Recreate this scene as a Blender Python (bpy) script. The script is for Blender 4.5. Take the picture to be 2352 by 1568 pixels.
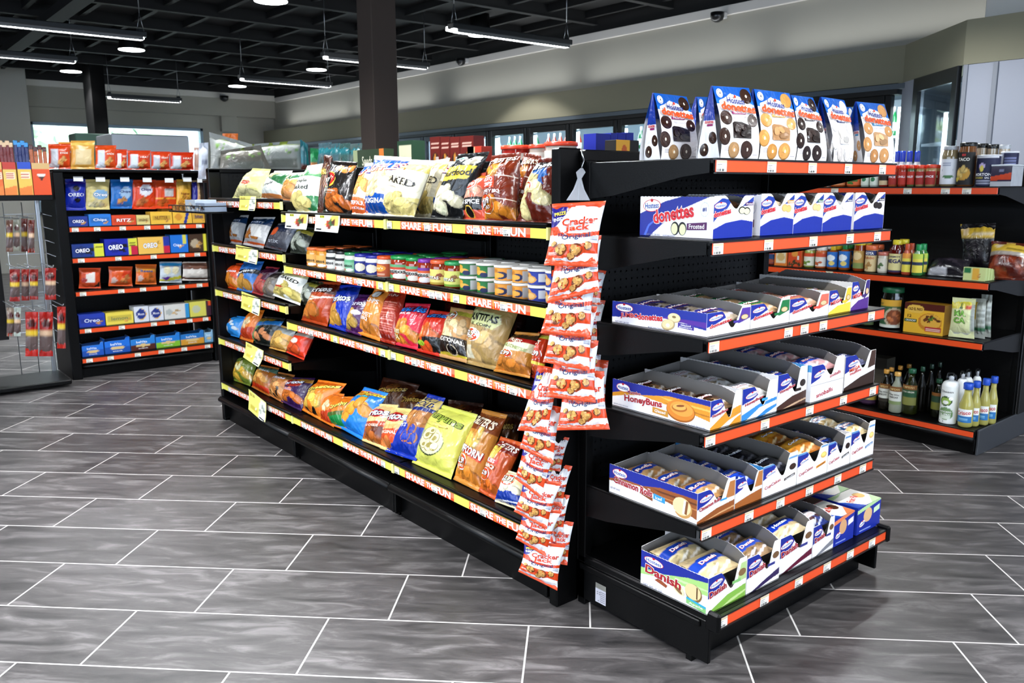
import bpy, math, random
import numpy as np
from mathutils import Matrix, Vector
random.seed(7); np.random.seed(7)
for o in list(bpy.data.objects): bpy.data.objects.remove(o)
SC = bpy.context.scene; COL = SC.collection
rad = math.radians
# ---------------------------------------------------------------- camera
CX, CY, FP, CH = 1176., 784., 1908.466, 1.31
def _R(y, p, r):
    F = np.array([np.sin(y)*np.cos(p), np.cos(y)*np.cos(p), -np.sin(p)])
    X = np.array([np.cos(y), -np.sin(y), 0]); Y = np.cross(X, F)
    return np.stack([np.cos(r)*X+np.sin(r)*Y, -np.sin(r)*X+np.cos(r)*Y, -F], 0)
RM = _R(.686, .1822, -.00394)
cam = bpy.data.cameras.new('camera'); cam.sensor_width = 36; cam.lens = 36*FP/2352
cam.dof.use_dof = True; cam.dof.focus_distance = 2.7; cam.dof.aperture_fstop = 7.5
co = bpy.data.objects.new('camera', cam); COL.objects.link(co)
m4 = Matrix([[*RM[:, i]] for i in range(3)]).to_4x4(); m4.translation = Vector((0, 0, CH)); co.matrix_world = m4
SC.camera = co
# ---------------------------------------------------------------- view / world
SC.view_settings.view_transform = 'Standard'; SC.view_settings.look = 'None'
SC.view_settings.exposure = 1.02; SC.view_settings.gamma = 1; SC.view_settings.use_curve_mapping = False
W = bpy.data.worlds.new('world'); SC.world = W; W.use_nodes = True
bg = W.node_tree.nodes['Background']; bg.inputs[0].default_value = (.62, .78, 1, 1); bg.inputs[1].default_value = 2.2
def area(name, loc, rot, sx, sy, e, col=(1, 1, 1), spread=180):
    l = bpy.data.lights.new(name, 'AREA'); l.shape = 'RECTANGLE'; l.size = sx; l.size_y = sy; l.energy = e; l.color = col; l.spread = rad(spread)
    o = bpy.data.objects.new(name, l); COL.objects.link(o); o.location = loc; o.rotation_euler = rot
    return o
# area lights added as soft bluish fill, from unseen glazing behind and left
area('front_fill', (1.5, -4.35, 1.7), (rad(90), 0, 0), 6.5, 2.0, 20, (.86, .93, 1))
area('side_fill', (-4.35, 2.0, 1.6), (rad(90), 0, rad(-90)), 7.0, 2.0, 34, (.82, .91, 1))

# ---------------------------------------------------------------- pixel rays
def ray(px, py): return RM.T @ np.array([px-CX, -(py-CY), -FP])
CAMP = np.array([0, 0, CH])
def pl(px, py, P0, N):
    d = ray(px, py); t = np.dot(np.array(P0, float)-CAMP, N)/np.dot(d, N); return CAMP+d*t
def onx(px, py, X): return pl(px, py, (X, 0, 0), (1, 0, 0))
def ony(px, py, Y): return pl(px, py, (0, Y, 0), (0, 1, 0))
def onz(px, py, Z): return pl(px, py, (0, 0, Z), (0, 0, 1))
# ---------------------------------------------------------------- colour and mesh helpers
def hx(h):
    if not isinstance(h, str): return np.array(h, float)
    c = np.array([int(h[i:i+2], 16)/255 for i in (0, 2, 4)])
    return np.where(c <= .04045, c/12.92, ((c+.055)/1.055)**2.4)**1.12
class MB:
    def __init__(s): s.v = []; s.c = []; s.f = []; s.sm = []; s.n = 0
    def add(s, v, f, c, smooth=False):
        v = np.asarray(v, float).reshape(-1, 3); c = hx(c)
        if c.ndim == 1: c = np.tile(c, (len(v), 1))
        s.v.append(v); s.c.append(c); n = s.n
        s.f += [tuple(i+n for i in q) for q in f]; s.sm += [smooth]*len(f); s.n += len(v)
    def build(s, name, mat, parent=None, origin=None):
        v = np.concatenate(s.v); c = np.concatenate(s.c)
        if parent is not None: L = np.array(parent['_w'])
        elif origin is not None: L = np.array(origin, float)
        else: L = np.array([(v[:, 0].min()+v[:, 0].max())/2, (v[:, 1].min()+v[:, 1].max())/2, v[:, 2].min()])
        me = bpy.data.meshes.new(name); me.from_pydata((v-L).tolist(), [], s.f)
        a = me.color_attributes.new('Col', 'FLOAT_COLOR', 'POINT')
        a.data.foreach_set('color', np.concatenate([c, np.ones((len(c), 1))], 1).astype(np.float32).ravel())
        me.polygons.foreach_set('use_smooth', s.sm); me.materials.append(mat); me.update()
        o = bpy.data.objects.new(name, me); COL.objects.link(o)
        if parent is not None: o.parent = parent
        else: o.location = L
        o['_w'] = [float(x) for x in L]
        return o
    # primitives
    def box(s, x0, x1, y0, y1, z0, z1, c, bev=0):
        if x0 > x1: x0, x1 = x1, x0
        if y0 > y1: y0, y1 = y1, y0
        if z0 > z1: z0, z1 = z1, z0
        b = min(bev, (x1-x0)*.45, (y1-y0)*.45, (z1-z0)*.45)
        if b <= 0:
            v = [(x, y, z) for x in (x0, x1) for y in (y0, y1) for z in (z0, z1)]
            s.add(v, [(0, 1, 3, 2), (4, 6, 7, 5), (0, 4, 5, 1), (2, 3, 7, 6), (0, 2, 6, 4), (1, 5, 7, 3)], c); return
        v = []; idx = {}
        for i, x in enumerate((x0, x1)):
            for j, y in enumerate((y0, y1)):
                for k, z in enumerate((z0, z1)):
                    sx, sy, sz = (b, -b)[i], (b, -b)[j], (b, -b)[k]
                    idx[i, j, k] = len(v); v += [(x, y+sy, z+sz), (x+sx, y, z+sz), (x+sx, y+sy, z)]
        f = []
        for i in (0, 1): q = [idx[i, 0, 0], idx[i, 0, 1], idx[i, 1, 1], idx[i, 1, 0]]; f.append(tuple(q if i == 0 else q[::-1]))
        for j in (0, 1): q = [idx[0, j, 0]+1, idx[1, j, 0]+1, idx[1, j, 1]+1, idx[0, j, 1]+1]; f.append(tuple(q if j == 0 else q[::-1]))
        for k in (0, 1): q = [idx[0, 0, k]+2, idx[0, 1, k]+2, idx[1, 1, k]+2, idx[1, 0, k]+2]; f.append(tuple(q if k == 0 else q[::-1]))
        for i in (0, 1):
            for j in (0, 1): a, d = idx[i, j, 0], idx[i, j, 1]; f.append((a, a+1, d+1, d))
            for k in (0, 1): a, d = idx[i, 0, k], idx[i, 1, k]; f.append((a, d, d+2, a+2))
        for j in (0, 1):
            for k in (0, 1): a, d = idx[0, j, k], idx[1, j, k]; f.append((a+1, a+2, d+2, d+1))
        for q in idx.values(): f.append((q, q+1, q+2))
        s.add(v, f, c)
    def lathe(s, cx, cy, z0, prof, c, n=20, sm=True):
        k = len(prof); a = np.arange(n)*2*np.pi/n; v = []
        for r, z in prof: v += [(cx+r*math.cos(t), cy+r*math.sin(t), z0+z) for t in a]
        f = [(i*n+j, i*n+(j+1) % n, (i+1)*n+(j+1) % n, (i+1)*n+j) for i in range(k-1) for j in range(n)]
        f += [tuple(range(n))[::-1], tuple(range((k-1)*n, k*n))]
        cc = c
        if isinstance(c, list): cc = np.repeat(np.array([hx(q) for q in c]), n, 0)
        s.add(v, f, cc, sm)
    def tube(s, pts, r, c, n=8):
        pts = [np.array(p, float) for p in pts]; v = []; k = len(pts)
        for i, p in enumerate(pts):
            d = pts[min(i+1, k-1)]-pts[max(i-1, 0)]; d /= np.linalg.norm(d)+1e-9
            a = np.cross(d, (0, 0, 1) if abs(d[2]) < .9 else (1, 0, 0)); a /= np.linalg.norm(a); b = np.cross(d, a)
            v += [p+r*(math.cos(t)*a+math.sin(t)*b) for t in np.arange(n)*2*np.pi/n]
        f = [(i*n+j, i*n+(j+1) % n, (i+1)*n+(j+1) % n, (i+1)*n+j) for i in range(k-1) for j in range(n)]
        f += [tuple(range(n))[::-1], tuple(range((k-1)*n, k*n))]
        s.add(v, f, c, True)
    def sheet(s, S, nu, nv, art=None, col=None, top=None, smooth=False, flip=False):
        u, v = np.meshgrid(np.linspace(0, 1, nu+1), np.linspace(0, 1, nv+1)); u = u.ravel(); v = v.ravel()
        if top is not None: v = v*top(u)
        P = S(u, v); C = paint(art, u, v) if art is not None else hx(col)
        f = [(j*(nu+1)+i, j*(nu+1)+i+1, (j+1)*(nu+1)+i+1, (j+1)*(nu+1)+i) for j in range(nv) for i in range(nu)]
        if flip: f = [q[::-1] for q in f]
        s.add(P, f, C, smooth)
    def texts(s, S, art, A, nrm, off):
        """lettering and fine shapes lying on surface S; A = width/height; nrm = outward direction"""
        nrm = np.array(nrm, float)
        base_off = off
        for oi, op in enumerate(art or []):
            off = base_off+.00006*oi
            if op[0] == 't':
                _, t, cx, cy, w, h, c = op[:7]; rot = op[7] if len(op) > 7 else 0; out = op[8] if len(op) > 8 else None
                bold = min(op[9] if len(op) > 9 else .012, .034)
                g0 = glyph(t, bold); bb = g0[2]
                for k, (oc, g) in enumerate(([(out, glyph(t, bold+.034))] if out else [])+[(c, g0)]):
                    q = (g[0]-bb[0])/(bb[1]-bb[0]+1e-9)-.5
                    X = q[:, 0]*w*A; Y = q[:, 1]*h
                    cr, sr = math.cos(rot), math.sin(rot)
                    uu = cx+(X*cr-Y*sr)/A; vv = cy+(X*sr+Y*cr)
                    s.add(S(uu, vv)+nrm*(off*(1+.7*k)), g[1], oc)
            elif op[0] == 'r':      # crisp rectangle
                _, u0, u1, v0, v1, c = op[:6]
                uu = np.array([u0, u1, u1, u0]); vv = np.array([v0, v0, v1, v1])
                s.add(S(uu, vv)+nrm*off*.6, [(0, 1, 2, 3)], c)
            elif op[0] == 'P':      # crisp polygon
                p = np.array(op[1]); s.add(S(p[:, 0], p[:, 1])+nrm*off*.5, [tuple(range(len(p)))], op[2])
            elif op[0] == 'E':      # crisp ellipse
                _, cx, cy, rx, ry, c = op[:6]; a = np.arange(28)*2*np.pi/28; r = op[6] if len(op) > 6 else 0; lay = op[7] if len(op) > 7 else .45
                X = rx*A*np.cos(a); Y = ry*np.sin(a)
                s.add(S(cx+(X*math.cos(r)-Y*math.sin(r))/A, cy+X*math.sin(r)+Y*math.cos(r))+nrm*off*lay, [tuple(range(28))], c)
GC = {}
def glyph(t, off):
    k = (t, round(off, 3))
    if k not in GC:
        cu = bpy.data.curves.new('t', 'FONT'); cu.body = t; cu.offset = off; cu.resolution_u = 2
        o = bpy.data.objects.new('t', cu); COL.objects.link(o); bpy.context.view_layer.update()
        me = bpy.data.meshes.new_from_object(o.evaluated_get(bpy.context.evaluated_depsgraph_get()))
        v = np.array([(p.co.x, p.co.y) for p in me.vertices]); f = [tuple(p.vertices) for p in me.polygons]
        bpy.data.objects.remove(o); bpy.data.curves.remove(cu); bpy.data.meshes.remove(me)
        GC[k] = (v, f, (v.min(0), v.max(0)))
    return GC[k]
def paint(art, u, v):
    C = np.zeros((len(u), 3)); rs = np.random.RandomState(3)
    for op in art:
        k = op[0]
        if k == 'bg': C[:] = hx(op[1])
        elif k == 'b':
            sl = op[4] if len(op) > 4 else 0; t = v-sl*(u-.5)
            if len(op) > 5: t = t-op[5]*np.sin(u*np.pi)
            C[(t >= op[1]) & (t <= op[2])] = hx(op[3])
        elif k == 'B': C[(u >= op[1]) & (u <= op[2]) & (v >= op[3]) & (v <= op[4])] = hx(op[5])
        elif k == 'e':
            _, cx, cy, rx, ry, c = op; C[((u-cx)/rx)**2+((v-cy)/ry)**2 <= 1] = hx(c)
        elif k == 'o':    # ring
            _, cx, cy, rx, ry, c, w = op; d = ((u-cx)/rx)**2+((v-cy)/ry)**2; C[(d <= 1) & (d >= w)] = hx(c)
        elif k == 'q':
            P = op[1]; ins = np.zeros(len(u), bool); n = len(P)
            for i in range(n):
                x1, y1 = P[i]; x2, y2 = P[(i+1) % n]
                cnd = (y1 > v) != (y2 > v)
                ins ^= cnd & (u < (x2-x1)*(v-y1)/((y2-y1) if y2 != y1 else 1e-9)+x1)
            C[ins] = hx(op[2])
        elif k == 'n':    # printed food: many overlapping pieces
            _, cx, cy, rx, ry, c, n, sz = op[:8]; asp = op[8] if len(op) > 8 else 1
            c = hx(c)
            for i in range(n):
                a = rs.rand()*6.28; r = rs.rand()**.5; x = cx+rx*r*math.cos(a); y = cy+ry*r*math.sin(a)
                t = rs.rand()*3.14; sx = sz*(.7+.6*rs.rand()); sy = sx*(.55+.4*rs.rand())
                du = (u-x); dv = (v-y)*asp
                p = du*math.cos(t)+dv*math.sin(t); q = -du*math.sin(t)+dv*math.cos(t)
                d = (p/sx)**2+(q/sy)**2; b = .7+.6*rs.rand()
                C[d <= 1] = c*b*.55
                C[((p-.12*sx)/sx)**2*1.35+((q-.12*sy)/sy)**2*1.35 <= 1] = np.clip(c*b, 0, 1)
        elif k == 's':    # stripes of small print
            _, u0, u1, v0, v1, c, n = op; C[(u >= u0) & (u <= u1) & (v >= v0) & (v <= v1) & (((v-v0)/(v1-v0)*n) % 1 < .45)] = hx(c)
    return C
# ---------------------------------------------------------------- materials
def mat(name, rough=.5, metal=0, coat=0, bump=0, bscale=40, base=None, alpha=None, spec=.5, var=0, dist=0):
    m = bpy.data.materials.new(name); m.use_nodes = True; nt = m.node_tree; N = nt.nodes; b = N['Principled BSDF']
    b.inputs['Roughness'].default_value = rough; b.inputs['Metallic'].default_value = metal
    b.inputs['Coat Weight'].default_value = coat; b.inputs['Coat Roughness'].default_value = .12; b.inputs['Specular IOR Level'].default_value = spec
    if base is None:
        a = N.new('ShaderNodeVertexColor'); a.layer_name = 'Col'; src = a.outputs[0]
    else:
        a = N.new('ShaderNodeRGB'); a.outputs[0].default_value = (*hx(base), 1); src = a.outputs[0]
    tc = N.new('ShaderNodeTexCoord')
    nz = N.new('ShaderNodeTexNoise'); nz.inputs['Scale'].default_value = bscale; nz.inputs['Detail'].default_value = 3; nz.inputs['Distortion'].default_value = dist; nt.links.new(tc.outputs['Object'], nz.inputs['Vector'])
    mx = N.new('ShaderNodeMix'); mx.data_type = 'RGBA'; mx.blend_type = 'MULTIPLY'; mx.inputs[0].default_value = var
    nt.links.new(src, mx.inputs[6]); nt.links.new(nz.outputs['Fac'], mx.inputs[7]); nt.links.new(mx.outputs[2], b.inputs['Base Color'])
    if bump:
        bm = N.new('ShaderNodeBump'); bm.inputs['Strength'].default_value = bump; bm.inputs['Distance'].default_value = .01
        nt.links.new(nz.outputs['Fac'], bm.inputs['Height']); nt.links.new(bm.outputs[0], b.inputs['Normal'])
    return m
M = {}
M['film'] = mat('glossy_packaging_film', .27, coat=.25, bump=.75, bscale=17, dist=1.1)
M['carton'] = mat('printed_carton', .42, coat=.12, bump=.03, bscale=60)
M['plastic'] = mat('moulded_plastic', .32, coat=.2)
M['paper'] = mat('paper_card', .6)
M['jar'] = mat('glass_jar_with_contents', .08, coat=.8, var=.25, bscale=30)
M['black'] = mat('black_powder_coated_steel', .38, bump=.05, bscale=300, base='040405', spec=.2)
M['wall'] = mat('painted_plaster', .85, bump=.05, bscale=120)
M['dark'] = mat('dark_ceiling_paint', .75, bump=.1, bscale=20)
M['steel'] = mat('brushed_steel', .3, metal=.9, bump=.05, bscale=80)
M['greysteel'] = mat('grey_painted_steel', .45, bump=.04, bscale=200)
M['column'] = mat('column_paint', .85, spec=.2, bump=.05, bscale=80)
def emis(name, col, st):
    m = bpy.data.materials.new(name); m.use_nodes = True; nt = m.node_tree; nt.nodes.clear()
    e = nt.nodes.new('ShaderNodeEmission'); e.inputs[0].default_value = (*col, 1); e.inputs[1].default_value = st
    o = nt.nodes.new('ShaderNodeOutputMaterial'); nt.links.new(e.outputs[0], o.inputs[0]); return m
M['lamp'] = emis('lamp_diffuser_light', (.95, .98, 1), 14)
M['led'] = emis('cooler_led_light', (.8, .95, 1), 9)
def glassmat(name, tint, refl=.06, rough=.02, alpha=.9):
    m = bpy.data.materials.new(name); m.use_nodes = True; nt = m.node_tree; nt.nodes.clear(); N = nt.nodes
    t = N.new('ShaderNodeBsdfTransparent'); t.inputs[0].default_value = (*[alpha*x for x in tint], 1)
    g = N.new('ShaderNodeBsdfGlossy'); g.inputs['Roughness'].default_value = rough
    fa = N.new('ShaderNodeLayerWeight'); fa.inputs[0].default_value = .3; lw = N.new('ShaderNodeMapRange'); lw.inputs[3].default_value = .035; lw.inputs[4].default_value = .4; nt.links.new(fa.outputs['Facing'], lw.inputs[0])
    mx = N.new('ShaderNodeMixShader'); o = N.new('ShaderNodeOutputMaterial')
    nt.links.new(lw.outputs[0], mx.inputs[0]); nt.links.new(t.outputs[0], mx.inputs[1]); nt.links.new(g.outputs[0], mx.inputs[2]); nt.links.new(mx.outputs[0], o.inputs[0]); return m
M['glass'] = glassmat('clear_glass', (.93, .98, 1))
M['clear'] = glassmat('clear_plastic_film', (.96, .97, 1), alpha=.85)
def frost():
    m = bpy.data.materials.new('frosted_plastic_film'); m.use_nodes = True; nt = m.node_tree; N = nt.nodes; b = N['Principled BSDF']
    b.inputs['Base Color'].default_value = (.7, .72, .78, 1); b.inputs['Roughness'].default_value = .3; b.inputs['Alpha'].default_value = .42; return m
M['frost'] = frost()
def liquid():
    m = bpy.data.materials.new('tinted_clear_plastic'); m.use_nodes = True; nt = m.node_tree; N = nt.nodes; b = N['Principled BSDF']
    a = N.new('ShaderNodeVertexColor'); a.layer_name = 'Col'; nt.links.new(a.outputs[0], b.inputs['Base Color'])
    b.inputs['Roughness'].default_value = .08; b.inputs['Transmission Weight'].default_value = .45; b.inputs['IOR'].default_value = 1.4; b.inputs['Coat Weight'].default_value = .5
    return m
M['liquid'] = liquid()
def pegboard():
    m = bpy.data.materials.new('black_perforated_pegboard'); m.use_nodes = True; nt = m.node_tree; N = nt.nodes; L = nt.links; b = N['Principled BSDF']
    b.inputs['Base Color'].default_value = (.0025, .0025, .0028, 1); b.inputs['Roughness'].default_value = .42; b.inputs['Specular IOR Level'].default_value = .3
    g = N.new('ShaderNodeNewGeometry'); sp = N.new('ShaderNodeSeparateXYZ'); L.new(g.outputs['Position'], sp.inputs[0])
    def M_(op, a, b_=None, c=None):
        n = N.new('ShaderNodeMath'); n.operation = op
        for i, x in enumerate((a, b_, c)):
            if x is None: continue
            if isinstance(x, (int, float)): n.inputs[i].default_value = x
            else: L.new(x, n.inputs[i])
        return n.outputs[0]
    h = M_('ADD', sp.outputs[0], sp.outputs[1])   # panels lie along X or along Y
    def cell(x): return M_('SUBTRACT', M_('FRACT', M_('DIVIDE', x, .0254)), .5)
    a, c = cell(h), cell(sp.outputs[2])
    d = M_('SQRT', M_('ADD', M_('MULTIPLY', a, a), M_('MULTIPLY', c, c)))
    hole = M_('LESS_THAN', d, .13)
    t = N.new('ShaderNodeBsdfTransparent'); mx = N.new('ShaderNodeMixShader'); L.new(hole, mx.inputs[0]); L.new(b.outputs[0], mx.inputs[1]); L.new(t.outputs[0], mx.inputs[2])
    L.new(mx.outputs[0], N['Material Output'].inputs[0]); return m
M['peg'] = pegboard()
def floor_mat():
    m = bpy.data.materials.new('slate_floor_tiles'); m.use_nodes = True; nt = m.node_tree; N = nt.nodes; L = nt.links; b = N['Principled BSDF']
    g = N.new('ShaderNodeNewGeometry'); sp = N.new('ShaderNodeSeparateXYZ'); L.new(g.outputs['Position'], sp.inputs[0])
    def M_(op, a, b_=None, c=None):
        n = N.new('ShaderNodeMath'); n.operation = op
        for i, x in enumerate((a, b_, c)):
            if x is None: continue
            if isinstance(x, (int, float)): n.inputs[i].default_value = x
            else: L.new(x, n.inputs[i])
        return n.outputs[0]
    th = -.768; A_, B_ = .3075, .6215
    x = M_('SUBTRACT', sp.outputs[0], .308); y = M_('SUBTRACT', sp.outputs[1], 2.941)
    sj = M_('DIVIDE', M_('ADD', M_('MULTIPLY', x, math.cos(th)), M_('MULTIPLY', y, math.sin(th))), B_)
    sk = M_('DIVIDE', M_('SUBTRACT', M_('MULTIPLY', x, math.sin(th)), M_('MULTIPLY', y, math.cos(th))), A_)
    row = M_('ADD', M_('FLOOR', sk), 1)
    sj2 = M_('ADD', sj, M_('MULTIPLY', row, .3))
    fj = M_('FRACT', sj2); fk = M_('FRACT', sk)
    dj = M_('MULTIPLY', M_('MINIMUM', fj, M_('SUBTRACT', 1, fj)), B_)
    dk = M_('MULTIPLY', M_('MINIMUM', fk, M_('SUBTRACT', 1, fk)), A_)
    dist = M_('MINIMUM', dj, dk)
    gr = N.new('ShaderNodeMapRange'); gr.inputs[1].default_value = .0022; gr.inputs[2].default_value = .0032; gr.inputs[3].default_value = 1; gr.inputs[4].default_value = 0; L.new(dist, gr.inputs[0])
    cv = N.new('ShaderNodeCombineXYZ'); L.new(M_('FLOOR', sj2), cv.inputs[0]); L.new(row, cv.inputs[1])
    wn = N.new('ShaderNodeTexWhiteNoise'); L.new(cv.outputs[0], wn.inputs[0])
    # slate veining stretched along the tile, different on every tile
    pv = N.new('ShaderNodeCombineXYZ'); L.new(M_('MULTIPLY', sj, B_*3.2), pv.inputs[0]); L.new(M_('MULTIPLY', sk, A_*13), pv.inputs[1]); L.new(M_('MULTIPLY', wn.outputs[0], 30), pv.inputs[2])
    n1 = N.new('ShaderNodeTexNoise'); n1.inputs['Scale'].default_value = 1.6; n1.inputs['Detail'].default_value = 9; n1.inputs['Roughness'].default_value = .62; n1.inputs['Distortion'].default_value = .7; L.new(pv.outputs[0], n1.inputs['Vector'])
    n2 = N.new('ShaderNodeTexNoise'); n2.inputs['Scale'].default_value = 90; n2.inputs['Detail'].default_value = 4; L.new(g.outputs['Position'], n2.inputs['Vector'])
    r = N.new('ShaderNodeValToRGB'); e = r.color_ramp.elements; e[0].position = .3; e[0].color = (.022, .0205, .021, 1); e[1].position = .76; e[1].color = (.19, .175, .175, 1)
    e2 = r.color_ramp.elements.new(.52); e2.color = (.066, .060, .060, 1)
    L.new(n1.outputs['Fac'], r.inputs[0])
    mv = N.new('ShaderNodeMix'); mv.data_type = 'RGBA'; mv.blend_type = 'MULTIPLY'; mv.inputs[0].default_value = .7
    mr = N.new('ShaderNodeMapRange'); mr.inputs[3].default_value = .65; mr.inputs[4].default_value = 1.25; L.new(wn.outputs[0], mr.inputs[0])
    L.new(r.outputs[0], mv.inputs[6]); L.new(mr.outputs[0], mv.inputs[7])
    mg = N.new('ShaderNodeMix'); mg.data_type = 'RGBA'; L.new(gr.outputs[0], mg.inputs[0]); L.new(mv.outputs[2], mg.inputs[6]); mg.inputs[7].default_value = (.56, .53, .51, 1)
    L.new(mg.outputs[2], b.inputs['Base Color'])
    rr = N.new('ShaderNodeMapRange'); rr.inputs[3].default_value = .28; rr.inputs[4].default_value = .5; L.new(n1.outputs['Fac'], rr.inputs[0]); L.new(rr.outputs[0], b.inputs['Roughness'])
    ht = M_('ADD', M_('MULTIPLY', n1.outputs['Fac'], .5), M_('MULTIPLY', n2.outputs['Fac'], .12)); ht = M_('SUBTRACT', ht, M_('MULTIPLY', gr.outputs[0], .35))
    bm = N.new('ShaderNodeBump'); bm.inputs['Strength'].default_value = .3; bm.inputs['Distance'].default_value = .004; L.new(ht, bm.inputs['Height']); L.new(bm.outputs[0], b.inputs['Normal'])
    return m
M['floor'] = floor_mat()
def foliage():
    m = bpy.data.materials.new('sunlit_foliage'); m.use_nodes = True; nt = m.node_tree; N = nt.nodes; b = N['Principled BSDF']
    n = N.new('ShaderNodeTexNoise'); n.inputs['Scale'].default_value = 3; n.inputs['Detail'].default_value = 8
    r = N.new('ShaderNodeValToRGB'); r.color_ramp.elements[0].position = .4; r.color_ramp.elements[0].color = (.42, .58, .38, 1); r.color_ramp.elements[1].position = .62; r.color_ramp.elements[1].color = (.95, 1, .92, 1)
    nt.links.new(n.outputs['Fac'], r.inputs[0]); nt.links.new(r.outputs[0], b.inputs['Base Color']); return m
M['leaf'] = foliage()
# ---------------------------------------------------------------- tagging
LABELS = {}
def tag(o, label, cat, group=None, kind=None):
    if label:
        o['label'] = label
    if cat: o['category'] = cat
    if group: o['group'] = group
    if kind: o['kind'] = kind
    return o
def thing(name, label, cat, loc, group=None):
    o = bpy.data.objects.new(name, None); COL.objects.link(o); o.location = loc; o.empty_display_size = .1
    o['_w'] = [float(x) for x in loc]; return tag(o, label, cat, group)
def struct(name, mb, m):
    o = mb.build(name, m); o['kind'] = 'structure'; return o
# ================================================================ THE SETTING
WC = 'a5a298'; WB = '918d78'
b = MB(); b.box(-4.5, 8.2, -4.5, 16.2, -.05, 0, '444444'); struct('floor', b, M['floor'])
b = MB(); b.box(-4.5, 8.2, -4.5, 16.2, 3.24, 3.3, '050506'); struct('ceiling', b, M['dark'])
b = MB()
for y in np.arange(-4, 15.6, 1.1): b.box(-4.5, 6.98, y, y+.035, 3.12, 3.24, '070809'); b.box(-4.5, 6.98, y-.02, y+.055, 3.11, 3.12, '0d0e10')
struct('trim_1', b, M['dark'])
b = MB()
for x in np.arange(-4.2, 6.9, .55): b.box(x, x+.03, -4.4, 15.7, 3.17, 3.24, '08090a'); b.box(x-.01, x+.04, -4.4, 15.7, 3.16, 3.17, '0d0e10')
b.box(2.0, 2.16, -4.4, 15.7, 3.02, 3.11, '0e0f12')
struct('trim_2', b, M['dark'])
b = MB(); b.box(7.0, 7.02, -4.4, 15.76, 3.04, 3.24, '060607'); b.box(-4.4, 7.0, 15.76, 15.8, 3.08, 3.24, '060607'); struct('trim_9', b, M['dark'])
# cooler side (right): recessed upper wall, projecting soffit, jog towards the camera
b = MB(); b.box(7.02, 7.2, 2.9, 16, 2.2, 3.5, WC); b.box(7.02, 8.1, -4.5, 2.9, 2.2, 3.5, WC); struct('wall_right', b, M['wall'])
b = MB(); b.box(6.98, 7.02, -4.4, 15.7, 2.95, 3.04, 'd2cec8', .004); struct('trim_3', b, M['wall'])
b = MB(); XJ = 6.13; YA = 3.36; YB = 2.62
v = [(6.8, 15.9), (6.8, YA), (XJ, YB), (XJ, -4.4), (7.05, -4.4), (7.05, 15.9)]
for z in (2.126, 2.417): b.add([(x, y, z) for x, y in v], [tuple(range(6))], WB)
for i in range(6):
    (x0, y0), (x1, y1) = v[i], v[(i+1) % 6]; b.add([(x0, y0, 2.126), (x1, y1, 2.126), (x1, y1, 2.417), (x0, y0, 2.417)], [(0, 1, 2, 3)], WB)
struct('trim_4', b, M['wall'])
b = MB(); b.box(6.35, 7.02, -4.4, 2.6, 2.42, 3.4, 'cfcdc6', .003); struct('trim_5', b, M['wall'])
# pale insulated panels of the walk-in cooler, right of the corner door
b = MB(); b.box(XJ-.03, XJ+.12, -4.4, 2.60, 0, 2.12, '9b9ea8', .003)
struct('wall_cooler', b, M['greysteel'])
b = MB(); b.box(XJ-.045, XJ-.03, 2.38, 2.41, 0, 2.12, '85888f', .003); b.box(XJ-.045, XJ-.03, 2.57, 2.60, 0, 2.12, '85888f', .003); b.box(XJ-.045, XJ-.03, -1, -.97, 0, 2.12, '85888f', .003)
struct('trim_6', b, M['greysteel'])
# back wall with the long window
WX0, WX1, WZ0, WZ1 = 2.79, 5.62, .9, 2.42; YB_ = 15.9
b = MB(); b.box(-4.5, WX0, YB_, YB_+.2, 0, 3.5, WC); b.box(WX1, 8.1, YB_, YB_+.2, 0, 3.5, WC); b.box(WX0, WX1, YB_, YB_+.2, 0, WZ0, WC); b.box(WX0, WX1, YB_, YB_+.2, WZ1, 3.5, WC)
b.box(-4.5, 7.02, YB_-.1, YB_, 2.66, 3.5, WC, .003); struct('wall_back', b, M['wall'])
b = MB(); b.box(-4.4, 7.02, YB_-.14, YB_-.1, 2.98, 3.08, 'd6d2ca', .004); struct('trim_7', b, M['wall'])
b = MB(); b.box(5.95, 6.25, YB_-.1, YB_, 2.38, 2.66, WC, .003); struct('trim_8', b, M['wall'])
b = MB(); b.box(-4.5, 2.72, YB_-.5, YB_-.14, 0, 3.5, 'bdbcb4', .003); struct('wall_pier', b, M['wall'])
b = MB()
for x in (WX0, WX1-.05, 3.92): b.box(x, x+.05, YB_-.02, YB_+.1, WZ0, WZ1, '8fa3b4', .004)
for z in (WZ0, WZ1-.05): b.box(WX0, WX1, YB_-.02, YB_+.1, z, z+.05, '8fa3b4', .004)
wf = struct('window_1', b, M['plastic'])
b = MB(); b.box(WX0+.02, WX1-.02, YB_+.05, YB_+.06, WZ0, WZ1, 'ffffff'); b.build('window_glass', M['glass'], wf)
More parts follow.
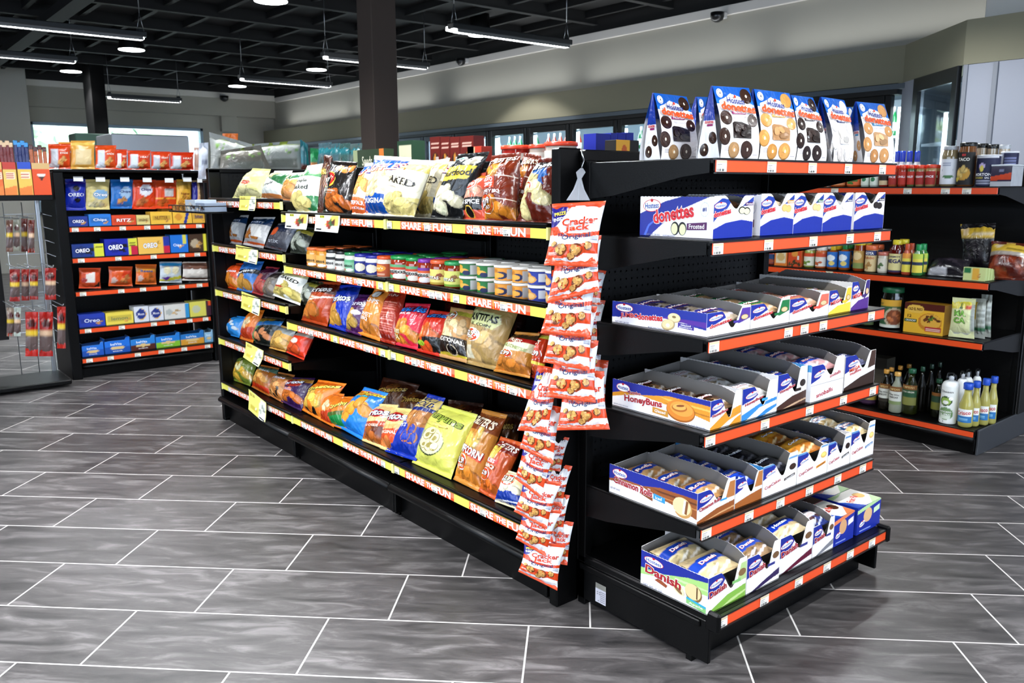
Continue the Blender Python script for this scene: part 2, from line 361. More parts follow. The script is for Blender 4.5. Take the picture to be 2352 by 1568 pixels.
# left and front of the shop (behind the camera): glazed fronts
b = MB(); b.box(-4.7, -4.5, -4.5, 16.2, 2.75, 3.5, WC); b.box(-4.7, -4.5, -4.5, 16.2, 0, .6, WC); b.box(-4.7, -4.5, 6, 16.2, .6, 2.75, WC); b.box(-4.7, -4.5, -4.5, -1.8, .6, 2.75, WC); struct('wall_left', b, M['wall'])
b = MB(); b.box(-4.7, 8.2, -4.7, -4.5, 2.75, 3.5, WC); b.box(-4.7, 8.2, -4.7, -4.5, 0, .6, WC); b.box(-4.7, -2, -4.7, -4.5, .6, 2.75, WC); b.box(5, 8.2, -4.7, -4.5, .6, 2.75, WC); struct('wall_front', b, M['wall'])
b = MB(); b.box(-30, 30, 16.3, 60, -.3, -.1, 'b5b8b0'); o = struct('ground_outside', b, M['wall'])
rs = np.random.RandomState(5)
for i, (x, y, r) in enumerate([(3.2, 27, 1.7), (7.2, 28, 1.8), (11.2, 27, 1.8), (4.6, 34, 2.3), (15.5, 34, 2.4)]):
    t = thing('tree', ['round pale leafed tree outside the back window, nearest the pillar', 'bright leafed tree outside the middle of the back window', 'leafy tree outside the right end of the back window', 'tall pale tree farther off outside the back window', 'broad leafy tree at far right outside the back window'][i], 'tree', (x, y, -.1), 'trees outside the window')
    m_ = MB()
    for k in range(60):
        c = rs.randn(3)*r*.42; c[2] = c[2]*.6+2.2+r*.4; q = .3+.35*rs.rand(); nn = 7
        P = []; F = []
        for a in range(nn+1):
            for d in range(nn): th_, ph = np.pi*a/nn, 2*np.pi*d/nn; rr = q*(.8+.4*rs.rand()); P.append((x+c[0]+rr*np.sin(th_)*np.cos(ph), y+c[1]+rr*np.sin(th_)*np.sin(ph), c[2]+rr*np.cos(th_)))
        for a in range(nn):
            for d in range(nn): F.append((a*nn+d, a*nn+(d+1) % nn, (a+1)*nn+(d+1) % nn, (a+1)*nn+d))
        m_.add(P, F, '88aa77')
    m_.build('foliage', M['leaf'], t); m_ = MB(); m_.tube([(x, y, -.1), (x+.1, y, 1.5), (x, y, 2.6)], .13, '4b3b2c'); m_.build('trunk', M['dark'], t)
sun = bpy.data.lights.new('sun', 'SUN'); sun.energy = 14; sun.angle = .01; so = bpy.data.objects.new('sun', sun); COL.objects.link(so); so.rotation_euler = (rad(40), 0, rad(15))
# columns
for nm, x, y, w, d, lab, c in (('column', 3.30, 5.66, .215, .215, 'square charcoal column rising behind the chip aisle to the dark ceiling', '544a44'), ('column', 3.3, 13.9, .2, .45, 'black column in front of the back window, behind the cookie shelves', '050506')):
    b = MB(); b.box(x, x+w, y, y+d, 0, 3.15, c, .006); tag(b.build(nm, M['column']), lab, 'column')
# ---------------------------------------------------------------- lamps
def linear_lamp(x0, x1, y, label, double=False, light=26, vis=True):
    z = 2.62; t = thing('hanging_lamp', label, 'lamp', ((x0+x1)/2, y, z), 'linear lamps hung from the ceiling')
    b = MB(); b.box(x0, x1, y-.045, y+.045, z, z+.045, '2a2d30', .006); b.build('housing', M['plastic'], t)
    b = MB(); b.box(x0+.02, x1-.02, y-.03, y+.03, z-.022, z, 'ffffff', .006)
    if double: b.box(x0+.02, x0+.45*(x1-x0), y+.06, y+.1, z-.005, z+.03, 'ffffff', .006); b.box(x0+.6*(x1-x0), x1-.12, y+.06, y+.1, z-.005, z+.03, 'ffffff', .006)
    b.build('diffuser', M['lamp'], t)
    b = MB()
    for x in np.arange(x0+.05, x1-.03, .04): b.box(x, x+.004, y-.034, y+.034, z-.026, z, '888888')
    b.box(x0+.05, x1-.03, y-.036, y-.034, z-.026, z, '777777'); b.box(x0+.05, x1-.03, y+.034, y+.036, z-.026, z, '777777'); b.build('louvre', M['plastic'], t)
    for x in (x0+.04, x1-.04):
        b = MB(); b.tube([(x, y, 3.2), (x, y, z+.2)], .004, '9a9da0', 6); b.tube([(x, y, z+.2), (x-.03, y, z+.045)], .003, '9a9da0', 6); b.tube([(x, y, z+.2), (x+.03, y, z+.045)], .003, '9a9da0', 6); b.box(x-.02, x+.02, y-.02, y+.02, z+.045, z+.07, '3a3d40', .004); b.build('cable', M['steel'], t)
    area('lamp_light', ((x0+x1)/2, y, z-.04), (0, 0, 0), x1-x0, .07, light, (.93, .97, 1), 150)
linear_lamp(1.14, 2.37, 7.95, 'long louvred lamp at upper left, nearest of the left row')
linear_lamp(4.22, 5.58, 5.95, 'double strip lamp hanging right of the charcoal column', True, 34)
linear_lamp(4.06, 5.33, 7.95, 'strip lamp passing behind the charcoal column')
linear_lamp(1.0, 2.22, 9.8, 'louvred lamp left of the black column, second from the left edge')
linear_lamp(4.05, 5.27, 10.1, 'thin strip lamp between the two columns, below a downlight')
linear_lamp(3.33, 4.38, 13.2, 'farthest strip lamp in front of the back wall window', light=14)
for k, (x, y, e) in enumerate([(1.14, 5.0, 24), (-1.8, 5.0, 24), (1.14, 2.9, 27), (-1.0, 2.9, 54), (4.2, 2.6, 26), (1.2, .2, 30), (-1.6, .2, 66), (3.6, -.3, 22), (1.2, -2.4, 16), (4.2, -2.6, 14), (-1.8, 7.8, 20)]):  # lamps out of view, added to light the floor and shelves
    linear_lamp(x, x+1.25, y, 'added louvred ceiling lamp out of frame, above '+['the open floor left of the crisps aisle', 'the far left floor', 'the near end of the crisps aisle', 'the floor left of the camera', 'the end display', 'the spot where the camera stands', 'the floor beside and left of the camera', 'the floor right of the camera', 'the floor behind the camera', 'the floor behind and right of the camera', 'the floor left of the cookie shelving'][k], light=e)
for i, (px, py, d, lab) in enumerate([(622, 2, .3, 'round downlight cut by the top edge, left of the charcoal column'), (302, 114, .3, 'round downlight right of the black column top'), (163, 164, .28, 'round downlight at far left of the ceiling'), (727, 160, .28, 'round downlight just left of the charcoal column'), (545, 198, .28, 'small far downlight above the end of the thin strip lamp'), (1102, 80, .26, 'round downlight behind the double strip lamp')]):
    p = onz(px, py, 3.02); t = thing('downlight', lab, 'lamp', (p[0], p[1], 3.02), 'round ceiling downlights'); r = d/2
    b = MB(); b.lathe(p[0], p[1], 3.02, [(r*1.04, .0), (r*1.05, .012), (r*.9, .09), (r*.85, .22)], '08090a', 28); b.build('housing', M['plastic'], t)
    b = MB(); b.lathe(p[0], p[1], 3.01, [(r*.3, -.004), (r, .004), (r, .012)], 'ffffff', 28); b.build('lens', M['lamp'], t)
    l = bpy.data.lights.new('downlight_light', 'SPOT'); l.energy = 60; l.spot_size = rad(110); l.shadow_soft_size = .1; o = bpy.data.objects.new('downlight_light', l); COL.objects.link(o); o.location = (p[0], p[1], 2.98)
# area lights added above the soffit to brighten the upper wall, no fixtures there
for k, y in enumerate((3.5, 6.0, 8.6, 11.5, 14)):
    area('wall_wash_fill', (6.84, y, 2.45), (rad(180), rad(-12), 0), .05, 2.3, 3.6, (.93, .97, 1))
p = onx(8, 190, .9)
t = thing('pendant_lamp', 'dark bell pendant lamp at the far left edge under the ceiling', 'lamp', (.95, 7.9, 2.35))
b = MB(); b.lathe(.93, 7.9, 2.28, [(.17, 0), (.14, .08), (.06, .14), (.02, .2)], '1a1b1d'); b.build('shade', M['plastic'], t); b = MB(); b.tube([(.93, 7.9, 2.47), (.93, 7.9, 3.2)], .005, '55585c', 6); b.build('cord', M['plastic'], t)
b = MB(); b.lathe(.93, 7.9, 2.278, [(.1, 0), (.13, .006)], 'ffffff'); b.build('bulb', M['lamp'], t)
def sec_cam(px, py, X, label):
    p = onx(px, py, X); t = thing('security_camera', label, 'camera', tuple(p), 'wall security cameras')
    b = MB(); b.box(p[0], p[0]+.06, p[1]-.04, p[1]+.04, p[2]-.03, p[2]+.03, 'c9c9c9', .008); b.build('mount', M['plastic'], t)
    b = MB(); b.lathe(p[0]-.05, p[1], p[2]-.07, [(.02, 0), (.055, .02), (.065, .05), (.065, .09)], '17181a'); b.build('dome', M['plastic'], t)
sec_cam(1655, 35, 6.92, 'security camera on the pale trim of the cooler wall, right of the double lamp')
sec_cam(1065, 139, 6.92, 'security camera on the trim near the end of the lamp behind the column')
p = ony(513, 222, 15.7); t = thing('security_camera', 'dark dome camera high on the back wall, right of the window', 'camera', tuple(p), 'wall security cameras')
b = MB(); b.box(p[0]-.05, p[0]+.05, p[1], p[1]+.06, p[2]-.02, p[2]+.05, 'c9c9c9', .008); b.build('mount', M['plastic'], t); b = MB(); b.lathe(p[0], p[1]-.04, p[2]-.09, [(.02, 0), (.07, .03), (.08, .1)], '111214'); b.build('dome', M['plastic'], t)
# metal hood and glass screen behind the cookie shelves
a0 = ony(258, 350, 9.3); a1 = ony(433, 312, 9.3)
t = thing('equipment_hood', 'brushed steel equipment hood behind the cookie shelves, below the window', 'hood', ((a0[0]+a1[0])/2, 9.6, 0))
b = MB(); b.box(a0[0], a1[0], 9.3, 9.9, 1.3, a1[2], 'b9bcc0', .01); b.build('hood_canopy', M['steel'], t); b = MB(); b.box(a0[0]+.05, a1[0]-.05, 9.35, 9.9, 0, 1.3, '888b90', .01); b.build('base_cabinet', M['steel'], t)
b = MB(); q0 = ony(176, 345, 11); q1 = ony(206, 306, 11); b.box(q0[0], q1[0]+.3, 11, 11.35, 0, q1[2], '4e6a5c', .01); tag(b.build('drinks_cabinet', M['plastic']), 'dark green cabinet seen left of the black column below the window', 'cabinet')

# ---------------------------------------------------------------- cooler run
XC = 6.8
muls = [3.42+i*.76 for i in range(16)]
DI = ['behind the white bags at far right', 'behind the tall bags of the end display', 'above the bag gap of the end display', 'behind the blue boxes', 'above the blue cartons', 'with green bottles right of the tubs', 'behind the red lidded tubs', 'with green bottles behind the crisps', 'behind the small red carton', 'behind the red cartons', 'left of the red cartons', 'right of the charcoal column', 'just left of the charcoal column', 'left of the column, second', 'left of the column, third']
for i in range(15):
    y0, y1 = muls[i], muls[i+1]; t = thing('cooler_door', 'black framed glass cooler door '+DI[i], 'cooler door', (XC, (y0+y1)/2, .08), 'glass cooler doors along the right wall')
    b = MB()
    b.box(XC-.03, XC+.03, y0+.01, y0+.06, .1, 2.04, '0d0e10', .004); b.box(XC-.03, XC+.03, y1-.07, y1-.01, .1, 2.04, '0d0e10', .004)
    b.box(XC-.03, XC+.03, y0+.07, y1-.07, .1, .18, '0d0e10', .004); b.box(XC-.03, XC+.03, y0+.07, y1-.07, 1.97, 2.04, '0d0e10', .004); b.build('door_frame', M['plastic'], t)
    b = MB(); b.box(XC-.006, XC, y0+.07, y1-.07, .18, 1.97, 'ffffff'); b.build('door_glass', M['glass'], t)
    b = MB(); b.tube([(XC-.07, y0+.05, .9), (XC-.07, y0+.05, 1.3)], .012, '222426'); b.box(XC-.07, XC-.03, y0+.04, y0+.06, .9, .93, '222426'); b.box(XC-.07, XC-.03, y0+.04, y0+.06, 1.27, 1.3, '222426'); b.build('door_handle', M['plastic'], t)
b = MB(); b.box(XC-.04, XC+.1, 3.38, 15.8, 2.04, 2.126, '0b0c0e', .004); b.box(XC-.02, XC+.1, 3.38, 15.8, 0, .1, '0b0c0e'); b.box(7.6, 7.65, 2.0, 15.8, 0, 2.12, '6b7780')
b.box(6.9, 7.65, 3.36, 3.4, 0, 2.12, '6b7780'); b.box(6.75, 7.65, 2, 15.8, 2.08, 2.12, '59636b'); struct('wall_cooler_inside', b, M['greysteel'])
b = MB()
for i, y in enumerate(muls): b.box(XC+.1, XC+.13, y-.012, y+.012, .3, 1.95, 'ffffff')
tag(b.build('cooler_light', M['led']), 'upright light tubes inside the cooler beside the door posts', 'lamp', kind=None)
for i in range(0, 14, 2): area('cooler_lamp_light', (6.88, muls[i]+.76, 2.0), (0, rad(-62), 0), .08, 1.3, 8, (.75, .92, 1))
for zs in (.55, .95, 1.34, 1.73):
    b = MB(); b.box(6.97, 7.55, 3.42, 15.7, zs-.02, zs, 'b9c2c8'); tag(b.build('cooler_shelf', M['greysteel']), 'white wire cooler shelf carrying bottles, %s' % {.55: 'lowest', .95: 'second up', 1.34: 'third up', 1.73: 'topmost'}[zs], 'shelf', 'cooler shelves')
BC = ['1d6b3a', '2a8f52', 'c9d4d8', '1d6b3a', 'e8ecee', '2a4a9a', 'b8452e', 'd7dfa8', '355f8a', '2b9a60']
CN = {'1d6b3a': 'dark green', '2a8f52': 'green', 'c9d4d8': 'clear', 'e8ecee': 'white', '2a4a9a': 'blue', 'b8452e': 'red', 'd7dfa8': 'pale yellow', '355f8a': 'dusty blue', '2b9a60': 'bright green'}
rs = np.random.RandomState(11); BOT = {}
nb = 0
for i in range(13):
    c = BC[[4, 2, 8, 7, 0, 1, 9, 0, 2, 6, 1, 5, 2][i] % 10]
    for zs in (1.34, 1.73):
        if zs == 1.73 and i % 5 == 4: continue
        cc = c if zs == 1.34 else BC[(i*3+1) % 10]
        for j in range(6):
            y = muls[i]+.11+j*.108; hgt = .24 if zs == 1.34 else .23
            if cc not in BOT:
                m_ = MB(); m_.lathe(0, 0, 0, [(.034, 0), (.037, .02), (.037, .13), (.015, .19), (.014, .225), (.014, .24)], [cc]*4+['e8e8e8']*2, 10)
                m_.lathe(0, 0, .04, [(.0378, 0), (.0378, .07)], 'e9ebe6', 10); BOT[cc] = m_.build('drink_bottle', M['jar']); o = BOT[cc]
            else: o = BOT[cc].copy(); COL.objects.link(o)
            o.location = (7.04, y, zs); tag(o, ('%s bottle, %s cooler shelf, ' % (CN[cc], 'upper' if zs > 1.5 else 'lower'))+DI[i], 'bottle', 'bottles %s %s' % (DI[i], 'up' if zs > 1.5 else 'down')); nb += 1
# corner door set at an angle
dA = np.array([6.78, 3.35]); dB = np.array([6.12, 2.62]); ux = (dB-dA)/np.linalg.norm(dB-dA); nx = np.array([-ux[1], ux[0]])
if nx[0] > 0: nx = -nx
def dbox(b, s0, s1, n0, n1, z0, z1, c):
    P = [dA+ux*s+nx*n for s, n in ((s0, n0), (s1, n0), (s1, n1), (s0, n1))]
    b.add([(p[0], p[1], z) for z in (z0, z1) for p in P], [(0, 3, 2, 1), (4, 5, 6, 7), (0, 1, 5, 4), (1, 2, 6, 5), (2, 3, 7, 6), (3, 0, 4, 7)], c)
LD = np.linalg.norm(dB-dA)
b = MB(); dbox(b, 0, .27, -.06, .0, 0, 2.126, '9b9ea8'); struct('wall_corner', b, M['greysteel'])
t = thing('cooler_door', 'angled glass cooler door in the corner with a bright tube behind it', 'cooler door', (6.45, 2.97, .0))
b = MB(); dbox(b, .28, .36, 0, .03, .05, 2.12, '0d0e10'); dbox(b, LD-.07, LD, 0, .03, .05, 2.12, '0d0e10'); dbox(b, .36, LD-.07, 0, .03, 2.02, 2.12, '0d0e10'); dbox(b, .36, LD-.07, 0, .03, .05, .15, '0d0e10'); b.build('door_frame', M['plastic'], t)
b = MB(); dbox(b, .36, LD-.07, .01, .016, .15, 2.02, 'ffffff'); b.build('door_glass', M['glass'], t)
b = MB(); dbox(b, .5, .52, -.14, -.12, .3, 1.85, 'ffffff'); tag(b.build('cooler_light', M['led']), 'bright upright tube behind the angled corner cooler door', 'lamp')
b = MB(); dbox(b, .15, LD, -.5, -.12, 1.3, 1.32, 'cfd6da'); dbox(b, .15, LD, -.5, -.12, 1.62, 1.64, 'cfd6da'); tag(b.build('cooler_rack', M['greysteel']), 'pale shelf rack behind the angled corner cooler door', 'shelf')
area('corner_cooler_light', (6.75, 2.75, 2.0), (0, 0, 0), .3, .3, 6, (.75, .92, 1))
for j in range(5):
    p = dA+ux*(.42+j*.1)+nx*-.25; o = BOT[BC[[4, 2, 4, 7, 4][j]]] if False else list(BOT.values())[j % len(BOT)].copy(); COL.objects.link(o); o.location = (p[0], p[1], 1.32); tag(o, 'drink bottle on the middle shelf behind the angled corner door, place %s from the tube' % ['first', 'second', 'third', 'fourth', 'fifth'][j], 'bottle', 'bottles behind the corner door')
# ================================================================ GONDOLAS
def FR(face, ox, oy):
    if face == 'W': return lambda a, d, z: np.stack([ox+d+0*a, oy-a+0*d, z+0*a+0*d], -1)
    return lambda a, d, z: np.stack([ox+a+0*d, oy+d+0*a, z+0*a+0*d], -1)
def fbox(b, F, a0, a1, d0, d1, z0, z1, c, bev=0):
    p = F(np.float64(a0), np.float64(d0), np.float64(z0)); q = F(np.float64(a1), np.float64(d1), np.float64(z1)); b.box(p[0], q[0], p[1], q[1], p[2], q[2], c, bev)
OR = 'e85a2c'
def price_tag(F, a, d, z0, z1, par, w=.042, kind=0):
    b = MB(); nrm = F(0., -1., 0.)-F(0., 0., 0.)
    S = lambda u, v: F(a+u*w, d+0*u, z0+v*(z1-z0))
    b.sheet(S, 1, 1, col='f1ede6'); art = [('r', 0, 1, .78, .97, 'd9c9a2'), ('r', .08, .55, .6, .66, '8a8a88'), ('r', .08, .4, .48, .53, 'a0a09c'), ('r', .08, .5, .36, .41, 'a0a09c')]
    art += [('r', .1+i*.09, .1+i*.09+(.05, .025, .06)[i % 3], .05, .26, '1a1a1a') for i in range(8)]
    b.texts(S, art, w/(z1-z0), nrm, .0006); b.build('price_tag', M['paper'], par)
def strip_orange(F, w, d, z, par, tags, h=.032, tz=None):
    b = MB(); fbox(b, F, .004, w-.004, d-.006, d, z-h, z-.001, OR, .001); fbox(b, F, 0, w, d-.008, d+.004, z-.002, z+.003, '101010'); fbox(b, F, 0, w, d-.009, d, z-h-.004, z-h, '141414'); b.build('price_strip', M['plastic'], par)
    for a in tags: price_tag(F, a*w, d-.0075, z-h+.001, z-.003, par)
def strip_share(F, w, d, z, par, tags, seed, h=.03):
    b = MB(); nrm = F(0., -1., 0.)-F(0., 0., 0.); fbox(b, F, .006, w-.006, d-.006, d, z-h, z, 'e8e03a')
    S = lambda u, v: F(u*w, d-.0065+0*u, z-h+v*h); A = w/h
    art = [('r', .006, .994, 0, 1, 'e9e26c')]
    x = .1 if seed % 2 else .12
    for k in range(2):
        if k: x = .56
        art += [('r', x-.01, x+.35, .0, .34, 'dd5428'), ('r', x-.01, x+.35, .34, 1, 'e28a66'), ('t', 'SHARE', x+.07, .5, .14, .86, 'ffffff', 0, None, .034), ('t', 'THE', x+.185, .52, .06, .66, 'ffffff', 0, None, .03), ('t', 'FUN', x+.275, .5, .105, .88, 'ffffff', 0, None, .034), ('r', x+.149, x+.152, 0, 1, 'f5c23a'), ('r', x+.218, x+.221, 0, 1, 'f5c23a')]
    art += [('r', .47, .535, 0, 1, 'e9e26c'), ('E', .51, .5, .018, .34, 'b5231c'), ('r', .93, .994, 0, 1, 'e9e26c'), ('E', .965, .5, .017, .34, 'b5231c')]
    b.texts(S, art, A, nrm, .0012)
    fbox(b, F, -.002, .006, d-.012, d, z-h-.003, z+.004, 'e9e69a'); fbox(b, F, w-.006, w+.002, d-.012, d, z-h-.003, z+.004, 'e9e69a'); b.build('price_strip', M['plastic'], par)
    b = MB(); c0 = F(.003, d-.01, z+.012); c1 = F(w-.003, d-.01, z+.012); b.tube([c0, c1], .006, '0c0c0d'); fbox(b, F, 0, w, d-.003, d+.003, z, z+.016, '0c0c0d'); b.build('front_rail', M['black'], par)
    for a in tags: price_tag(F, a*w, d-.0095, z-h+.001, z-.001, par, .036)
def gondola(label, face, ox, oy, w, zs, dfront, dback, ztop, strip, tags, basez=.15, based=0, kick=.04, grey=False, ends=(1, 1), based_strip=False, name='gondola_shelving'):
    F = FR(face, ox, oy); c0 = F(w/2, dback/2, 0.); g = thing(name, label, 'shelving', tuple(float(x) for x in c0), 'shelving units')
    mk = M['black']
    b = MB(); fbox(b, F, 0, w, based, dback, basez-.022, basez, '0c0c0d', .004); c = [F(.002, based+.004, basez-.018), F(w-.002, based+.004, basez-.018)]
    if not based_strip: b.tube(c, .014, '0c0c0d', 10)
    b.build('base_deck', mk, g)
    b = MB(); fbox(b, F, .005, w-.005, based+kick, based+kick+.02, 0, basez-.022, '0c0c0d'); b.build('kick_plate', mk, g)
    b = MB(); fbox(b, F, 0, w, dback, dback+.005, basez-.02, ztop-.03, '0c0c0d'); b.build('back_panel', M['peg'], g)
    b = MB(); fbox(b, F, -.004, w+.004, dback-.018, dback+.03, ztop-.035, ztop, '0c0c0d', .004); b.build('top_rail', mk, g)
    for a in (0, w-.03):
        b = MB(); fbox(b, F, a, a+.03, dback-.03, dback, 0, ztop-.03, '0c0c0d', .002)
        for z in np.arange(basez+.05, ztop-.06, .05): fbox(b, F, a+.009, a+.013, dback-.0304, dback-.029, z, z+.028, '000000'); fbox(b, F, a+.018, a+.022, dback-.0304, dback-.029, z, z+.028, '000000')
        b.build('upright', mk, g)
    for e, a in ((0, .0), (1, w-.012)):
        if not ends[e]: continue
        b = MB(); fbox(b, F, a, a+.012, based+.02, dback, .02, basez-.02, '0c0c0d', .002)
        if e == 0 and face == 'S': fbox(b, F, -.006, 0, based+.05, dback-.01, basez-.045, basez-.025, '4a4a4a', .003)
        b.build('base_bracket', mk, g)
    for i, z in enumerate(zs):
        df = dfront if i < len(zs)-1 or not based_strip else based
        b = MB(); fbox(b, F, .004, w-.004, df, dback-.01, z-.014, z, '0c0c0d', .002); fbox(b, F, .004, w-.004, df, df+.006, z-.034, z, '0c0c0d', .002)
        sh = b.build('shelf', mk, g)
        if not (based_strip and i == len(zs)-1):
            for e, a in ((0, .002), (1, w-.006)):
                b = MB(); P = [(df+.015, z-.006), (dback-.012, z-.006), (dback-.012, z-.105), (dback-.12, z-.095), (df+.10, z-.045), (df+.015, z-.036)]
                v = [F(np.float64(a+s), np.float64(d), np.float64(zz)) for s in (0, .004) for d, zz in P]; n = len(P)
                b.add(v, [tuple(range(n)), tuple(range(n, 2*n))[::-1]]+[(k, (k+1) % n, n+(k+1) % n, n+k) for k in range(n)], '0c0c0d'); b.build('bracket', M['greysteel'] if grey else mk, sh)
        else:
            for a in (-.01, w-.006):
                b = MB(); fbox(b, F, a, a+.018, df-.016, df+.03, z-.045, z+.012, '0c0c0d', .006); b.build('end_cap', mk, sh)
        if strip == 'orange': strip_orange(F, w, df, z-.003, sh, tags[i])
        elif strip == 'share': strip_share(F, w, df, z-.003, sh, tags[i], i)
    return g, F
# end display (faces the camera's right): X 1.725..2.655
EZ = [1.383, 1.176, .921, .666, .404, .170]
gondola('black end display shelving holding the white and blue pastry boxes and bags', 'S', 1.735, 1.255, .925, EZ, .065, .535, 1.42, 'orange',
        [(.0, .235, .45, .66, .88), (.0, .24, .48, .7, .88), (.0, .37, .46, .57, .88), (.0, .27, .52, .73, .93), (.0, .21, .38, .55, .73, .9), (.0, .21, .4, .57, .72, .87)], basez=.165, based=0, kick=.08, based_strip=True)
# closing end panel between the end display and the crisps
b = MB(); b.box(1.652, 1.742, 1.8, 1.838, 0, 1.425, '0c0c0d', .005); b.box(1.652, 1.742, 1.799, 1.8, 1.22, 1.224, '6a6a6a')
for k in range(9): b.box(1.66+k*.007, 1.664+k*.007, 1.7985, 1.8, 1.232, 1.234+.004*(k % 3), '9a9a9a')
tag(b.build('end_post', M['black']), 'black upright end post between the crisps and the pastry display, with the hanging snack strip', 'post')
# crisps run, three sections facing the left
CT = [[(.01, .285, .43, .6, .77), (.01, .31, .36, .47, .75), (.01, .17, .31, .63, .8), (.01, .3, .62, .85)], [(.3, .5, .86), (.35, .6, .75, .93), (.25, .5, .8, .93), (.12, .4, .55, .9)]]
CZ = [1.195, .957, .690, .226]
g, FA = gondola('black shelving of the crisps aisle, near section beside the end post', 'W', 1.655, 2.765, .925, CZ, 0, .5, 1.42, 'share', CT[0], basez=.15, based=-.03, kick=.05)
g, FB = gondola('black shelving of the crisps aisle, middle section with the dip jars', 'W', 1.655, 3.695, .925, CZ, 0, .5, 1.42, 'share', CT[1], basez=.15, based=-.03, kick=.05)
CZ2 = [1.252, 1.008, .762, .486, .226]
g, FC = gondola('black shelving of the crisps aisle, far section with five shelves', 'W', 1.655, 4.625, .925, CZ2, 0, .5, 1.42, 'share', [(.3, .8), (.2, .6), (.15, .8), (.3,), (.1, .7)], basez=.15, based=-.03, kick=.05)
t = thing('far_end_display', 'back of the far end display closing the crisps aisle, black pegboard', 'shelving', (2.15, 4.66, 0))
b = MB(); b.box(1.72, 2.62, 4.645, 4.652, .1, 1.41, '0c0c0d'); b.build('back_panel', M['peg'], t)
b = MB(); b.box(1.652, 1.72, 4.632, 4.67, 0, 1.42, '0c0c0d', .004); b.build('upright', M['black'], t); b = MB(); b.box(2.62, 2.67, 4.632, 4.67, 0, 1.42, '0c0c0d', .004); b.build('upright', M['black'], t)
b = MB(); b.box(1.652, 2.67, 4.632, 4.67, 1.40, 1.425, '0c0c0d', .003); b.build('top_rail', M['black'], t)
b = MB(); b.box(1.70, 2.65, 4.67, 4.87, 1.35, 1.364, '0c0c0d', .003); b.build('shelf', M['black'], t)
b = MB(); b.box(1.80, 2.6, 4.67, 4.95, .1, .15, '0c0c0d', .003); b.box(1.82, 2.58, 4.67, 4.93, 0, .1, '0c0c0d'); b.build('base_deck', M['black'], t)
# back side of the same run: a plain top board that the pet food and boxes stand on
b = MB(); b.box(2.19, 2.66, 1.86, 4.62, 1.30, 1.318, '0c0c0d', .003)
b.box(2.64, 2.66, 1.86, 4.62, 0, .15, '0c0c0d'); b.box(2.19, 2.2, 1.86, 4.62, 0, 1.3, '0c0c0d'); tag(b.build('rear_top_shelf', M['black']), 'black top shelf on the far side of the crisps aisle carrying cartons and tubs', 'shelf')
# spice shelving on the right
g, FS1 = gondola('black shelving on the right with spices, sauces and oil bottles, grey brackets', 'W', 4.25, 2.84, 1.235, [1.309, .860, .568, .128], 0, .5, 1.42, 'orange', [(.05, .32, .64, .79, .87), (.32,), (.2, .28), ()], basez=.1, based=-.005, kick=.03, grey=True)
g, FS2 = gondola('black shelving on the right, far section half hidden by the end display', 'W', 4.25, 4.08, 1.235, [1.309, .860, .568, .128], 0, .5, 1.42, 'orange', [(.3,), (.5,), (.5,), ()], basez=.1, based=-.005, kick=.03, grey=True)
b = MB(); b.box(4.27, 5.35, 1.59, 1.602, 0, .13, '43464b', .003); b.box(4.74, 4.86, 1.585, 1.60, .13, 1.42, '0c0c0d', .003); tag(b.build('end_plinth', M['greysteel']), 'grey plinth plate closing the end of the spice shelving', 'plinth')
# cookie shelving at the back left, facing the camera
YC = 6.35
g, FK = gondola('black cookie shelving at the back left with six orange striped shelves', 'S', 1.285, YC, .925, [1.062, .850, .618, .357, .145], 0, .45, 1.43, 'orange', [(.02, .17, .35, .53, .68, .8, .93), (.04, .3, .56, .78, .9), (.03, .3, .46, .62, .76, .9), (.04, .28, .52, .66, .8, .93), (.03, .18, .38, .56, .74, .93)], basez=.1, based=0, kick=.03)
b = MB(); b.box(1.215, 1.28, YC-.02, YC+.45, 0, 1.43, '0c0c0d', .004); tag(b.build('side_panel', M['black']), 'black side panel at the left end of the cookie shelving', 'panel')
b = MB(); b.box(2.225, 2.27, YC, YC+.45, 0, 1.43, '0c0c0d', .004); tag(b.build('side_panel', M['black']), 'black side panel at the right end of the cookie shelving, next to the crisps aisle', 'panel')
b = MB(); b.box(1.22, 2.25, YC-.02, YC+.45, 1.43, 1.448, '0c0c0d', .003)
tag(b.build('top_board', M['black']), 'black top board of the cookie shelving under the orange pouches', 'shelf')
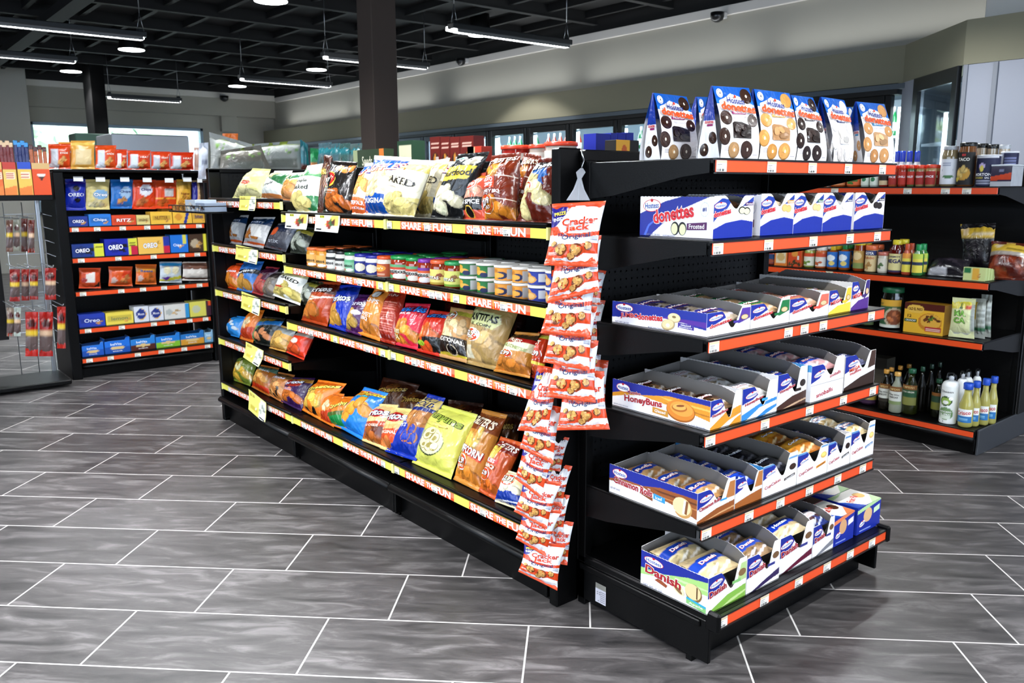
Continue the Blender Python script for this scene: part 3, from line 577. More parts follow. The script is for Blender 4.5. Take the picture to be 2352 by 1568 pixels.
# ================================================================ PACKAGING
def sh(c, k): return np.clip(hx(c)*k, 0, 1)
class Noise2:
    def __init__(s, seed):
        r = np.random.RandomState(seed); s.k = r.randn(9, 2)*np.array([9, 5]); s.p = r.rand(9)*6.28; s.a = r.rand(9)*.7+.3
    def __call__(s, u, v):
        w = 0*u
        for k, p, a in zip(s.k, s.p, s.a): w = w+a*(1-np.abs(np.sin(k[0]*u+k[1]*v+p+1.2*np.sin(3*v+p))))
        return w/len(s.p)-.42
def bag(name, label, cat, C, art, T=.05, seed=0, group=None, back=None, nu=30, nv=42, N=None, seal=.05, crumple=1., mt='film', drop=None, text=True, par=None, pinch=.07):
    """pillow bag from 4 world corners bl, br, tr, tl (front face seen), art on the front"""
    bl, br, tr, tl = [np.array(c, float) for c in C]
    n = np.cross(br-bl, tl-bl); n /= np.linalg.norm(n)
    if np.dot(n, CAMP-(bl+tr)/2) < 0: n = -n
    if drop is not None:
        dz = drop+.002-min(bl[2], br[2]); 
        for q in (bl, br, tr, tl): q[2] += dz
    nz = Noise2(seed); ww = (np.linalg.norm(br-bl)+np.linalg.norm(tr-tl))/2; hh = (np.linalg.norm(tl-bl)+np.linalg.norm(tr-br))/2
    def prof(s, p, q): return np.clip(1-np.abs(2*s-1)**p, 0, 1)**q
    def base(u, v):
        uu = .5+(u-.5)*(1-pinch*np.sin(np.pi*np.clip(v, 0, 1)))
        vv = v
        return (np.multiply.outer((1-uu)*(1-vv), bl)+np.multiply.outer(uu*(1-vv), br)+np.multiply.outer(uu*vv, tr)+np.multiply.outer((1-uu)*vv, tl))
    def disp(u, v):
        vs = np.clip((v-seal)/(1-2*seal), 0, 1)
        d = T*prof(u, 2.6, .62)*prof(vs, 3.2, .6)
        e = prof(u, 8, 1)*prof(v, 30, 1)
        w = nz(u, v); w2 = nz(2.3*u+1, 2.1*v+2)
        edge = 1+1.2*np.exp(-((v-.1)/.12)**2)+1.2*np.exp(-((v-.9)/.12)**2)
        return d+crumple*e*edge*(w*.018+w2*.010)*min(1, hh/.2)
    def Sf(u, v): u = np.asarray(u, float); v = np.asarray(v, float); return base(u, v)+np.multiply.outer(disp(u, v), n)
    def Sb(u, v): u = np.asarray(u, float); v = np.asarray(v, float); return base(u, v)-np.multiply.outer(disp(1-u, v)*.75, n)
    b = MB(); b.sheet(Sf, nu, nv, art, smooth=True); b.sheet(Sb, max(8, nu//3), max(10, nv//3), col=back or (art[0][1]), smooth=True, flip=True)
    if text: b.texts(Sf, art, ww/hh, n, .0016 if hh > .12 else .0008)
    o = b.build(name, M[mt], par)
    if label: tag(o, label, cat, group)
    return o
def carton(name, label, cat, x0, x1, y0, y1, z0, z1, arts, col, group=None, face='S', par=None, res=.004, mt='carton', yaw=0):
    """box with artwork on the faces: front (S or W), side, top"""
    b = MB(); e = .0004
    b.box(x0+e, x1-e, y0+e, y1-e, z0, z1-e, col, .0008)
    cx, cy = (x0+x1)/2, (y0+y1)/2; cs, sn = math.cos(yaw), math.sin(yaw)
    P = {'S': ((x0, y0, z0), (x1-x0, 0, 0), (0, 0, z1-z0), (0, -1, 0)), 'W': ((x0, y1, z0), (0, y0-y1, 0), (0, 0, z1-z0), (-1, 0, 0)), 'T': ((x0, y0, z1), (x1-x0, 0, 0), (0, y1-y0, 0), (0, 0, 1)), 'TW': ((x0, y1, z1), (0, y0-y1, 0), (x1-x0, 0, 0), (0, 0, 1))}
    for k, art in arts.items():
        O, U, V, n = [np.array(q, float) for q in P[k]]
        S = lambda u, v, O=O, U=U, V=V, n=n: O+n*e+np.multiply.outer(np.asarray(u, float), U)+np.multiply.outer(np.asarray(v, float), V)
        lu, lv = np.linalg.norm(U), np.linalg.norm(V)
        b.sheet(S, int(np.clip(lu/res, 2, 110)), int(np.clip(lv/res, 2, 60)), art); b.texts(S, art, lu/lv, n, .0006)
    if yaw:
        for v in b.v: v[:, :2] = (v[:, :2]-[cx, cy]) @ np.array([[cs, sn], [-sn, cs]])+[cx, cy]
    o = b.build(name, M[mt], par)
    if label: tag(o, label, cat, group)
    return o
def hostess(cx, cy, w, h, rot=0): return [('E', cx, cy, w/2, h/2, 'c8202c', rot, .45), ('E', cx, cy, w/2*.94, h/2*.9, 'ffffff', rot, .6), ('t', 'Hostess', cx, cy, w*.78, h*.46, '1d4fa3', rot, None, .02), ('E', cx-.0*w, cy+h*.42, w*.07, h*.13, 'c8202c', 0, 1.4)]
def donut(cx, cy, rx, ry, c, c2='f3ead6'): return [('E', cx, cy, rx, ry, sh(c, .7), 0, .3), ('E', cx-.06*rx, cy+.06*ry, rx*.92, ry*.92, c, 0, .42), ('E', cx+.1*rx, cy+.2*ry, rx*.5, ry*.45, sh(c, 1.35), 0, .48), ('E', cx, cy, rx*.62, ry*.6, c, 0, .5), ('E', cx+.05*rx, cy, rx*.16, ry*.2, c2, 0, .55)]
def cluster(cx, cy, r, asp, seed=0):
    rs = np.random.RandomState(seed); o = [('E', cx+r*.1, cy-r*.1*asp, r*1.02, r*1.02*asp, '7a3d12', 0, .3)]
    for i in range(16):
        a = rs.rand()*6.28; q = r*.68*rs.rand()**.5; s = r*(.25+.22*rs.rand()); c = sh('d9a75e', .6+.65*rs.rand())
        o.append(('E', cx+q*math.cos(a), cy+q*math.sin(a)*asp, s, s*asp*.85, c, rs.rand()*3, .35+.02*i))
    return o
ST = {}
ST['bbq'] = [('bg', '191412'), ('b', .9, 1, '2b2421'), ('n', .62, .22, .36, .22, 'c06a2a', 16, .15, 1.5), ('n', .7, .88, .25, .08, 'c27a3c', 7, .1, 1.5), ('E', .3, .62, .3, .15, 'f2c14a'), ('E', .33, .62, .24, .12, 'c5281f', .1, .6), ('t', "Lay's", .33, .62, .38, .11, 'fff4e0', .15), ('t', 'Barbecue', .4, .42, .5, .045, 'd8cdbd'), ('t', 'Flavored', .4, .37, .3, .03, 'a89c8c')]
ST['cheddar'] = [('bg', 'f4e6cf'), ('b', .76, 1, '14489e'), ('b', 0, .3, 'ee7434', .0, .02), ('n', .5, .55, .45, .16, 'e8a75a', 12, .2, 1.5), ('t', 'Ruffles', .55, .8, .8, .1, 'ffffff', .2, 'c8281e', .03), ('t', 'CHEDDAR', .5, .22, .8, .07, 'ffffff', 0, None, .03), ('t', 'SOUR CREAM', .5, .13, .7, .04, 'ffffff')]
ST['ruffles'] = [('bg', 'f3ead8'), ('b', .72, 1, '0f4a9c', .1), ('b', 0, .33, '12509f', 0, .03), ('n', .5, .52, .5, .16, 'f1dfae', 12, .24, 1.5), ('t', 'RUFFLES', .52, .79, .95, .12, 'f6e9dc', .1, 'd34a2a', .03), ('t', 'ORIGINAL', .5, .24, .85, .08, 'ffffff', .02, None, .03)]
ST['baked'] = [('bg', 'f1ead0'), ('b', .82, 1, 'f0d977', -.06), ('b', 0, .3, 'e6d58a', .1), ('n', .62, .2, .42, .18, 'e9d58c', 14, .17, 1.5), ('E', .35, .8, .16, .055, 'd9632c', .2), ('t', "Lay's", .35, .8, .22, .04, 'fff0d0', .2), ('t', 'BAKED', .5, .62, .85, .12, '2a2118', -.12, None, .02), ('t', 'DELIGHTFULLY', .4, .51, .5, .025, '6a5a45', -.12)]
ST['popblack'] = [('bg', '17181a'), ('q', [(.0, .62), (1, .72), (1, .5), (0, .42)], '17181a'), ('q', [(.15, .74), (.95, .78), (.9, .58), (.1, .52)], 'f2d24d'), ('t', 'smartfood', .52, .655, .8, .1, '191919', .08, None, .02), ('n', .5, .28, .4, .17, 'f0e6c4', 16, .15, 1.5), ('n', .7, .88, .15, .06, 'efe6cf', 5, .1, 1.5), ('e', .3, .9, .15, .02, '4f9e7c')]
ST['spice'] = [('bg', 'e0634a'), ('n', .6, .55, .4, .25, 'e8a58c', 12, .18, 1.4), ('b', .86, 1, 'e99a2c'), ('q', [(.1, .42), (.95, .48), (.95, .22), (.05, .2)], '201613'), ('t', 'IN SPICE', .5, .36, .8, .09, 'ffffff', .05, None, .03), ('e', .5, .17, .16, .12, '1b1512'), ('o', .5, .17, .16, .12, 'e9c14e', .7), ('E', .45, .72, .25, .1, 'ffffff', .1), ('E', .45, .72, .22, .085, 'd9452c', .1, .6), ('t', '$2.99', .45, .72, .34, .07, 'ffffff')]
ST['bbqcrisp'] = [('bg', '7c2f17'), ('b', .75, 1, '8c3a1b'), ('n', .5, .14, .5, .16, 'd98a2e', 16, .17, 1.5), ('b', .3, .315, 'f2e6d6'), ('b', .63, .64, 'f2e6d6'), ('B', .1, .55, .46, .62, 'd8512c'), ('t', 'POTATO', .33, .575, .38, .06, 'ffffff', 0, None, .03), ('t', 'CRISPS', .33, .505, .36, .055, 'ffffff', 0, None, .03), ('t', 'HONEY BBQ', .42, .4, .7, .06, 'ffffff', 0, None, .02), ('E', .28, .24, .26, .13, 'ffffff', .2), ('E', .28, .24, .23, .11, 'df4a22', .2, .6), ('t', '$2.99', .28, .25, .36, .1, 'ffffff', .2, '5a1a0a', .03), ('t', 'ONLY', .32, .185, .2, .035, 'ffffff', .2), ('n', .4, .74, .22, .07, 'e8952e', 6, .12, 1.4), ('t', "CHESTER'S", .6, .87, .7, .08, 'f3e2c8', .15, '6b1f0e', .03)]
ST['munch'] = [('bg', '6e2512'), ('b', .8, 1, '16130f', .15), ('n', .42, .42, .42, .4, 'ecdca0', 15, .2, 1.5), ('t', 'unchos', .62, .87, .75, .12, 'ffffff', .28, '0b0b0b', .04), ('q', [(.25, .78), (.75, .82), (.85, .7), (.7, .66), (.78, .56), (.62, .6), (.6, .7), (.3, .72)], '2264a8'), ('E', .22, .5, .24, .1, 'ffffff', .2), ('E', .22, .5, .21, .085, 'd9452c', .2, .6), ('t', '$2.99', .22, .5, .34, .07, 'ffffff', .2)]
ST['simply'] = [('bg', 'eceee0'), ('b', .72, 1, '5a8f62'), ('b', 0, .28, '2f7446', .15), ('n', .5, .88, .4, .1, 'dfe3c0', 6, .16, 1.4), ('n', .55, .18, .42, .14, 'e8d58c', 12, .2, 1.4), ('t', 'simple', .45, .62, .6, .08, '2c2c2a'), ('t', 'baked', .5, .5, .6, .09, '2c2c2a')]
ST['paleyellow'] = [('bg', 'e2dd98'), ('e', .4, .5, .3, .16, 'f3ecc0'), ('n', .5, .2, .4, .12, 'e8dfa8', 8, .16, 1.4), ('e', .5, .48, .2, .06, 'd9562c'), ('t', "Lay's", .5, .48, .32, .05, 'ffffff')]
ST['greenwhite'] = [('bg', 'e9eae2'), ('b', .62, 1, '2d6b3e', -.3), ('n', .5, .86, .3, .08, 'e5d9a4', 5, .16), ('b', 0, .16, 'd98a4a'), ('t', 'simply', .45, .45, .5, .09, '3b3b38', .2)]
ST['orgreen'] = [('bg', 'e6a36a'), ('n', .5, .5, .4, .4, 'e0a052', 10, .2), ('b', .85, 1, '3f7d4c')]
ST['bluetwin'] = [('bg', 'c9c6c4'), ('b', .7, 1, '1d3d63'), ('b', 0, .14, 'cf5a22', .1), ('n', .4, .35, .3, .18, 'c9803a', 7, .16), ('q', [(.3, .7), (.8, .62), (.9, .3), (.5, .3)], 'e8e4de'), ('t', 'TWISTS', .5, .76, .6, .07, 'd8dde6'), ('b', .14, .2, 'b6b2b0')]
ST['navygrey'] = [('bg', '54545c'), ('b', .6, 1, '1c2740'), ('e', .3, .6, .2, .16, 'cf5a22'), ('t', 'stix', .5, .25, .5, .12, 'b9bcc2'), ('b', 0, .06, '8a3b1a')]
ST['olive'] = [('bg', '3a3f36'), ('b', .72, .86, 'a79c3c', -.1), ('n', .5, .4, .4, .3, 'b9bdae', 10, .17), ('b', .86, 1, '5b5a2c')]
ST['orange'] = [('bg', 'd8531d'), ('n', .5, .25, .4, .15, 'e58e2e', 8, .2), ('b', .85, 1, 'a83a14'), ('t', 'Doritos', .5, .6, .8, .1, 'fff', .1)]
ST['orange'][3] = ('t', 'Doritos', .5, .6, .8, .1, 'ffffff', .1)
ST['blue'] = [('bg', '3f7fc4'), ('b', .75, 1, '2a6cb4'), ('n', .45, .22, .35, .16, 'dba24c', 8, .2), ('b', .52, .66, '16181c', .1), ('t', 'Doritos', .5, .59, .8, .09, 'ffffff', .15, None, .02)]
ST['redpurple'] = [('bg', 'a83238'), ('b', .5, 1, '5c2340'), ('n', .5, .3, .4, .25, 'd06a5c', 8, .2)]
ST['greybrown'] = [('bg', '77706a'), ('b', .7, 1, '3a3332'), ('n', .5, .35, .4, .22, '9a8a78', 10, .18)]
ST['bakedfar'] = [('bg', 'f0efe6'), ('b', .8, 1, 'b9b586'), ('n', .5, .25, .42, .22, 'e3cf7a', 12, .2), ('e', .25, .55, .2, .14, 'fbfbf8'), ('t', 'BAKED', .6, .68, .6, .11, '24211c', -.1, None, .02), ('e', .3, .38, .2, .03, 'c8452c')]
ST['bluesnack'] = [('bg', '2f86c8'), ('n', .6, .4, .3, .3, 'd9e3ea', 7, .1), ('n', .4, .5, .3, .2, 'c9762e', 3, .12)]
ST['ginger'] = [('bg', 'd97a26'), ('b', 0, .35, 'b8401c', .2), ('n', .55, .5, .2, .14, 'f0d6a8', 4, .12), ('b', .9, 1, 'b35a18')]
ST['blackgreen'] = [('bg', '1d2420'), ('q', [(0, .3), (.3, .9), (.45, .85), (.2, 0), (0, 0)], '5aa06a'), ('b', .62, .78, '2f7fc0', .2), ('n', .6, .3, .3, .2, 'e29a6a', 7, .12), ('n', .5, .88, .35, .08, 'a3862e', 6, .12)]
ST['tanchip'] = [('bg', 'd6a552'), ('b', .7, 1, '9fa4a4'), ('n', .5, .35, .45, .3, 'e6b866', 12, .22), ('b', 0, .08, 'a8621e')]
ST['redbag'] = [('bg', 'e0401c'), ('b', .75, 1, '9a9088'), ('n', .4, .3, .3, .2, 'e8612e', 8, .2), ('e', .45, .55, .2, .1, 'f2ded0'), ('b', 0, .1, 'b52a12')]
ST['cheesegreen'] = [('bg', '6b7a2e'), ('n', .5, .35, .45, .3, 'c8a23c', 16, .15), ('n', .4, .6, .2, .15, 'e5e0b0', 4, .12), ('b', .85, 1, '3c4a22')]
ST['ringbag'] = [('bg', 'a8641e'), ('n', .45, .5, .4, .2, 'dfa44e', 14, .14), ('b', .78, 1, '5f7a68'), ('b', 0, .22, 'c23a18'), ('t', 'snack', .6, .78, .5, .08, 'e8ecf0')]
ST['dpurple'] = [('bg', '3b1a52'), ('b', .72, 1, 'c08a3c', .2), ('n', .5, .3, .42, .18, 'd97a2e', 12, .14), ('e', .45, .72, .38, .13, '9e2a1c'), ('t', 'Doritos', .45, .72, .8, .13, 'e9eaf4', .15, '2a1030', .03), ('s', .2, .6, .46, .54, 'c8b8d8', 4)]
ST['dtan'] = [('bg', 'b8763a'), ('n', .5, .4, .45, .35, 'dca062', 16, .15), ('b', .78, 1, '7d5a36'), ('t', 'Fritos', .5, .75, .7, .1, 'e6e2ee', .1, None, .03), ('n', .5, .3, .3, .2, '3a2a22', 4, .1)]
ST['cheetos'] = [('bg', 'e8862a'), ('b', .84, 1, 'd96a1c'), ('n', .4, .38, .38, .22, 'f5c95a', 14, .15), ('n', .4, .1, .4, .1, '1d1b18', 6, .12), ('t', 'Cheetos', .55, .74, .85, .12, 'f6e46a', .3, '141414', .05), ('e', .75, .5, .1, .1, 'f0a048')]
ST['cheetosgreen'] = [('bg', 'e07f26'), ('b', 0, .3, '1f8a48', .25), ('n', .25, .3, .2, .2, 'e0622e', 5, .14), ('b', .3, .42, '54662c', .25), ('t', 'Crunchy', .6, .62, .6, .15, 'f6e46a', .3, '141414', .05)]
ST['puffs'] = [('bg', '2a86d6'), ('b', .8, 1, 'e88a2c', .2), ('n', .6, .55, .3, .2, 'f2a63a', 8, .16, 1.2), ('n', .3, .25, .25, .18, 'f2a63a', 4, .15), ('t', 'Cheetos', .62, .88, .8, .09, 'f6d84a', .12, '141414', .05), ('t', 'puffs', .5, .78, .35, .05, '3ad0e0', .1, '0c3c66', .03), ('b', 0, .08, '1a66b8')]
ST['chili'] = [('bg', 'e6c88a'), ('b', 0, .38, '6b3218', .15), ('n', .5, .14, .42, .15, 'b8682c', 14, .14), ('b', .38, .5, 'b84a22', .15), ('e', .5, .72, .36, .11, 'c02a22'), ('t', 'Fritos', .5, .72, .85, .16, 'ffffff', .15, '2a2a5a', .04), ('t', 'CHILI CHEESE', .45, .4, .7, .06, 'f3e4cc', .12, None, .02)]
ST['fritos'] = [('bg', 'e6d08a'), ('b', 0, .46, 'd8562a', .15), ('n', .5, .1, .4, .1, 'e88a4a', 10, .13), ('b', .46, .56, 'ecb070', .15), ('e', .5, .74, .38, .12, 'c02a22'), ('t', 'Fritos', .48, .74, .9, .17, 'ffffff', .15, '2a2a5a', .04), ('t', 'ORIGINAL', .45, .38, .75, .07, 'ffe8d0', .12, None, .02)]
ST['pretzel'] = [('bg', '1238a8'), ('q', [(0, 1), (1, 1), (1, .5), (.6, .42), (.1, .62)], 'b0743a'), ('n', .6, .6, .3, .12, 'c98a4a', 12, .1, 1.5), ('q', [(0, 1), (1, 1), (1, .78), (0, .74)], 'd9c17a'), ('b', .7, .76, '1c2f7c', .05), ('t', 'ROLD', .45, .92, .7, .09, '1c2f6c', 0, None, .02), ('t', 'GOLD', .5, .82, .8, .09, '1c2f6c', 0, None, .02), ('t', 'TINY', .22, .52, .28, .06, 'ffffff', .1, None, .02), ('t', 'TWISTS', .26, .44, .36, .06, 'ffffff', .1, None, .02)]
for _k in ((.62, .3), (.78, .3), (.7, .42)): ST['pretzel'].append(('E', _k[0], _k[1], .14, .1, 'a8682c', 0, .4)); ST['pretzel'].append(('E', _k[0], _k[1], .1, .07, '1238a8', 0, .5))
ST['funyun'] = [('bg', 'd9d96a'), ('e', .45, .4, .31, .21, '2a3a1e'), ('e', .46, .41, .29, .2, 'e3dfb4'), ('t', 'Funyuns', .5, .78, .86, .15, '9fae4a', -.08, '263016', .05), ('b', .7, .72, 'd9d96a')]
for _x, _y, _r in ((.35, .48, .11), (.55, .46, .12), (.48, .34, .13), (.33, .33, .09), (.6, .34, .09), (.45, .56, .08)): ST['funyun'] += [('E', _x, _y, _r, _r*.68, '9c8c48', .3, .35), ('E', _x, _y+.004, _r*.94, _r*.62, 'efe6b8', .3, .42), ('E', _x, _y, _r*.5, _r*.3, 'a89a58', .3, .5)]
ST['funyun'] += [('E', .45, .655, .3, .028, 'a8883c', 0, .6), ('E', .45, .66, .28, .022, 'eccf86', 0, .7)]
ST['puffcorn'] = [('bg', 'c98a3c'), ('b', .7, 1, '8a4a24'), ('n', .5, .12, .45, .13, 'd98a34', 14, .15, 1.4), ('n', .45, .62, .28, .13, 'ecc25e', 6, .16, 1.2), ('q', [(.08, .5), (.95, .42), (.92, .32), (.06, .4)], 'd8522c'), ('t', 'PUFFCORN', .5, .42, .85, .1, 'ffffff', -.1, '7a1c10', .04), ('t', "CHESTER'S", .5, .82, .85, .12, 'f3e2c8', -.08, '6b1f0e', .04), ('E', .35, .26, .26, .1, 'ffffff', .0), ('E', .35, .26, .23, .085, 'df4a22', 0, .6), ('t', '$2.99', .35, .27, .36, .09, 'ffffff', 0, '5a1a0a', .03), ('t', 'ONLY', .37, .21, .2, .03, 'ffffff')]
ST['friesbbq'] = [('bg', 'c25a2a'), ('b', .75, 1, '8a2c1a'), ('n', .5, .15, .45, .15, 'd9752c', 14, .13, 1.3), ('n', .3, .76, .2, .1, 'eccb5e', 5, .14), ('t', "CHESTER'S", .6, .86, .8, .1, 'f3e2d8', -.1, '6b1f0e', .04), ('B', .05, .7, .52, .6, 'd8412c'), ('t', 'FRIES', .38, .56, .5, .065, 'ffffff', -.05, None, .03), ('t', 'BBQ', .45, .46, .45, .07, 'fff0d0', -.05, 'a83a14', .03), ('E', .35, .32, .25, .1, 'ffffff'), ('E', .35, .32, .22, .085, 'df4a22', 0, .6), ('t', '$2.99', .35, .33, .34, .08, 'ffffff', 0, '5a1a0a', .03)]
ST['popblue'] = [('bg', 'f0e2b4'), ('b', 0, .4, '1b3f9c', .12), ('n', .5, .5, .4, .1, 'f3ead0', 8, .13), ('b', .1, .14, 'd9dce8', .12), ('E', .42, .72, .34, .2, 'ffffff', .05), ('E', .42, .72, .3, .17, 'df4a22', .05, .6), ('t', '$2.99', .42, .74, .5, .18, 'ffffff', .05, '5a1a0a', .03), ('t', 'ONLY', .45, .61, .3, .07, 'ffffff', .05, None, .03)]
ST['rust'] = [('bg', 'b84a1c'), ('b', .7, 1, '5a1f10'), ('n', .3, .32, .28, .2, 'e08a3c', 6, .22, 1.3), ('b', .52, .56, 'e8d8c8', .2), ('t', 'Doritos', .5, .76, .8, .13, 'e9e4e0', .1, '2a1512', .03), ('s', .35, .75, .56, .6, 'e8d0c0', 3)]
ST['dblue'] = [('bg', '1438b0'), ('b', .82, 1, '0c2c86'), ('n', .3, .25, .26, .2, 'e0a84a', 6, .22, 1.3), ('t', 'Doritos', .5, .64, .85, .14, 'e9edf8', .1, '101828', .03), ('q', [(.1, .5), (.6, .62), (.62, .59), (.12, .46)], 'e88a2c')]
ST['dviolet'] = [('bg', '531f5c'), ('n', .35, .3, .3, .22, 'd9b05a', 8, .2, 1.3), ('t', 'Doritos', .5, .72, .8, .12, 'c9c2d4', .1, '180c20', .03), ('e', .6, .5, .25, .06, 'e9e2ee')]
ST['sweetchip'] = [('bg', 'e8913a'), ('e', .55, .86, .25, .1, '7a4218'), ('e', .55, .84, .18, .07, 'f2ece4'), ('n', .5, .12, .45, .12, 'd98a3a', 10, .2), ('t', 'CHIPS', .55, .7, .6, .09, 'f5ecdc', -.05, None, .02), ('t', 'SWEET', .45, .42, .6, .08, 'fff6e6', -.05, None, .02), ('t', 'BBQ', .4, .33, .4, .08, 'fff6e6', -.05, None, .02)]
ST['redtext'] = [('bg', 'a8321c'), ('b', 0, .14, '8a2412')]+[('s', .15, .88, .2+.2*i, .36+.2*i, 'd98a78', 4) for i in range(3)]+[('t', 'Chips', .5, .88, .5, .08, 'e8c0b0'), ('B', 0, .12, 0, 1, 'd8d0c8')]
ST['munchies'] = [('bg', 'd9304a'), ('n', .5, .28, .46, .28, 'e89a3c', 18, .17, 1.2), ('q', [(.02, .95), (.98, .95), (.98, .68), (.02, .74)], 'c8283c'), ('t', 'munchies', .52, .84, .92, .17, '2a7fd0', .05, '0e2c66', .03), ('t', 'SNACK MIX', .4, .71, .6, .05, 'ffffff', .03, None, .02), ('t', 'CHEESE', .25, .3, .42, .08, 'fff3c0', -.05, 'a85a12', .03), ('t', 'FIX', .25, .19, .3, .1, 'fff3c0', -.05, 'a85a12', .03)]
ST['munchflam'] = [('bg', 'c8321e'), ('n', .5, .42, .35, .15, 'e2722a', 10, .18, 1.2), ('b', 0, .34, '17140f', .12), ('n', .5, .14, .35, .1, 'd95a2a', 6, .14), ('t', 'munchies', .55, .88, .9, .15, '3a7fc4', .1, '0e1c46', .03), ('e', .3, .2, .2, .06, 'a8c83c')]
ST['trad'] = [('bg', 'c99a64'), ('n', .5, .62, .45, .2, 'e6c79a', 20, .13, 1.2), ('b', .84, 1, 'c8c24a'), ('b', 0, .4, '2a1f18', .0), ('b', 0, .1, 'c8bc3a', 0, .02), ('t', 'TRADITIONAL', .5, .34, .95, .08, 'f3eadc', -.05, None, .03), ('e', .62, .17, .17, .09, '15100d'), ('o', .62, .17, .17, .09, 'd8c8b0', .8), ('E', .32, .82, .28, .1, 'ffffff', -.05), ('E', .32, .82, .25, .085, 'df4a22', -.05, .6), ('t', '$2.99', .32, .825, .4, .09, 'ffffff', -.05, '5a1a0a', .03)]
ST['santitas'] = [('bg', 'b0925a'), ('b', .82, 1, '8f8c56'), ('n', .5, .3, .48, .3, 'cbaa74', 16, .2, 1.3), ('q', [(.06, .72), (.12, .8), (.84, .74), (.9, .62), (.8, .52), (.1, .6)], 'd6d79a'), ('t', 'SANTITAS', .47, .68, .76, .11, '161a14', -.06, None, .03), ('t', 'EL CORN', .5, .57, .5, .04, '1a1c16', -.06), ('E', .3, .42, .27, .1, 'ffffff', -.05), ('E', .3, .42, .245, .085, 'df4a22', -.05, .6), ('t', '$2.99', .3, .43, .4, .1, 'ffffff', -.05, '5a1a0a', .03), ('t', 'ONLY', .36, .385, .26, .04, 'ffffff', -.05), ('e', .58, .9, .09, .07, '5a3a1e'), ('q', [(.08, .26), (.36, .27), (.34, .1), (.06, .1)], 'e6dcc0')]
ST['fried'] = [('bg', 'c98a3a'), ('b', .8, 1, '3c2a18'), ('b', .7, .8, 'a8241c'), ('b', .5, .7, 'ece4c0', .05), ('n', .5, .17, .46, .17, 'd9893a', 14, .17, 1.2), ('t', 'FRIES', .5, .75, .5, .08, 'f3e4cc', -.1, None, .03), ('t', 'CHILI CHEESE', .5, .6, .85, .07, 'a3b070', -.12, None, .03), ('E', .3, .43, .33, .1, 'ffffff', -.05), ('E', .3, .43, .3, .085, 'df4a22', -.05, .6), ('t', '$2.99', .3, .43, .5, .1, 'ffffff', -.05, '5a1a0a', .03)]
ST['hotfry'] = [('bg', 'c8401e'), ('b', .85, 1, 'd9d25a'), ('n', .5, .2, .4, .15, 'd9622a', 10, .16), ('b', .28, .34, 'e8d24a'), ('E', .5, .5, .42, .14, 'ffffff'), ('E', .5, .5, .38, .12, 'df4a22', 0, .6), ('t', '$2.99', .5, .5, .6, .12, 'ffffff', 0, '5a1a0a', .03), ('t', 'HOT', .5, .74, .5, .1, 'fff0d8', 0, None, .03)]
ST['dkbrown'] = [('bg', '4a2414'), ('n', .5, .6, .4, .25, '7a4a22', 8, .16), ('t', 'Cheetos', .5, .72, .7, .14, 'b89a4a', .2, '0e0b08', .04)]
ST['dkred'] = [('bg', '5c1a10'), ('b', .3, .5, '3c120c'), ('e', .5, .5, .3, .2, '7c2a1a')]
# ---- crisps placed on the aisle shelves: pixel corners bl, br, tr, tl of each bag seen from the camera
def chip(label, q, z, style, lean=20, T=.05, X=None, seed=None, group=None, nu=36, nv=50, crumple=1.):
    cb = ((q[0][0]+q[1][0])/2, (q[0][1]+q[1][1])/2)
    if X is None: X = float(np.clip(onz(cb[0], cb[1]+2, z)[0], 1.70, 1.86))
    L = rad(lean); N = (math.cos(L), 0, -math.sin(L)); P0 = (X+T*.45, 0, z)
    C = [pl(px, py, P0, N) for px, py in q]
    chip.n += 1
    return bag('crisp_bag', label, 'crisps', C, ST[style], T, seed if seed is not None else chip.n, group or 'bags of crisps on the aisle shelves', nu=nu, nv=nv, drop=z, crumple=crumple)
chip.n = 0
Z = CZ[0]
for lab, q, st, T in [
    ('dark brown crisp bag standing edge on beside the black barbecue bag', [(729, 488), (744, 490), (762, 355), (745, 352)], 'dkbrown', .02),
    ('blue topped ridged crisp bag standing behind the pale baked bags', [(925, 490), (1000, 490), (1045, 362), (925, 357)], 'ruffles', .04),
    ('honey barbecue crisp bag standing behind, between its twin and the dark bag with blue ribbon', [(1185, 503), (1232, 506), (1243, 352), (1203, 344)], 'bbqcrisp', .04),
    ('white and green bag with folded top at the left end of the middle top shelf', [(658, 489), (729, 492), (742, 375), (706, 380)], 'simply', .05),
    ('black barbecue crisp bag with a red and yellow oval logo', [(740, 492), (806, 496), (822, 372), (762, 368)], 'bbq', .05),
    ('cheddar ridged crisp bag, blue top and orange base, right of the black barbecue bag', [(807, 495), (842, 498), (880, 372), (838, 375)], 'cheddar', .045),
    ('big ridged crisp bag with blue top and blue base marked original', [(836, 498), (900, 501), (945, 362), (860, 357)], 'ruffles', .05),
    ('front pale yellow and white baked crisp bag', [(870, 500), (950, 504), (997, 373), (913, 372)], 'baked', .055),
    ('second baked crisp bag, partly hidden behind the first, left of the black popcorn bag', [(952, 503), (990, 505), (1034, 366), (998, 372)], 'baked', .04),
    ('black popcorn bag with a yellow label', [(985, 503), (1060, 506), (1125, 346), (1053, 352)], 'popblack', .055),
    ('short pinkish red spicy crisp bag with a price oval', [(1055, 505), (1115, 508), (1124, 392), (1085, 398)], 'spice', .04),
    ('tall brown honey barbecue crisp bag with a price oval', [(1112, 505), (1185, 508), (1197, 343), (1128, 352)], 'bbqcrisp', .055),
    ('dark crisp bag with large pale crisps and a blue ribbon beside the end post', [(1185, 508), (1272, 511), (1291, 356), (1238, 356)], 'munch', .05)]:
    chip(lab, q, Z, st, 16, T, X=1.70 if T > .042 else (1.80 if T <= .04 and 'behind' in lab else 1.72), nu=64, nv=92)
Z = CZ2[0]
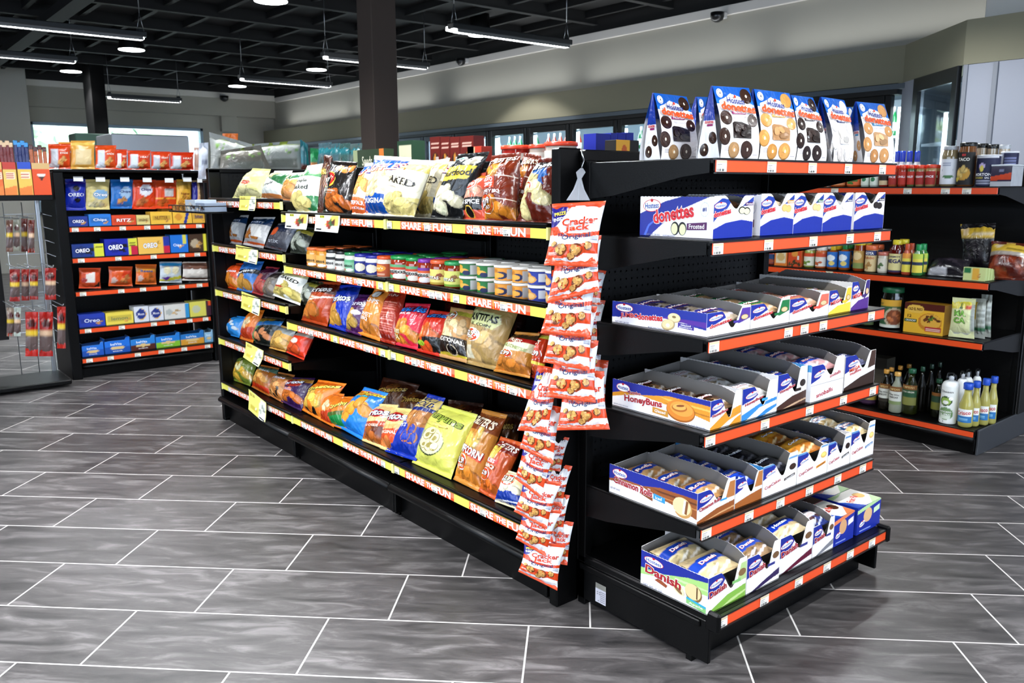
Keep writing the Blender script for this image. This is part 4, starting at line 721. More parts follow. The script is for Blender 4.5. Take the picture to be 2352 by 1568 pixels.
for lab, q, st in [('small orange and green bag at the right end of the far top shelf', [(648, 455), (678, 458), (702, 400), (668, 402)], 'orgreen'),
    ('little green bag behind the white and green bag on the far top shelf', [(652, 448), (684, 450), (698, 383), (668, 385)], 'greenwhite'),
    ('pale yellow crisp bag at the left end of the far top shelf', [(531, 447), (598, 450), (622, 378), (580, 376)], 'paleyellow'),
    ('white crisp bag with green shoulders beside the pale yellow bag', [(597, 449), (648, 452), (672, 382), (630, 383)], 'greenwhite')]:
    chip(lab, q, Z, st, 20, .05, X=1.70)
Z = CZ2[1]
for lab, q, st in [('olive black bag hanging past the right end of the second far shelf', [(666, 588), (703, 592), (727, 532), (688, 528)], 'olive'),
    ('navy and grey bag at the right end of the second far shelf', [(607, 572), (657, 584), (692, 515), (640, 518)], 'navygrey'),
    ('blue and white bag with orange foot at the left end of the second far shelf', [(497, 555), (529, 560), (533, 497), (499, 498)], 'bluetwin'),
    ('second blue and white bag from the left on the second far shelf', [(528, 559), (555, 563), (572, 494), (538, 495)], 'bluetwin'),
    ('leaning blue white bag right of centre on the second far shelf', [(557, 563), (605, 572), (633, 500), (583, 500)], 'bluetwin')]:
    chip(lab, q, Z, st, 24, .04)
Z = CZ2[2]
for lab, q, st in [('grey brown bag behind the white baked bag on the third far shelf', [(603, 683), (630, 690), (655, 628), (632, 628)], 'greybrown'),
    ('orange bag at the left end of the third far shelf', [(520, 661), (546, 667), (562, 606), (534, 606)], 'orange'),
    ('light blue crisp bag with black name band on the third far shelf', [(543, 667), (580, 675), (607, 602), (560, 602)], 'blue'),
    ('red and purple bag in the middle of the third far shelf', [(578, 675), (607, 683), (643, 617), (612, 614)], 'redpurple'),
    ('olive spotted bag right of the white baked bag below the dip shelf', [(690, 700), (718, 706), (745, 650), (712, 645)], 'olive'),
    ('white baked crisp bag on the third far shelf, at its right end', [(625, 689), (690, 714), (714, 640), (650, 634)], 'bakedfar')]:
    chip(lab, q, Z, st, 24, .045)
Z = CZ2[3]
for lab, q, st in [('blue snack bag at the left end of the fourth far shelf', [(507, 771), (550, 783), (566, 735), (540, 732)], 'bluesnack'),
    ('orange fox coloured bag, second on the fourth far shelf', [(550, 780), (581, 790), (608, 715), (577, 713)], 'ginger'),
    ('black and green snack bag with a blue band on the fourth far shelf', [(576, 789), (622, 801), (656, 735), (600, 730)], 'blackgreen'),
    ('tan corn crisp bag on the fourth far shelf beside the red bag', [(618, 803), (656, 813), (682, 762), (645, 750)], 'tanchip'),
    ('bright red bag at the right end of the fourth far shelf', [(657, 813), (698, 832), (727, 768), (685, 765)], 'redbag')]:
    chip(lab, q, Z, st, 26, .045)
Z = CZ2[4]
for lab, q, st in [('yellow green cheese snack bag at the far end of the bottom shelf', [(535, 877), (575, 892), (597, 826), (552, 818)], 'cheesegreen'),
    ('brown ring snack bag with green top, second on the bottom shelf', [(578, 893), (620, 916), (642, 850), (600, 842)], 'ringbag'),
    ('tan mixed snack bag, third on the bottom shelf', [(617, 913), (650, 932), (678, 868), (640, 860)], 'dtan')]:
    chip(lab, q, Z, st, 30, .05)
Z = CZ[3]
for lab, q, st, T in [('dark brown bag at the back of the bottom shelf above the blue puffs bag', [(845, 960), (920, 985), (965, 890), (880, 872)], 'dkbrown', .04),
    ('second dark brown bag at the back of the bottom shelf, left of the pretzels', [(905, 985), (965, 1005), (995, 915), (930, 892)], 'dkbrown', .04),
    ('dark bag lying at the back of the bottom shelf behind the green ring bag', [(1020, 1040), (1085, 1060), (1112, 940), (1030, 930)], 'dkbrown', .04),
    ('dark brown bag at the back right of the bottom shelf behind the fries bags', [(1130, 1085), (1180, 1100), (1200, 960), (1140, 955)], 'dkbrown', .03)]:
    chip(lab, q, Z, st, 30, T, X=1.92)
for lab, q, st, T in [('purple crisp bag with a red name oval on the bottom shelf', [(645, 928), (692, 952), (725, 875), (668, 873)], 'dpurple', .05),
    ('orange cheese curl bag with yellow lettering, left of the green footed one', [(694, 953), (738, 978), (797, 893), (732, 883)], 'cheetos', .06),
    ('orange bag with white spots squeezed between two cheese curl bags', [(736, 975), (767, 992), (792, 915), (752, 910)], 'ginger', .04),
    ('orange and green cheese curl bag beside the blue puffs bag', [(752, 985), (803, 1003), (822, 922), (768, 922)], 'cheetosgreen', .05),
    ('bright blue cheese puffs bag with orange top', [(771, 993), (832, 1028), (893, 920), (838, 905)], 'puffs', .06),
    ('chili cheese corn chip bag, brown base, on the bottom shelf', [(831, 1027), (880, 1047), (916, 946), (866, 942)], 'chili', .05),
    ('original corn chip bag with orange base on the bottom shelf', [(872, 1044), (926, 1066), (957, 955), (904, 950)], 'fritos', .055),
    ('blue pretzel bag with gold top on the bottom shelf', [(884, 1056), (956, 1080), (1024, 935), (984, 924)], 'pretzel', .055),
    ('popcorn bag with blue foot and price oval beside the hanging snack strip', [(1135, 1165), (1203, 1190), (1214, 1108), (1168, 1094)], 'popblue', .04),
    ('brown barbecue fries bag between the puffcorn bag and the popcorn bag', [(1098, 1138), (1142, 1162), (1203, 1028), (1150, 1012)], 'friesbbq', .05),
    ('orange brown cheese puffcorn bag with price oval', [(1041, 1110), (1100, 1140), (1166, 962), (1108, 948)], 'puffcorn', .06),
    ('yellow green onion ring bag in front of the bottom shelf', [(946, 1077), (1036, 1117), (1098, 968), (1002, 940)], 'funyun', .06)]:
    chip(lab, q, Z, st, 30, T, nu=60, nv=88)
Z = CZ[2]
for lab, q, st, T in [('dark red bag at the back of the third shelf behind the pork rind bag', [(1020, 790), (1062, 800), (1075, 688), (1022, 685)], 'dkred', .03),
    ('dark bag at the back of the third shelf right of the large tortilla chip bag', [(1150, 800), (1200, 815), (1215, 700), (1160, 695)], 'dkred', .03)]:
    chip(lab, q, Z, st, 20, T, X=1.95)
for lab, q, st, T in [('rust coloured crisp bag with dark top on the third shelf', [(692, 744), (752, 760), (785, 658), (733, 655)], 'rust', .05),
    ('violet crisp bag between the deep blue bag and the orange one', [(793, 771), (830, 783), (866, 688), (825, 686)], 'dviolet', .045),
    ('deep blue crisp bag on the third shelf', [(755, 757), (798, 771), (832, 660), (782, 662)], 'dblue', .045),
    ('orange sweet barbecue crisp bag on the third shelf', [(820, 778), (873, 797), (897, 676), (862, 672)], 'sweetchip', .045),
    ('red crisp bag turned to show its small print, third shelf', [(872, 794), (908, 805), (936, 678), (891, 678)], 'redtext', .045),
    ('red and orange snack mix bag with blue lettering', [(904, 800), (960, 813), (990, 707), (932, 704)], 'munchies', .05),
    ('red and black snack mix bag right of the larger snack mix bag', [(957, 815), (1010, 829), (1035, 726), (988, 720)], 'munchflam', .045),
    ('brown pork rind bag marked traditional', [(1007, 828), (1072, 843), (1088, 722), (1036, 714)], 'trad', .05),
    ('large clear tortilla chip bag with pale green top', [(1068, 842), (1143, 860), (1202, 700), (1096, 694)], 'santitas', .06),
    ('red hot fries bag with price oval, half hidden by the hanging snack strip', [(1213, 868), (1245, 880), (1266, 768), (1236, 766)], 'hotfry', .035),
    ('amber chili cheese fries bag with red band', [(1133, 859), (1217, 876), (1240, 772), (1184, 768)], 'fried', .05)]:
    chip(lab, q, Z, st, 22, T, nu=56, nv=80)
# ---------------------------------------------------------------- round containers
def cyl_label(b, cx, cy, r, z0, z1, art, face, span=150, nu=44, nv=24):
    a0 = {'W': math.pi, 'S': -math.pi/2, 'D': -2.35}[face]; sp = rad(span); h = z1-z0
    S = lambda u, v: np.stack([cx+r*np.cos(a0-sp/2+sp*np.asarray(u)), cy+r*np.sin(a0-sp/2+sp*np.asarray(u)), z0+h*np.asarray(v, float)], -1)
    b.sheet(S, nu, nv, art, smooth=True)
    n = np.array([math.cos(a0), math.sin(a0), 0]); b.texts(S, art, r*sp/h, n, .0012)
def jar(label, cx, cy, z, r, h, col, lid, art=None, face='W', group=None, lab=(.12, .62), neck=.8, lidh=.14, name='jar', cat='jar', mt='jar', white=None, shoulder=.72):
    t = thing(name, label, cat, (cx, cy, z), group)
    b = MB(); cs = [col]*7
    if white: cs = [white[0]]*2+[white[1]]*5
    b.lathe(cx, cy, z+.0005, [(r*.9, 0), (r, h*.04), (r, h*shoulder), (r*.97, h*(shoulder+.06)), (r*neck, h*(1-lidh)), (r*neck*.98, h*(1-lidh*.6)), (r*neck*.9, h*(1-lidh*.5))], cs, 20); b.build('body', M[mt], t)
    b = MB(); rl = r*neck*1.06; b.lathe(cx, cy, z+h*(1-lidh), [(rl, 0), (rl*1.02, h*.01), (rl*1.02, h*lidh*.85), (rl*.94, h*lidh), (rl*.3, h*lidh*.98)], lid, 20); b.build('lid', M['plastic'], t)
    if art: b = MB(); cyl_label(b, cx, cy, r+.0008, z+h*lab[0], z+h*lab[1], art, face); b.build('label', M['paper'], t)
    return t
def tub(label, cx, cy, z, r, h, art, lid='f4f2ee', face='W', group=None, body='e8e4d8'):
    t = thing('dip_tub', label, 'tub', (cx, cy, z), group)
    b = MB(); b.lathe(cx, cy, z+.0005, [(r*.955, 0), (r*.965, .002), (r*.965, h*.84)], body, 30); S0 = None; b.build('body', M['paper'], t)
    b = MB(); cyl_label(b, cx, cy, r*.975, z+h*.03, z+h*.83, art, face, 170); b.build('label', M['paper'], t)
    b = MB(); b.lathe(cx, cy, z+h*.83, [(r*1.04, 0), (r*1.05, h*.03), (r*1.05, h*.14), (r*1.0, h*.17), (r*.95, h*.15), (r*.5, h*.15)], lid, 22); b.build('lid', M['plastic'], t)
    return t
def ytos(c, lc, t_='Tostitos'): return [('bg', c), ('b', .78, 1, lc), ('t', t_, .5, .5, .7, .26, '14120f', 0, None, .02), ('e', .3, .15, .2, .14, 'c8542c'), ('e', .7, .14, .2, .12, 'e9ece4')]
J = [(697, 718, 565, 'cheese dip jar with orange lid at the left end of the dip shelf', 'e8a23c', 'e8793c', ytos('eab35e', 'eab35e')),
     (719, 741, 567, 'second cheese dip jar with orange lid from the left', 'e8a23c', 'e8793c', ytos('eab35e', 'eab35e')),
     (742, 762, 571, 'white dip jar with black lid beside the orange lidded jars', 'e6e2da', '1b1b1d', ytos('d9d6cf', '2a2a2a')),
     (763, 783, 574, 'second white dip jar with black lid beside the green lid', 'e6e2da', '1b1b1d', ytos('d9d6cf', '2a2a2a')),
     (784, 805, 577, 'white dip jar with green lid and pale green label', 'e8e6dc', '2c8a52', ytos('8cc4a0', '6ab488')),
     (806, 829, 580, 'dip jar with blue lid and navy label, left one of two', 'eceae4', '2b2f9a', [('bg', '1e2f86'), ('e', .1, .7, .2, .3, 'eab35e'), ('e', .7, .5, .24, .34, 'efe6c0'), ('e', .72, .5, .2, .26, 'e0dac8')]),
     (830, 856, 583, 'dip jar with blue lid and navy label, right one of two', 'eceae4', '2b2f9a', [('bg', '1e2f86'), ('e', .1, .7, .2, .3, 'eab35e'), ('e', .7, .5, .24, .34, 'efe6c0'), ('e', .72, .5, .2, .26, 'e0dac8')]),
     (857, 882, 585, 'onion dip jar with orange lid and rust label', 'ece4d4', 'e8602c', [('bg', 'b8562a'), ('e', .55, .65, .3, .26, 'e8a03c'), ('t', "Lay's", .55, .65, .4, .24, 'fff0d0'), ('s', .2, .8, .1, .3, 'e8c8b0', 2)]),
     (883, 921, 583, 'red salsa jar with green lid, left of its twin', 'a83a1c', '2a9a52', [('bg', 'c84a2a'), ('b', .8, 1, '6aa878'), ('b', .38, .66, 'd9d4cc'), ('t', 'Tostitos', .5, .52, .85, .26, '14120f', 0, None, .02), ('e', .3, .12, .25, .18, '5aa06a'), ('e', .75, .18, .25, .2, 'e9e2d8')]),
     (922, 950, 588, 'red salsa jar with green lid beside the purple lid', 'a83a1c', '2a9a52', [('bg', 'c84a2a'), ('b', .8, 1, '6aa878'), ('b', .38, .66, 'd9d4cc'), ('t', 'Tostitos', .5, .52, .85, .26, '14120f', 0, None, .02), ('e', .3, .12, .25, .18, '5aa06a'), ('e', .75, .18, .25, .2, 'e9e2d8')]),
     (951, 976, 592, 'red salsa jar with purple lid', 'a83a1c', '8a3aa8', [('bg', 'd8622a'), ('b', .8, 1, '7a3a9a'), ('b', .38, .66, 'd9d4cc'), ('t', 'Tostitos', .5, .52, .85, .26, '14120f', 0, None, .02), ('e', .75, .18, .3, .2, 'e9e2ea')]),
     (977, 1008, 594, 'salsa jar with orange lid and yellow label', '9a3a18', 'e86a3c', [('bg', 'e6d27a'), ('e', .25, .78, .12, .14, 'a86a2c'), ('t', 'SANTITAS', .42, .45, .75, .2, 'f4f0e4', 0, '5a3a1a', .03), ('n', .8, .5, .15, .2, 'a85a3a', 5, .12), ('b', 0, .16, 'b89a3a')]),
     (1009, 1042, 597, 'salsa jar with green lid and yellow green label', '9a3a18', '3aa060', [('bg', 'd9d97a'), ('e', .25, .78, .12, .14, 'a86a2c'), ('t', 'SANTITAS', .42, .45, .75, .2, 'f4f0e4', 0, '3a5a1a', .03), ('n', .8, .5, .15, .2, 'a87a4a', 5, .12), ('b', 0, .16, '7aa03a')])]
zj = CZ[1]
for i, (xl, xr, yt, lab, col, lid, art) in enumerate(J):
    X = 1.70; p = onx(xl, yt+45, X); q = onx(xr, yt+45, X); r = abs(p[1]-q[1])/2*.93; h = onx((xl+xr)/2, yt, X+r)[2]-zj
    cy = (p[1]+q[1])/2; h = float(np.clip(h, .08, .14))
    jar(lab, X+r, cy, zj, r, h, col, lid, art, group='dip and salsa jars on the second shelf', lab=(.08, .66), neck=.9)
    for k in (1, 2):
        jar(lab.replace(' jar', ' jar, %s row' % ('middle' if k == 1 else 'back'), 1).split(',')[0]+(', behind the front one' if k == 1 else ', rearmost in its line')+' '+('at place %d' % (i+1)), X+r+k*(2*r+.006), cy+.003, zj, r, h, col, lid, None, group='dip and salsa jars behind the front row', neck=.9)
DIP = {'g': [('bg', '1f7a3c'), ('q', [(0, 0), (0, 1), (.25, 1), (.05, 0)], 'e8c87a'), ('e', .42, .7, .12, .2, 'd9a23c'), ('e', .52, .42, .22, .2, 'e8b04c'), ('e', .66, .25, .14, .2, '1c2a5a'), ('B', .78, 1, .1, .9, 'c8c8c8'), ('t', 'Fritos', .08, .66, .2, .24, 'ffffff', .1, 'b5231c', .04)],
       'o': [('bg', 'e8a03c'), ('q', [(0, 0), (0, 1), (.2, 1), (.08, 0)], 'f0cf8a'), ('e', .42, .74, .1, .16, 'c8822c'), ('e', .62, .4, .2, .3, '1c2a5a'), ('e', .5, .4, .22, .2, 'f0b04c'), ('B', .8, 1, .1, .9, 'bcbcbc'), ('t', 'Fritos', .1, .66, .22, .26, 'ffffff', .1, 'b5231c', .04)],
       'b': [('bg', '1f3a9c'), ('q', [(0, 0), (0, 1), (.22, 1), (.04, 0)], 'f0cf8a'), ('e', .36, .72, .12, .18, 'd9a050'), ('e', .44, .4, .22, .3, 'd9a050'), ('e', .44, .4, .16, .2, 'e8bc78'), ('B', .72, .96, .25, .85, 'd0d3dc'), ('t', 'Fritos', .1, .62, .26, .26, 'ffffff', .1, 'b5231c', .04)]}
DL = [(1041, 1081, 'g', 'green'), (1083, 1118, 'g', 'green'), (1119, 1165, 'o', 'orange'), (1166, 1197, 'o', 'orange'), (1198, 1243, 'b', 'blue'), (1244, 1272, 'b', 'blue')]
for i, (xl, xr, k, cn) in enumerate(DL):
    X = 1.70; p = onx(xl, 640, X); q = onx(xr, 640, X); r = min(.041, abs(p[1]-q[1])/2*.95); cy = (p[1]+q[1])/2
    for lv in (0, 1):
        for dp in (0, 1):
            lab = '%s bean dip tub with white lid, %s row, %s%s' % (cn, 'upper' if lv else 'lower', ['leftmost of all the tubs', 'second from the green jar', 'third from the green jar', 'fourth from the green jar', 'fifth, near the end post', 'last one by the end post'][i], ', behind' if dp else '')
            tub(lab, X+r+dp*(2*r+.006), cy, zj+lv*.0525, r, .052, DIP[k], group='round dip tubs stacked two high')
# ---- yellow offer cards clipped on the crisp shelves
def card(label, px0, px1, py0, py1, kind, X=1.64, curl=.008, tilt=.0):
    p = onx(px0, (py0+py1)/2, X); q = onx(px1, (py0+py1)/2, X); zt = onx((px0+px1)/2, py0, X)[2]; zb = onx((px0+px1)/2, py1, X)[2]
    w = p[1]-q[1]; h = zt-zb; t_ = tilt
    S = lambda u, v: np.stack([X-curl*(1-np.asarray(v, float))**2*(1+.6*np.asarray(u, float)), p[1]-w*np.asarray(u, float), zb+h*np.asarray(v, float)-t_*np.asarray(u, float)], -1)
    b = MB()
    if kind == 'pic': art = [('bg', 'f0e9d2'), ('q', [(0, 0), (0, .22), (1, .22), (1, 0)], 'e9e6e4'), ('q', [(.35, .35), (.75, .98), (1, .95), (1, .4)], 'eccb62'), ('e', .55, .45, .09, .22, 'b03a22'), ('e', .66, .5, .09, .24, '2a6a3a'), ('e', .77, .55, .07, .24, '5a2a1c'), ('e', .6, .25, .12, .07, '7a2a1c'), ('r', .2, .38, .78, .92, 'c8c832'), ('t', '$3.99', .29, .85, .16, .1, '3a3a10'), ('s', .08, .34, .42, .6, 'd8562c', 2), ('r', .07, .3, .08, .17, '1a1a1a')]
    else: art = [('bg', 'e9e27a'), ('q', [(.58, 0), (.66, 1), (1, 1), (1, 0)], 'e6e6da'), ('n', .8, .5, .13, .3, 'a8b0a0', 9, .06), ('t', '$3.50', .22, .83, .26, .16, 'a07a1c'), ('s', .1, .5, .2, .6, 'c9b84a', 5), ('r', .66, .95, .05, .11, '2a2a2a'), ('e', .42, .3, .06, .1, 'f4f4e0')]
    b.sheet(S, 14, 10, art, smooth=True); b.sheet(lambda u, v: S(u, v)+np.array([.001, 0, 0]), 2, 6, col='f0f0ea', flip=True); b.texts(S, art, w/h, (-1, 0, 0), .0006)
    tag(b.build('offer_card', M['paper']), label, 'sign', 'yellow offer cards on the crisp shelves')
card('pale offer card with jar picture, left one of two on the near top shelf', 657, 708, 489, 525, 'pic')
card('pale offer card with jar picture, right one of two on the near top shelf', 725, 781, 492, 532, 'pic')
card('yellow offer card on the far top shelf beside the wire basket', 551, 589, 450, 483, 'y')
card('yellow offer card on the second far shelf', 543, 593, 565, 598, 'y', tilt=.01)
card('yellow offer card on the third far shelf', 556, 598, 674, 712, 'y', tilt=.015)
card('yellow offer card on the fourth far shelf', 566, 605, 792, 826, 'y', tilt=.015, curl=.02)
card('yellow offer card on the lowest far shelf', 573, 611, 903, 948, 'y', X=1.63, tilt=.03)
# small wire basket with blister packs at the far end of the crisps run
t = thing('wire_basket', 'small wire basket hung on the far end of the crisps top shelf', 'basket', (1.56, 4.52, 1.19)); b = MB()
for z in (1.195, 1.225): b.tube([(1.50, 4.86, z), (1.50, 4.30, z), (1.655, 4.30, z)], .003, '1c1c1e', 6); b.tube([(1.50, 4.86, z), (1.655, 4.86, z)], .003, '1c1c1e', 6)
for y in np.arange(4.32, 4.86, .06): b.tube([(1.50, y, 1.225), (1.50, y, 1.192), (1.655, y, 1.192)], .002, '1c1c1e', 5)
b.build('wire_frame', M['black'], t); b = MB(); b.box(1.5, 1.655, 4.30, 4.86, 1.188, 1.191, '101010'); b.build('base_tray', M['black'], t)
for i, (y, w, h, c, lab) in enumerate([(4.80, .09, .035, 'c98a4a', 'low tan snack pack at the left of the wire basket'), (4.69, .09, .045, 'a8742c', 'second tan snack pack in the wire basket'), (4.55, .15, .065, 'b9c2cc', 'clear lidded box in the middle of the wire basket'), (4.40, .13, .05, '8a96a8', 'grey box with brown pictures at the right of the wire basket')]):
    carton('snack_box', lab, 'box', 1.515, 1.63, y-w/2, y+w/2, 1.1915, 1.1915+h, {'W': [('bg', c), ('n', .5, .45, .4, .35, 'e9dcc4' if i > 1 else 'e8b04c', 5, .12), ('n', .7, .4, .2, .2, '5a3a1c' if i > 1 else '7a4a14', 3, .1)]}, c, 'packs in the wire basket', mt='plastic')
# ---------------------------------------------------------------- hanging strip of caramel popcorn bags
CJ = [('bg', 'e4e6e9'), ('b', .93, 1, 'd44a18', .0), ('q', [(.3, 1), (.42, 1), (.3, .84)], 'd44a18'), ('q', [(0, 1), (.32, 1), (.28, .82), (.14, .66), (0, .56)], '2c2480'), ('b', .48, .545, 'd84a1a', .0, -.05), ('q', [(0, .48), (.2, .52), (.12, .62), (0, .6)], 'd84a1a'), ('b', .13, .33, 'dd4f1c', .06), ('q', [(.5, .08), (1, .16), (1, .2), (.7, .19)], 'f0f1f3'), ('q', [(.28, .74), (.46, .95), (.62, .95), (.74, .76)], 'f6f6f6'),
      ('t', 'PRIZE', .16, .82, .22, .06, 'e8d24a', .15, None, .03), ('t', 'INSIDE', .15, .73, .22, .06, 'e8e8f0', .15, None, .03), ('t', 'Cracker', .56, .685, .72, .12, 'c83c14', .08, 'ffffff', .04), ('t', 'Jack', .52, .57, .52, .13, 'd4451a', .06, 'ffffff', .04), ('t', 'The', .22, .47, .16, .055, '1f2f66', .1), ('t', 'Original', .52, .44, .58, .095, '1f2f66', .12), ('s', .82, .97, .4, .47, '8a90a8', 3), ('s', .03, .24, .17, .2, 'f0d8cc', 2), ('s', .03, .3, .06, .1, '6a6f8a', 2)]
CJ += cluster(.24, .25, .115, .78, 1)+cluster(.54, .25, .125, .78, 2)+cluster(.78, .31, .085, .78, 3)+cluster(.47, .15, .075, .78, 4)+cluster(.1, .33, .055, .78, 5)
CJ_BASE = np.array([1.655, 1.735, 0.]); vd = np.array([-.62, -.78, 0]); vd /= np.linalg.norm(vd)
def hang(label, q, back=0., tilt=.26, T=.022, art=CJ, nu=50, nv=60):
    N = np.array([vd[0], vd[1], tilt]); N = N/np.linalg.norm(N)
    zc = CH; P0 = CJ_BASE-vd*back; cpx = sum(a for a, _ in q)/4; cpy = sum(a for _, a in q)/4
    Pm = pl(cpx, cpy, P0, vd)
    C = [pl(px, py, Pm, N) for px, py in q]; hang.n += 1
    bag('popcorn_bag', label, 'snack bag', C, art, T, 100+hang.n, 'hanging orange and white popcorn bags', back='d8532a', nu=nu, nv=nv, seal=.045, crumple=.8, pinch=.1)
hang.n = 0
RC = [[(1318, 697), (1378, 700), (1393, 622), (1330, 612)], [(1312, 790), (1373, 793), (1391, 690), (1326, 684)], [(1318, 858), (1376, 862), (1392, 763), (1330, 757)], [(1330, 940), (1390, 948), (1398, 828), (1332, 820)], [(1243, 1075), (1287, 1083), (1308, 1005), (1258, 996)], [(1240, 1155), (1291, 1163), (1315, 1070), (1255, 1060)], [(1247, 1222), (1292, 1228), (1309, 1137), (1258, 1128)], [(1255, 1290), (1303, 1298), (1318, 1199), (1262, 1190)]]
for i, q in enumerate(RC): hang('popcorn bag hanging behind on the right side of the strip, %s from the top' % ['first', 'second', 'third', 'fourth', 'fifth', 'sixth', 'seventh', 'lowest'][i], q, back=-.0-.005*0+(.055), T=.016)
FC_ = [([(1190, 1312), (1280, 1356), (1300, 1250), (1204, 1242)], 'lowest bag on the hanging strip, just above the floor'), ([(1184, 1237), (1253, 1278), (1291, 1172), (1200, 1163)], 'second lowest bag on the hanging strip'),
       ([(1180, 1174), (1256, 1215), (1290, 1108), (1203, 1096)], 'third lowest bag on the hanging strip'), ([(1182, 1098), (1242, 1145), (1284, 1024), (1204, 1008)], 'fourth lowest bag on the hanging strip, beside the blue footed popcorn bag'),
       ([(1194, 1028), (1270, 1066), (1293, 935), (1214, 922)], 'bag below the left twisted bag on the hanging strip'), ([(1188, 988), (1257, 993), (1293, 848), (1236, 838)], 'bag turned to the left at the middle of the hanging strip'),
       ([(1278, 988), (1401, 986), (1388, 852), (1292, 852)], 'lower right bag sticking out at the middle of the hanging strip'), ([(1254, 911), (1368, 925), (1375, 782), (1276, 775)], 'fifth bag from the top of the hanging strip, wide and facing the camera'),
       ([(1247, 831), (1354, 852), (1372, 703), (1268, 700)], 'fourth bag from the top of the hanging strip'), ([(1241, 765), (1356, 775), (1374, 622), (1268, 620)], 'third bag from the top of the hanging strip'),
       ([(1256, 696), (1377, 668), (1382, 540), (1278, 545)], 'second bag from the top of the hanging strip'), ([(1249, 609), (1372, 613), (1392, 461), (1268, 468)], 'topmost bag of the hanging strip, showing its whole front')]
for i, (q, lab) in enumerate(FC_): hang('popcorn: '+lab if False else lab.replace('bag', 'popcorn bag', 1), q, back=-.012-.004*i if i > 5 else .0-.006*i, nu=84, nv=100)
t = thing('hanging_strip', 'twisted clear plastic strip and hook holding the popcorn bags on the end post', 'hanger', (1.69, 1.77, 1.1))
b = MB(); h0 = ony(1336, 346, 1.79); h1 = ony(1338, 358, 1.785); h2 = ony(1341, 368, 1.78); h3 = ony(1336, 388, 1.775); b.tube([h0, h1, h2, h3], .0028, 'd8d8da', 8); b.build('hook', M['steel'], t)
b = MB(); A0 = ony(1336, 386, 1.77); A1 = ony(1331, 410, 1.76); A2 = pl(1328, 460, CJ_BASE, vd); rt = np.array([vd[1], -vd[0], 0])
L = [(A0, .004), (A0*.6+A1*.4, .014), (A1, .006), ((A1+A2)/2, .016), (A2, .034)]
v = [];  [v.extend([p-rt*w, p+rt*w, p-vd*.0, ]) for p, w in L]; f = [(3*i, 3*i+1, 3*i+4, 3*i+3) for i in range(4)]
b.add(v, f, 'e4e6ee', True); b.build('plastic_strip', M['frost'], t)
b = MB(); [b.tube([A1, (A1+A2)/2+rt*s, A2+rt*s*2.2], .0006, 'b8bcc8', 5) for s in (-.014, 0, .014)]; b.build('strip_fold', M['plastic'], t)
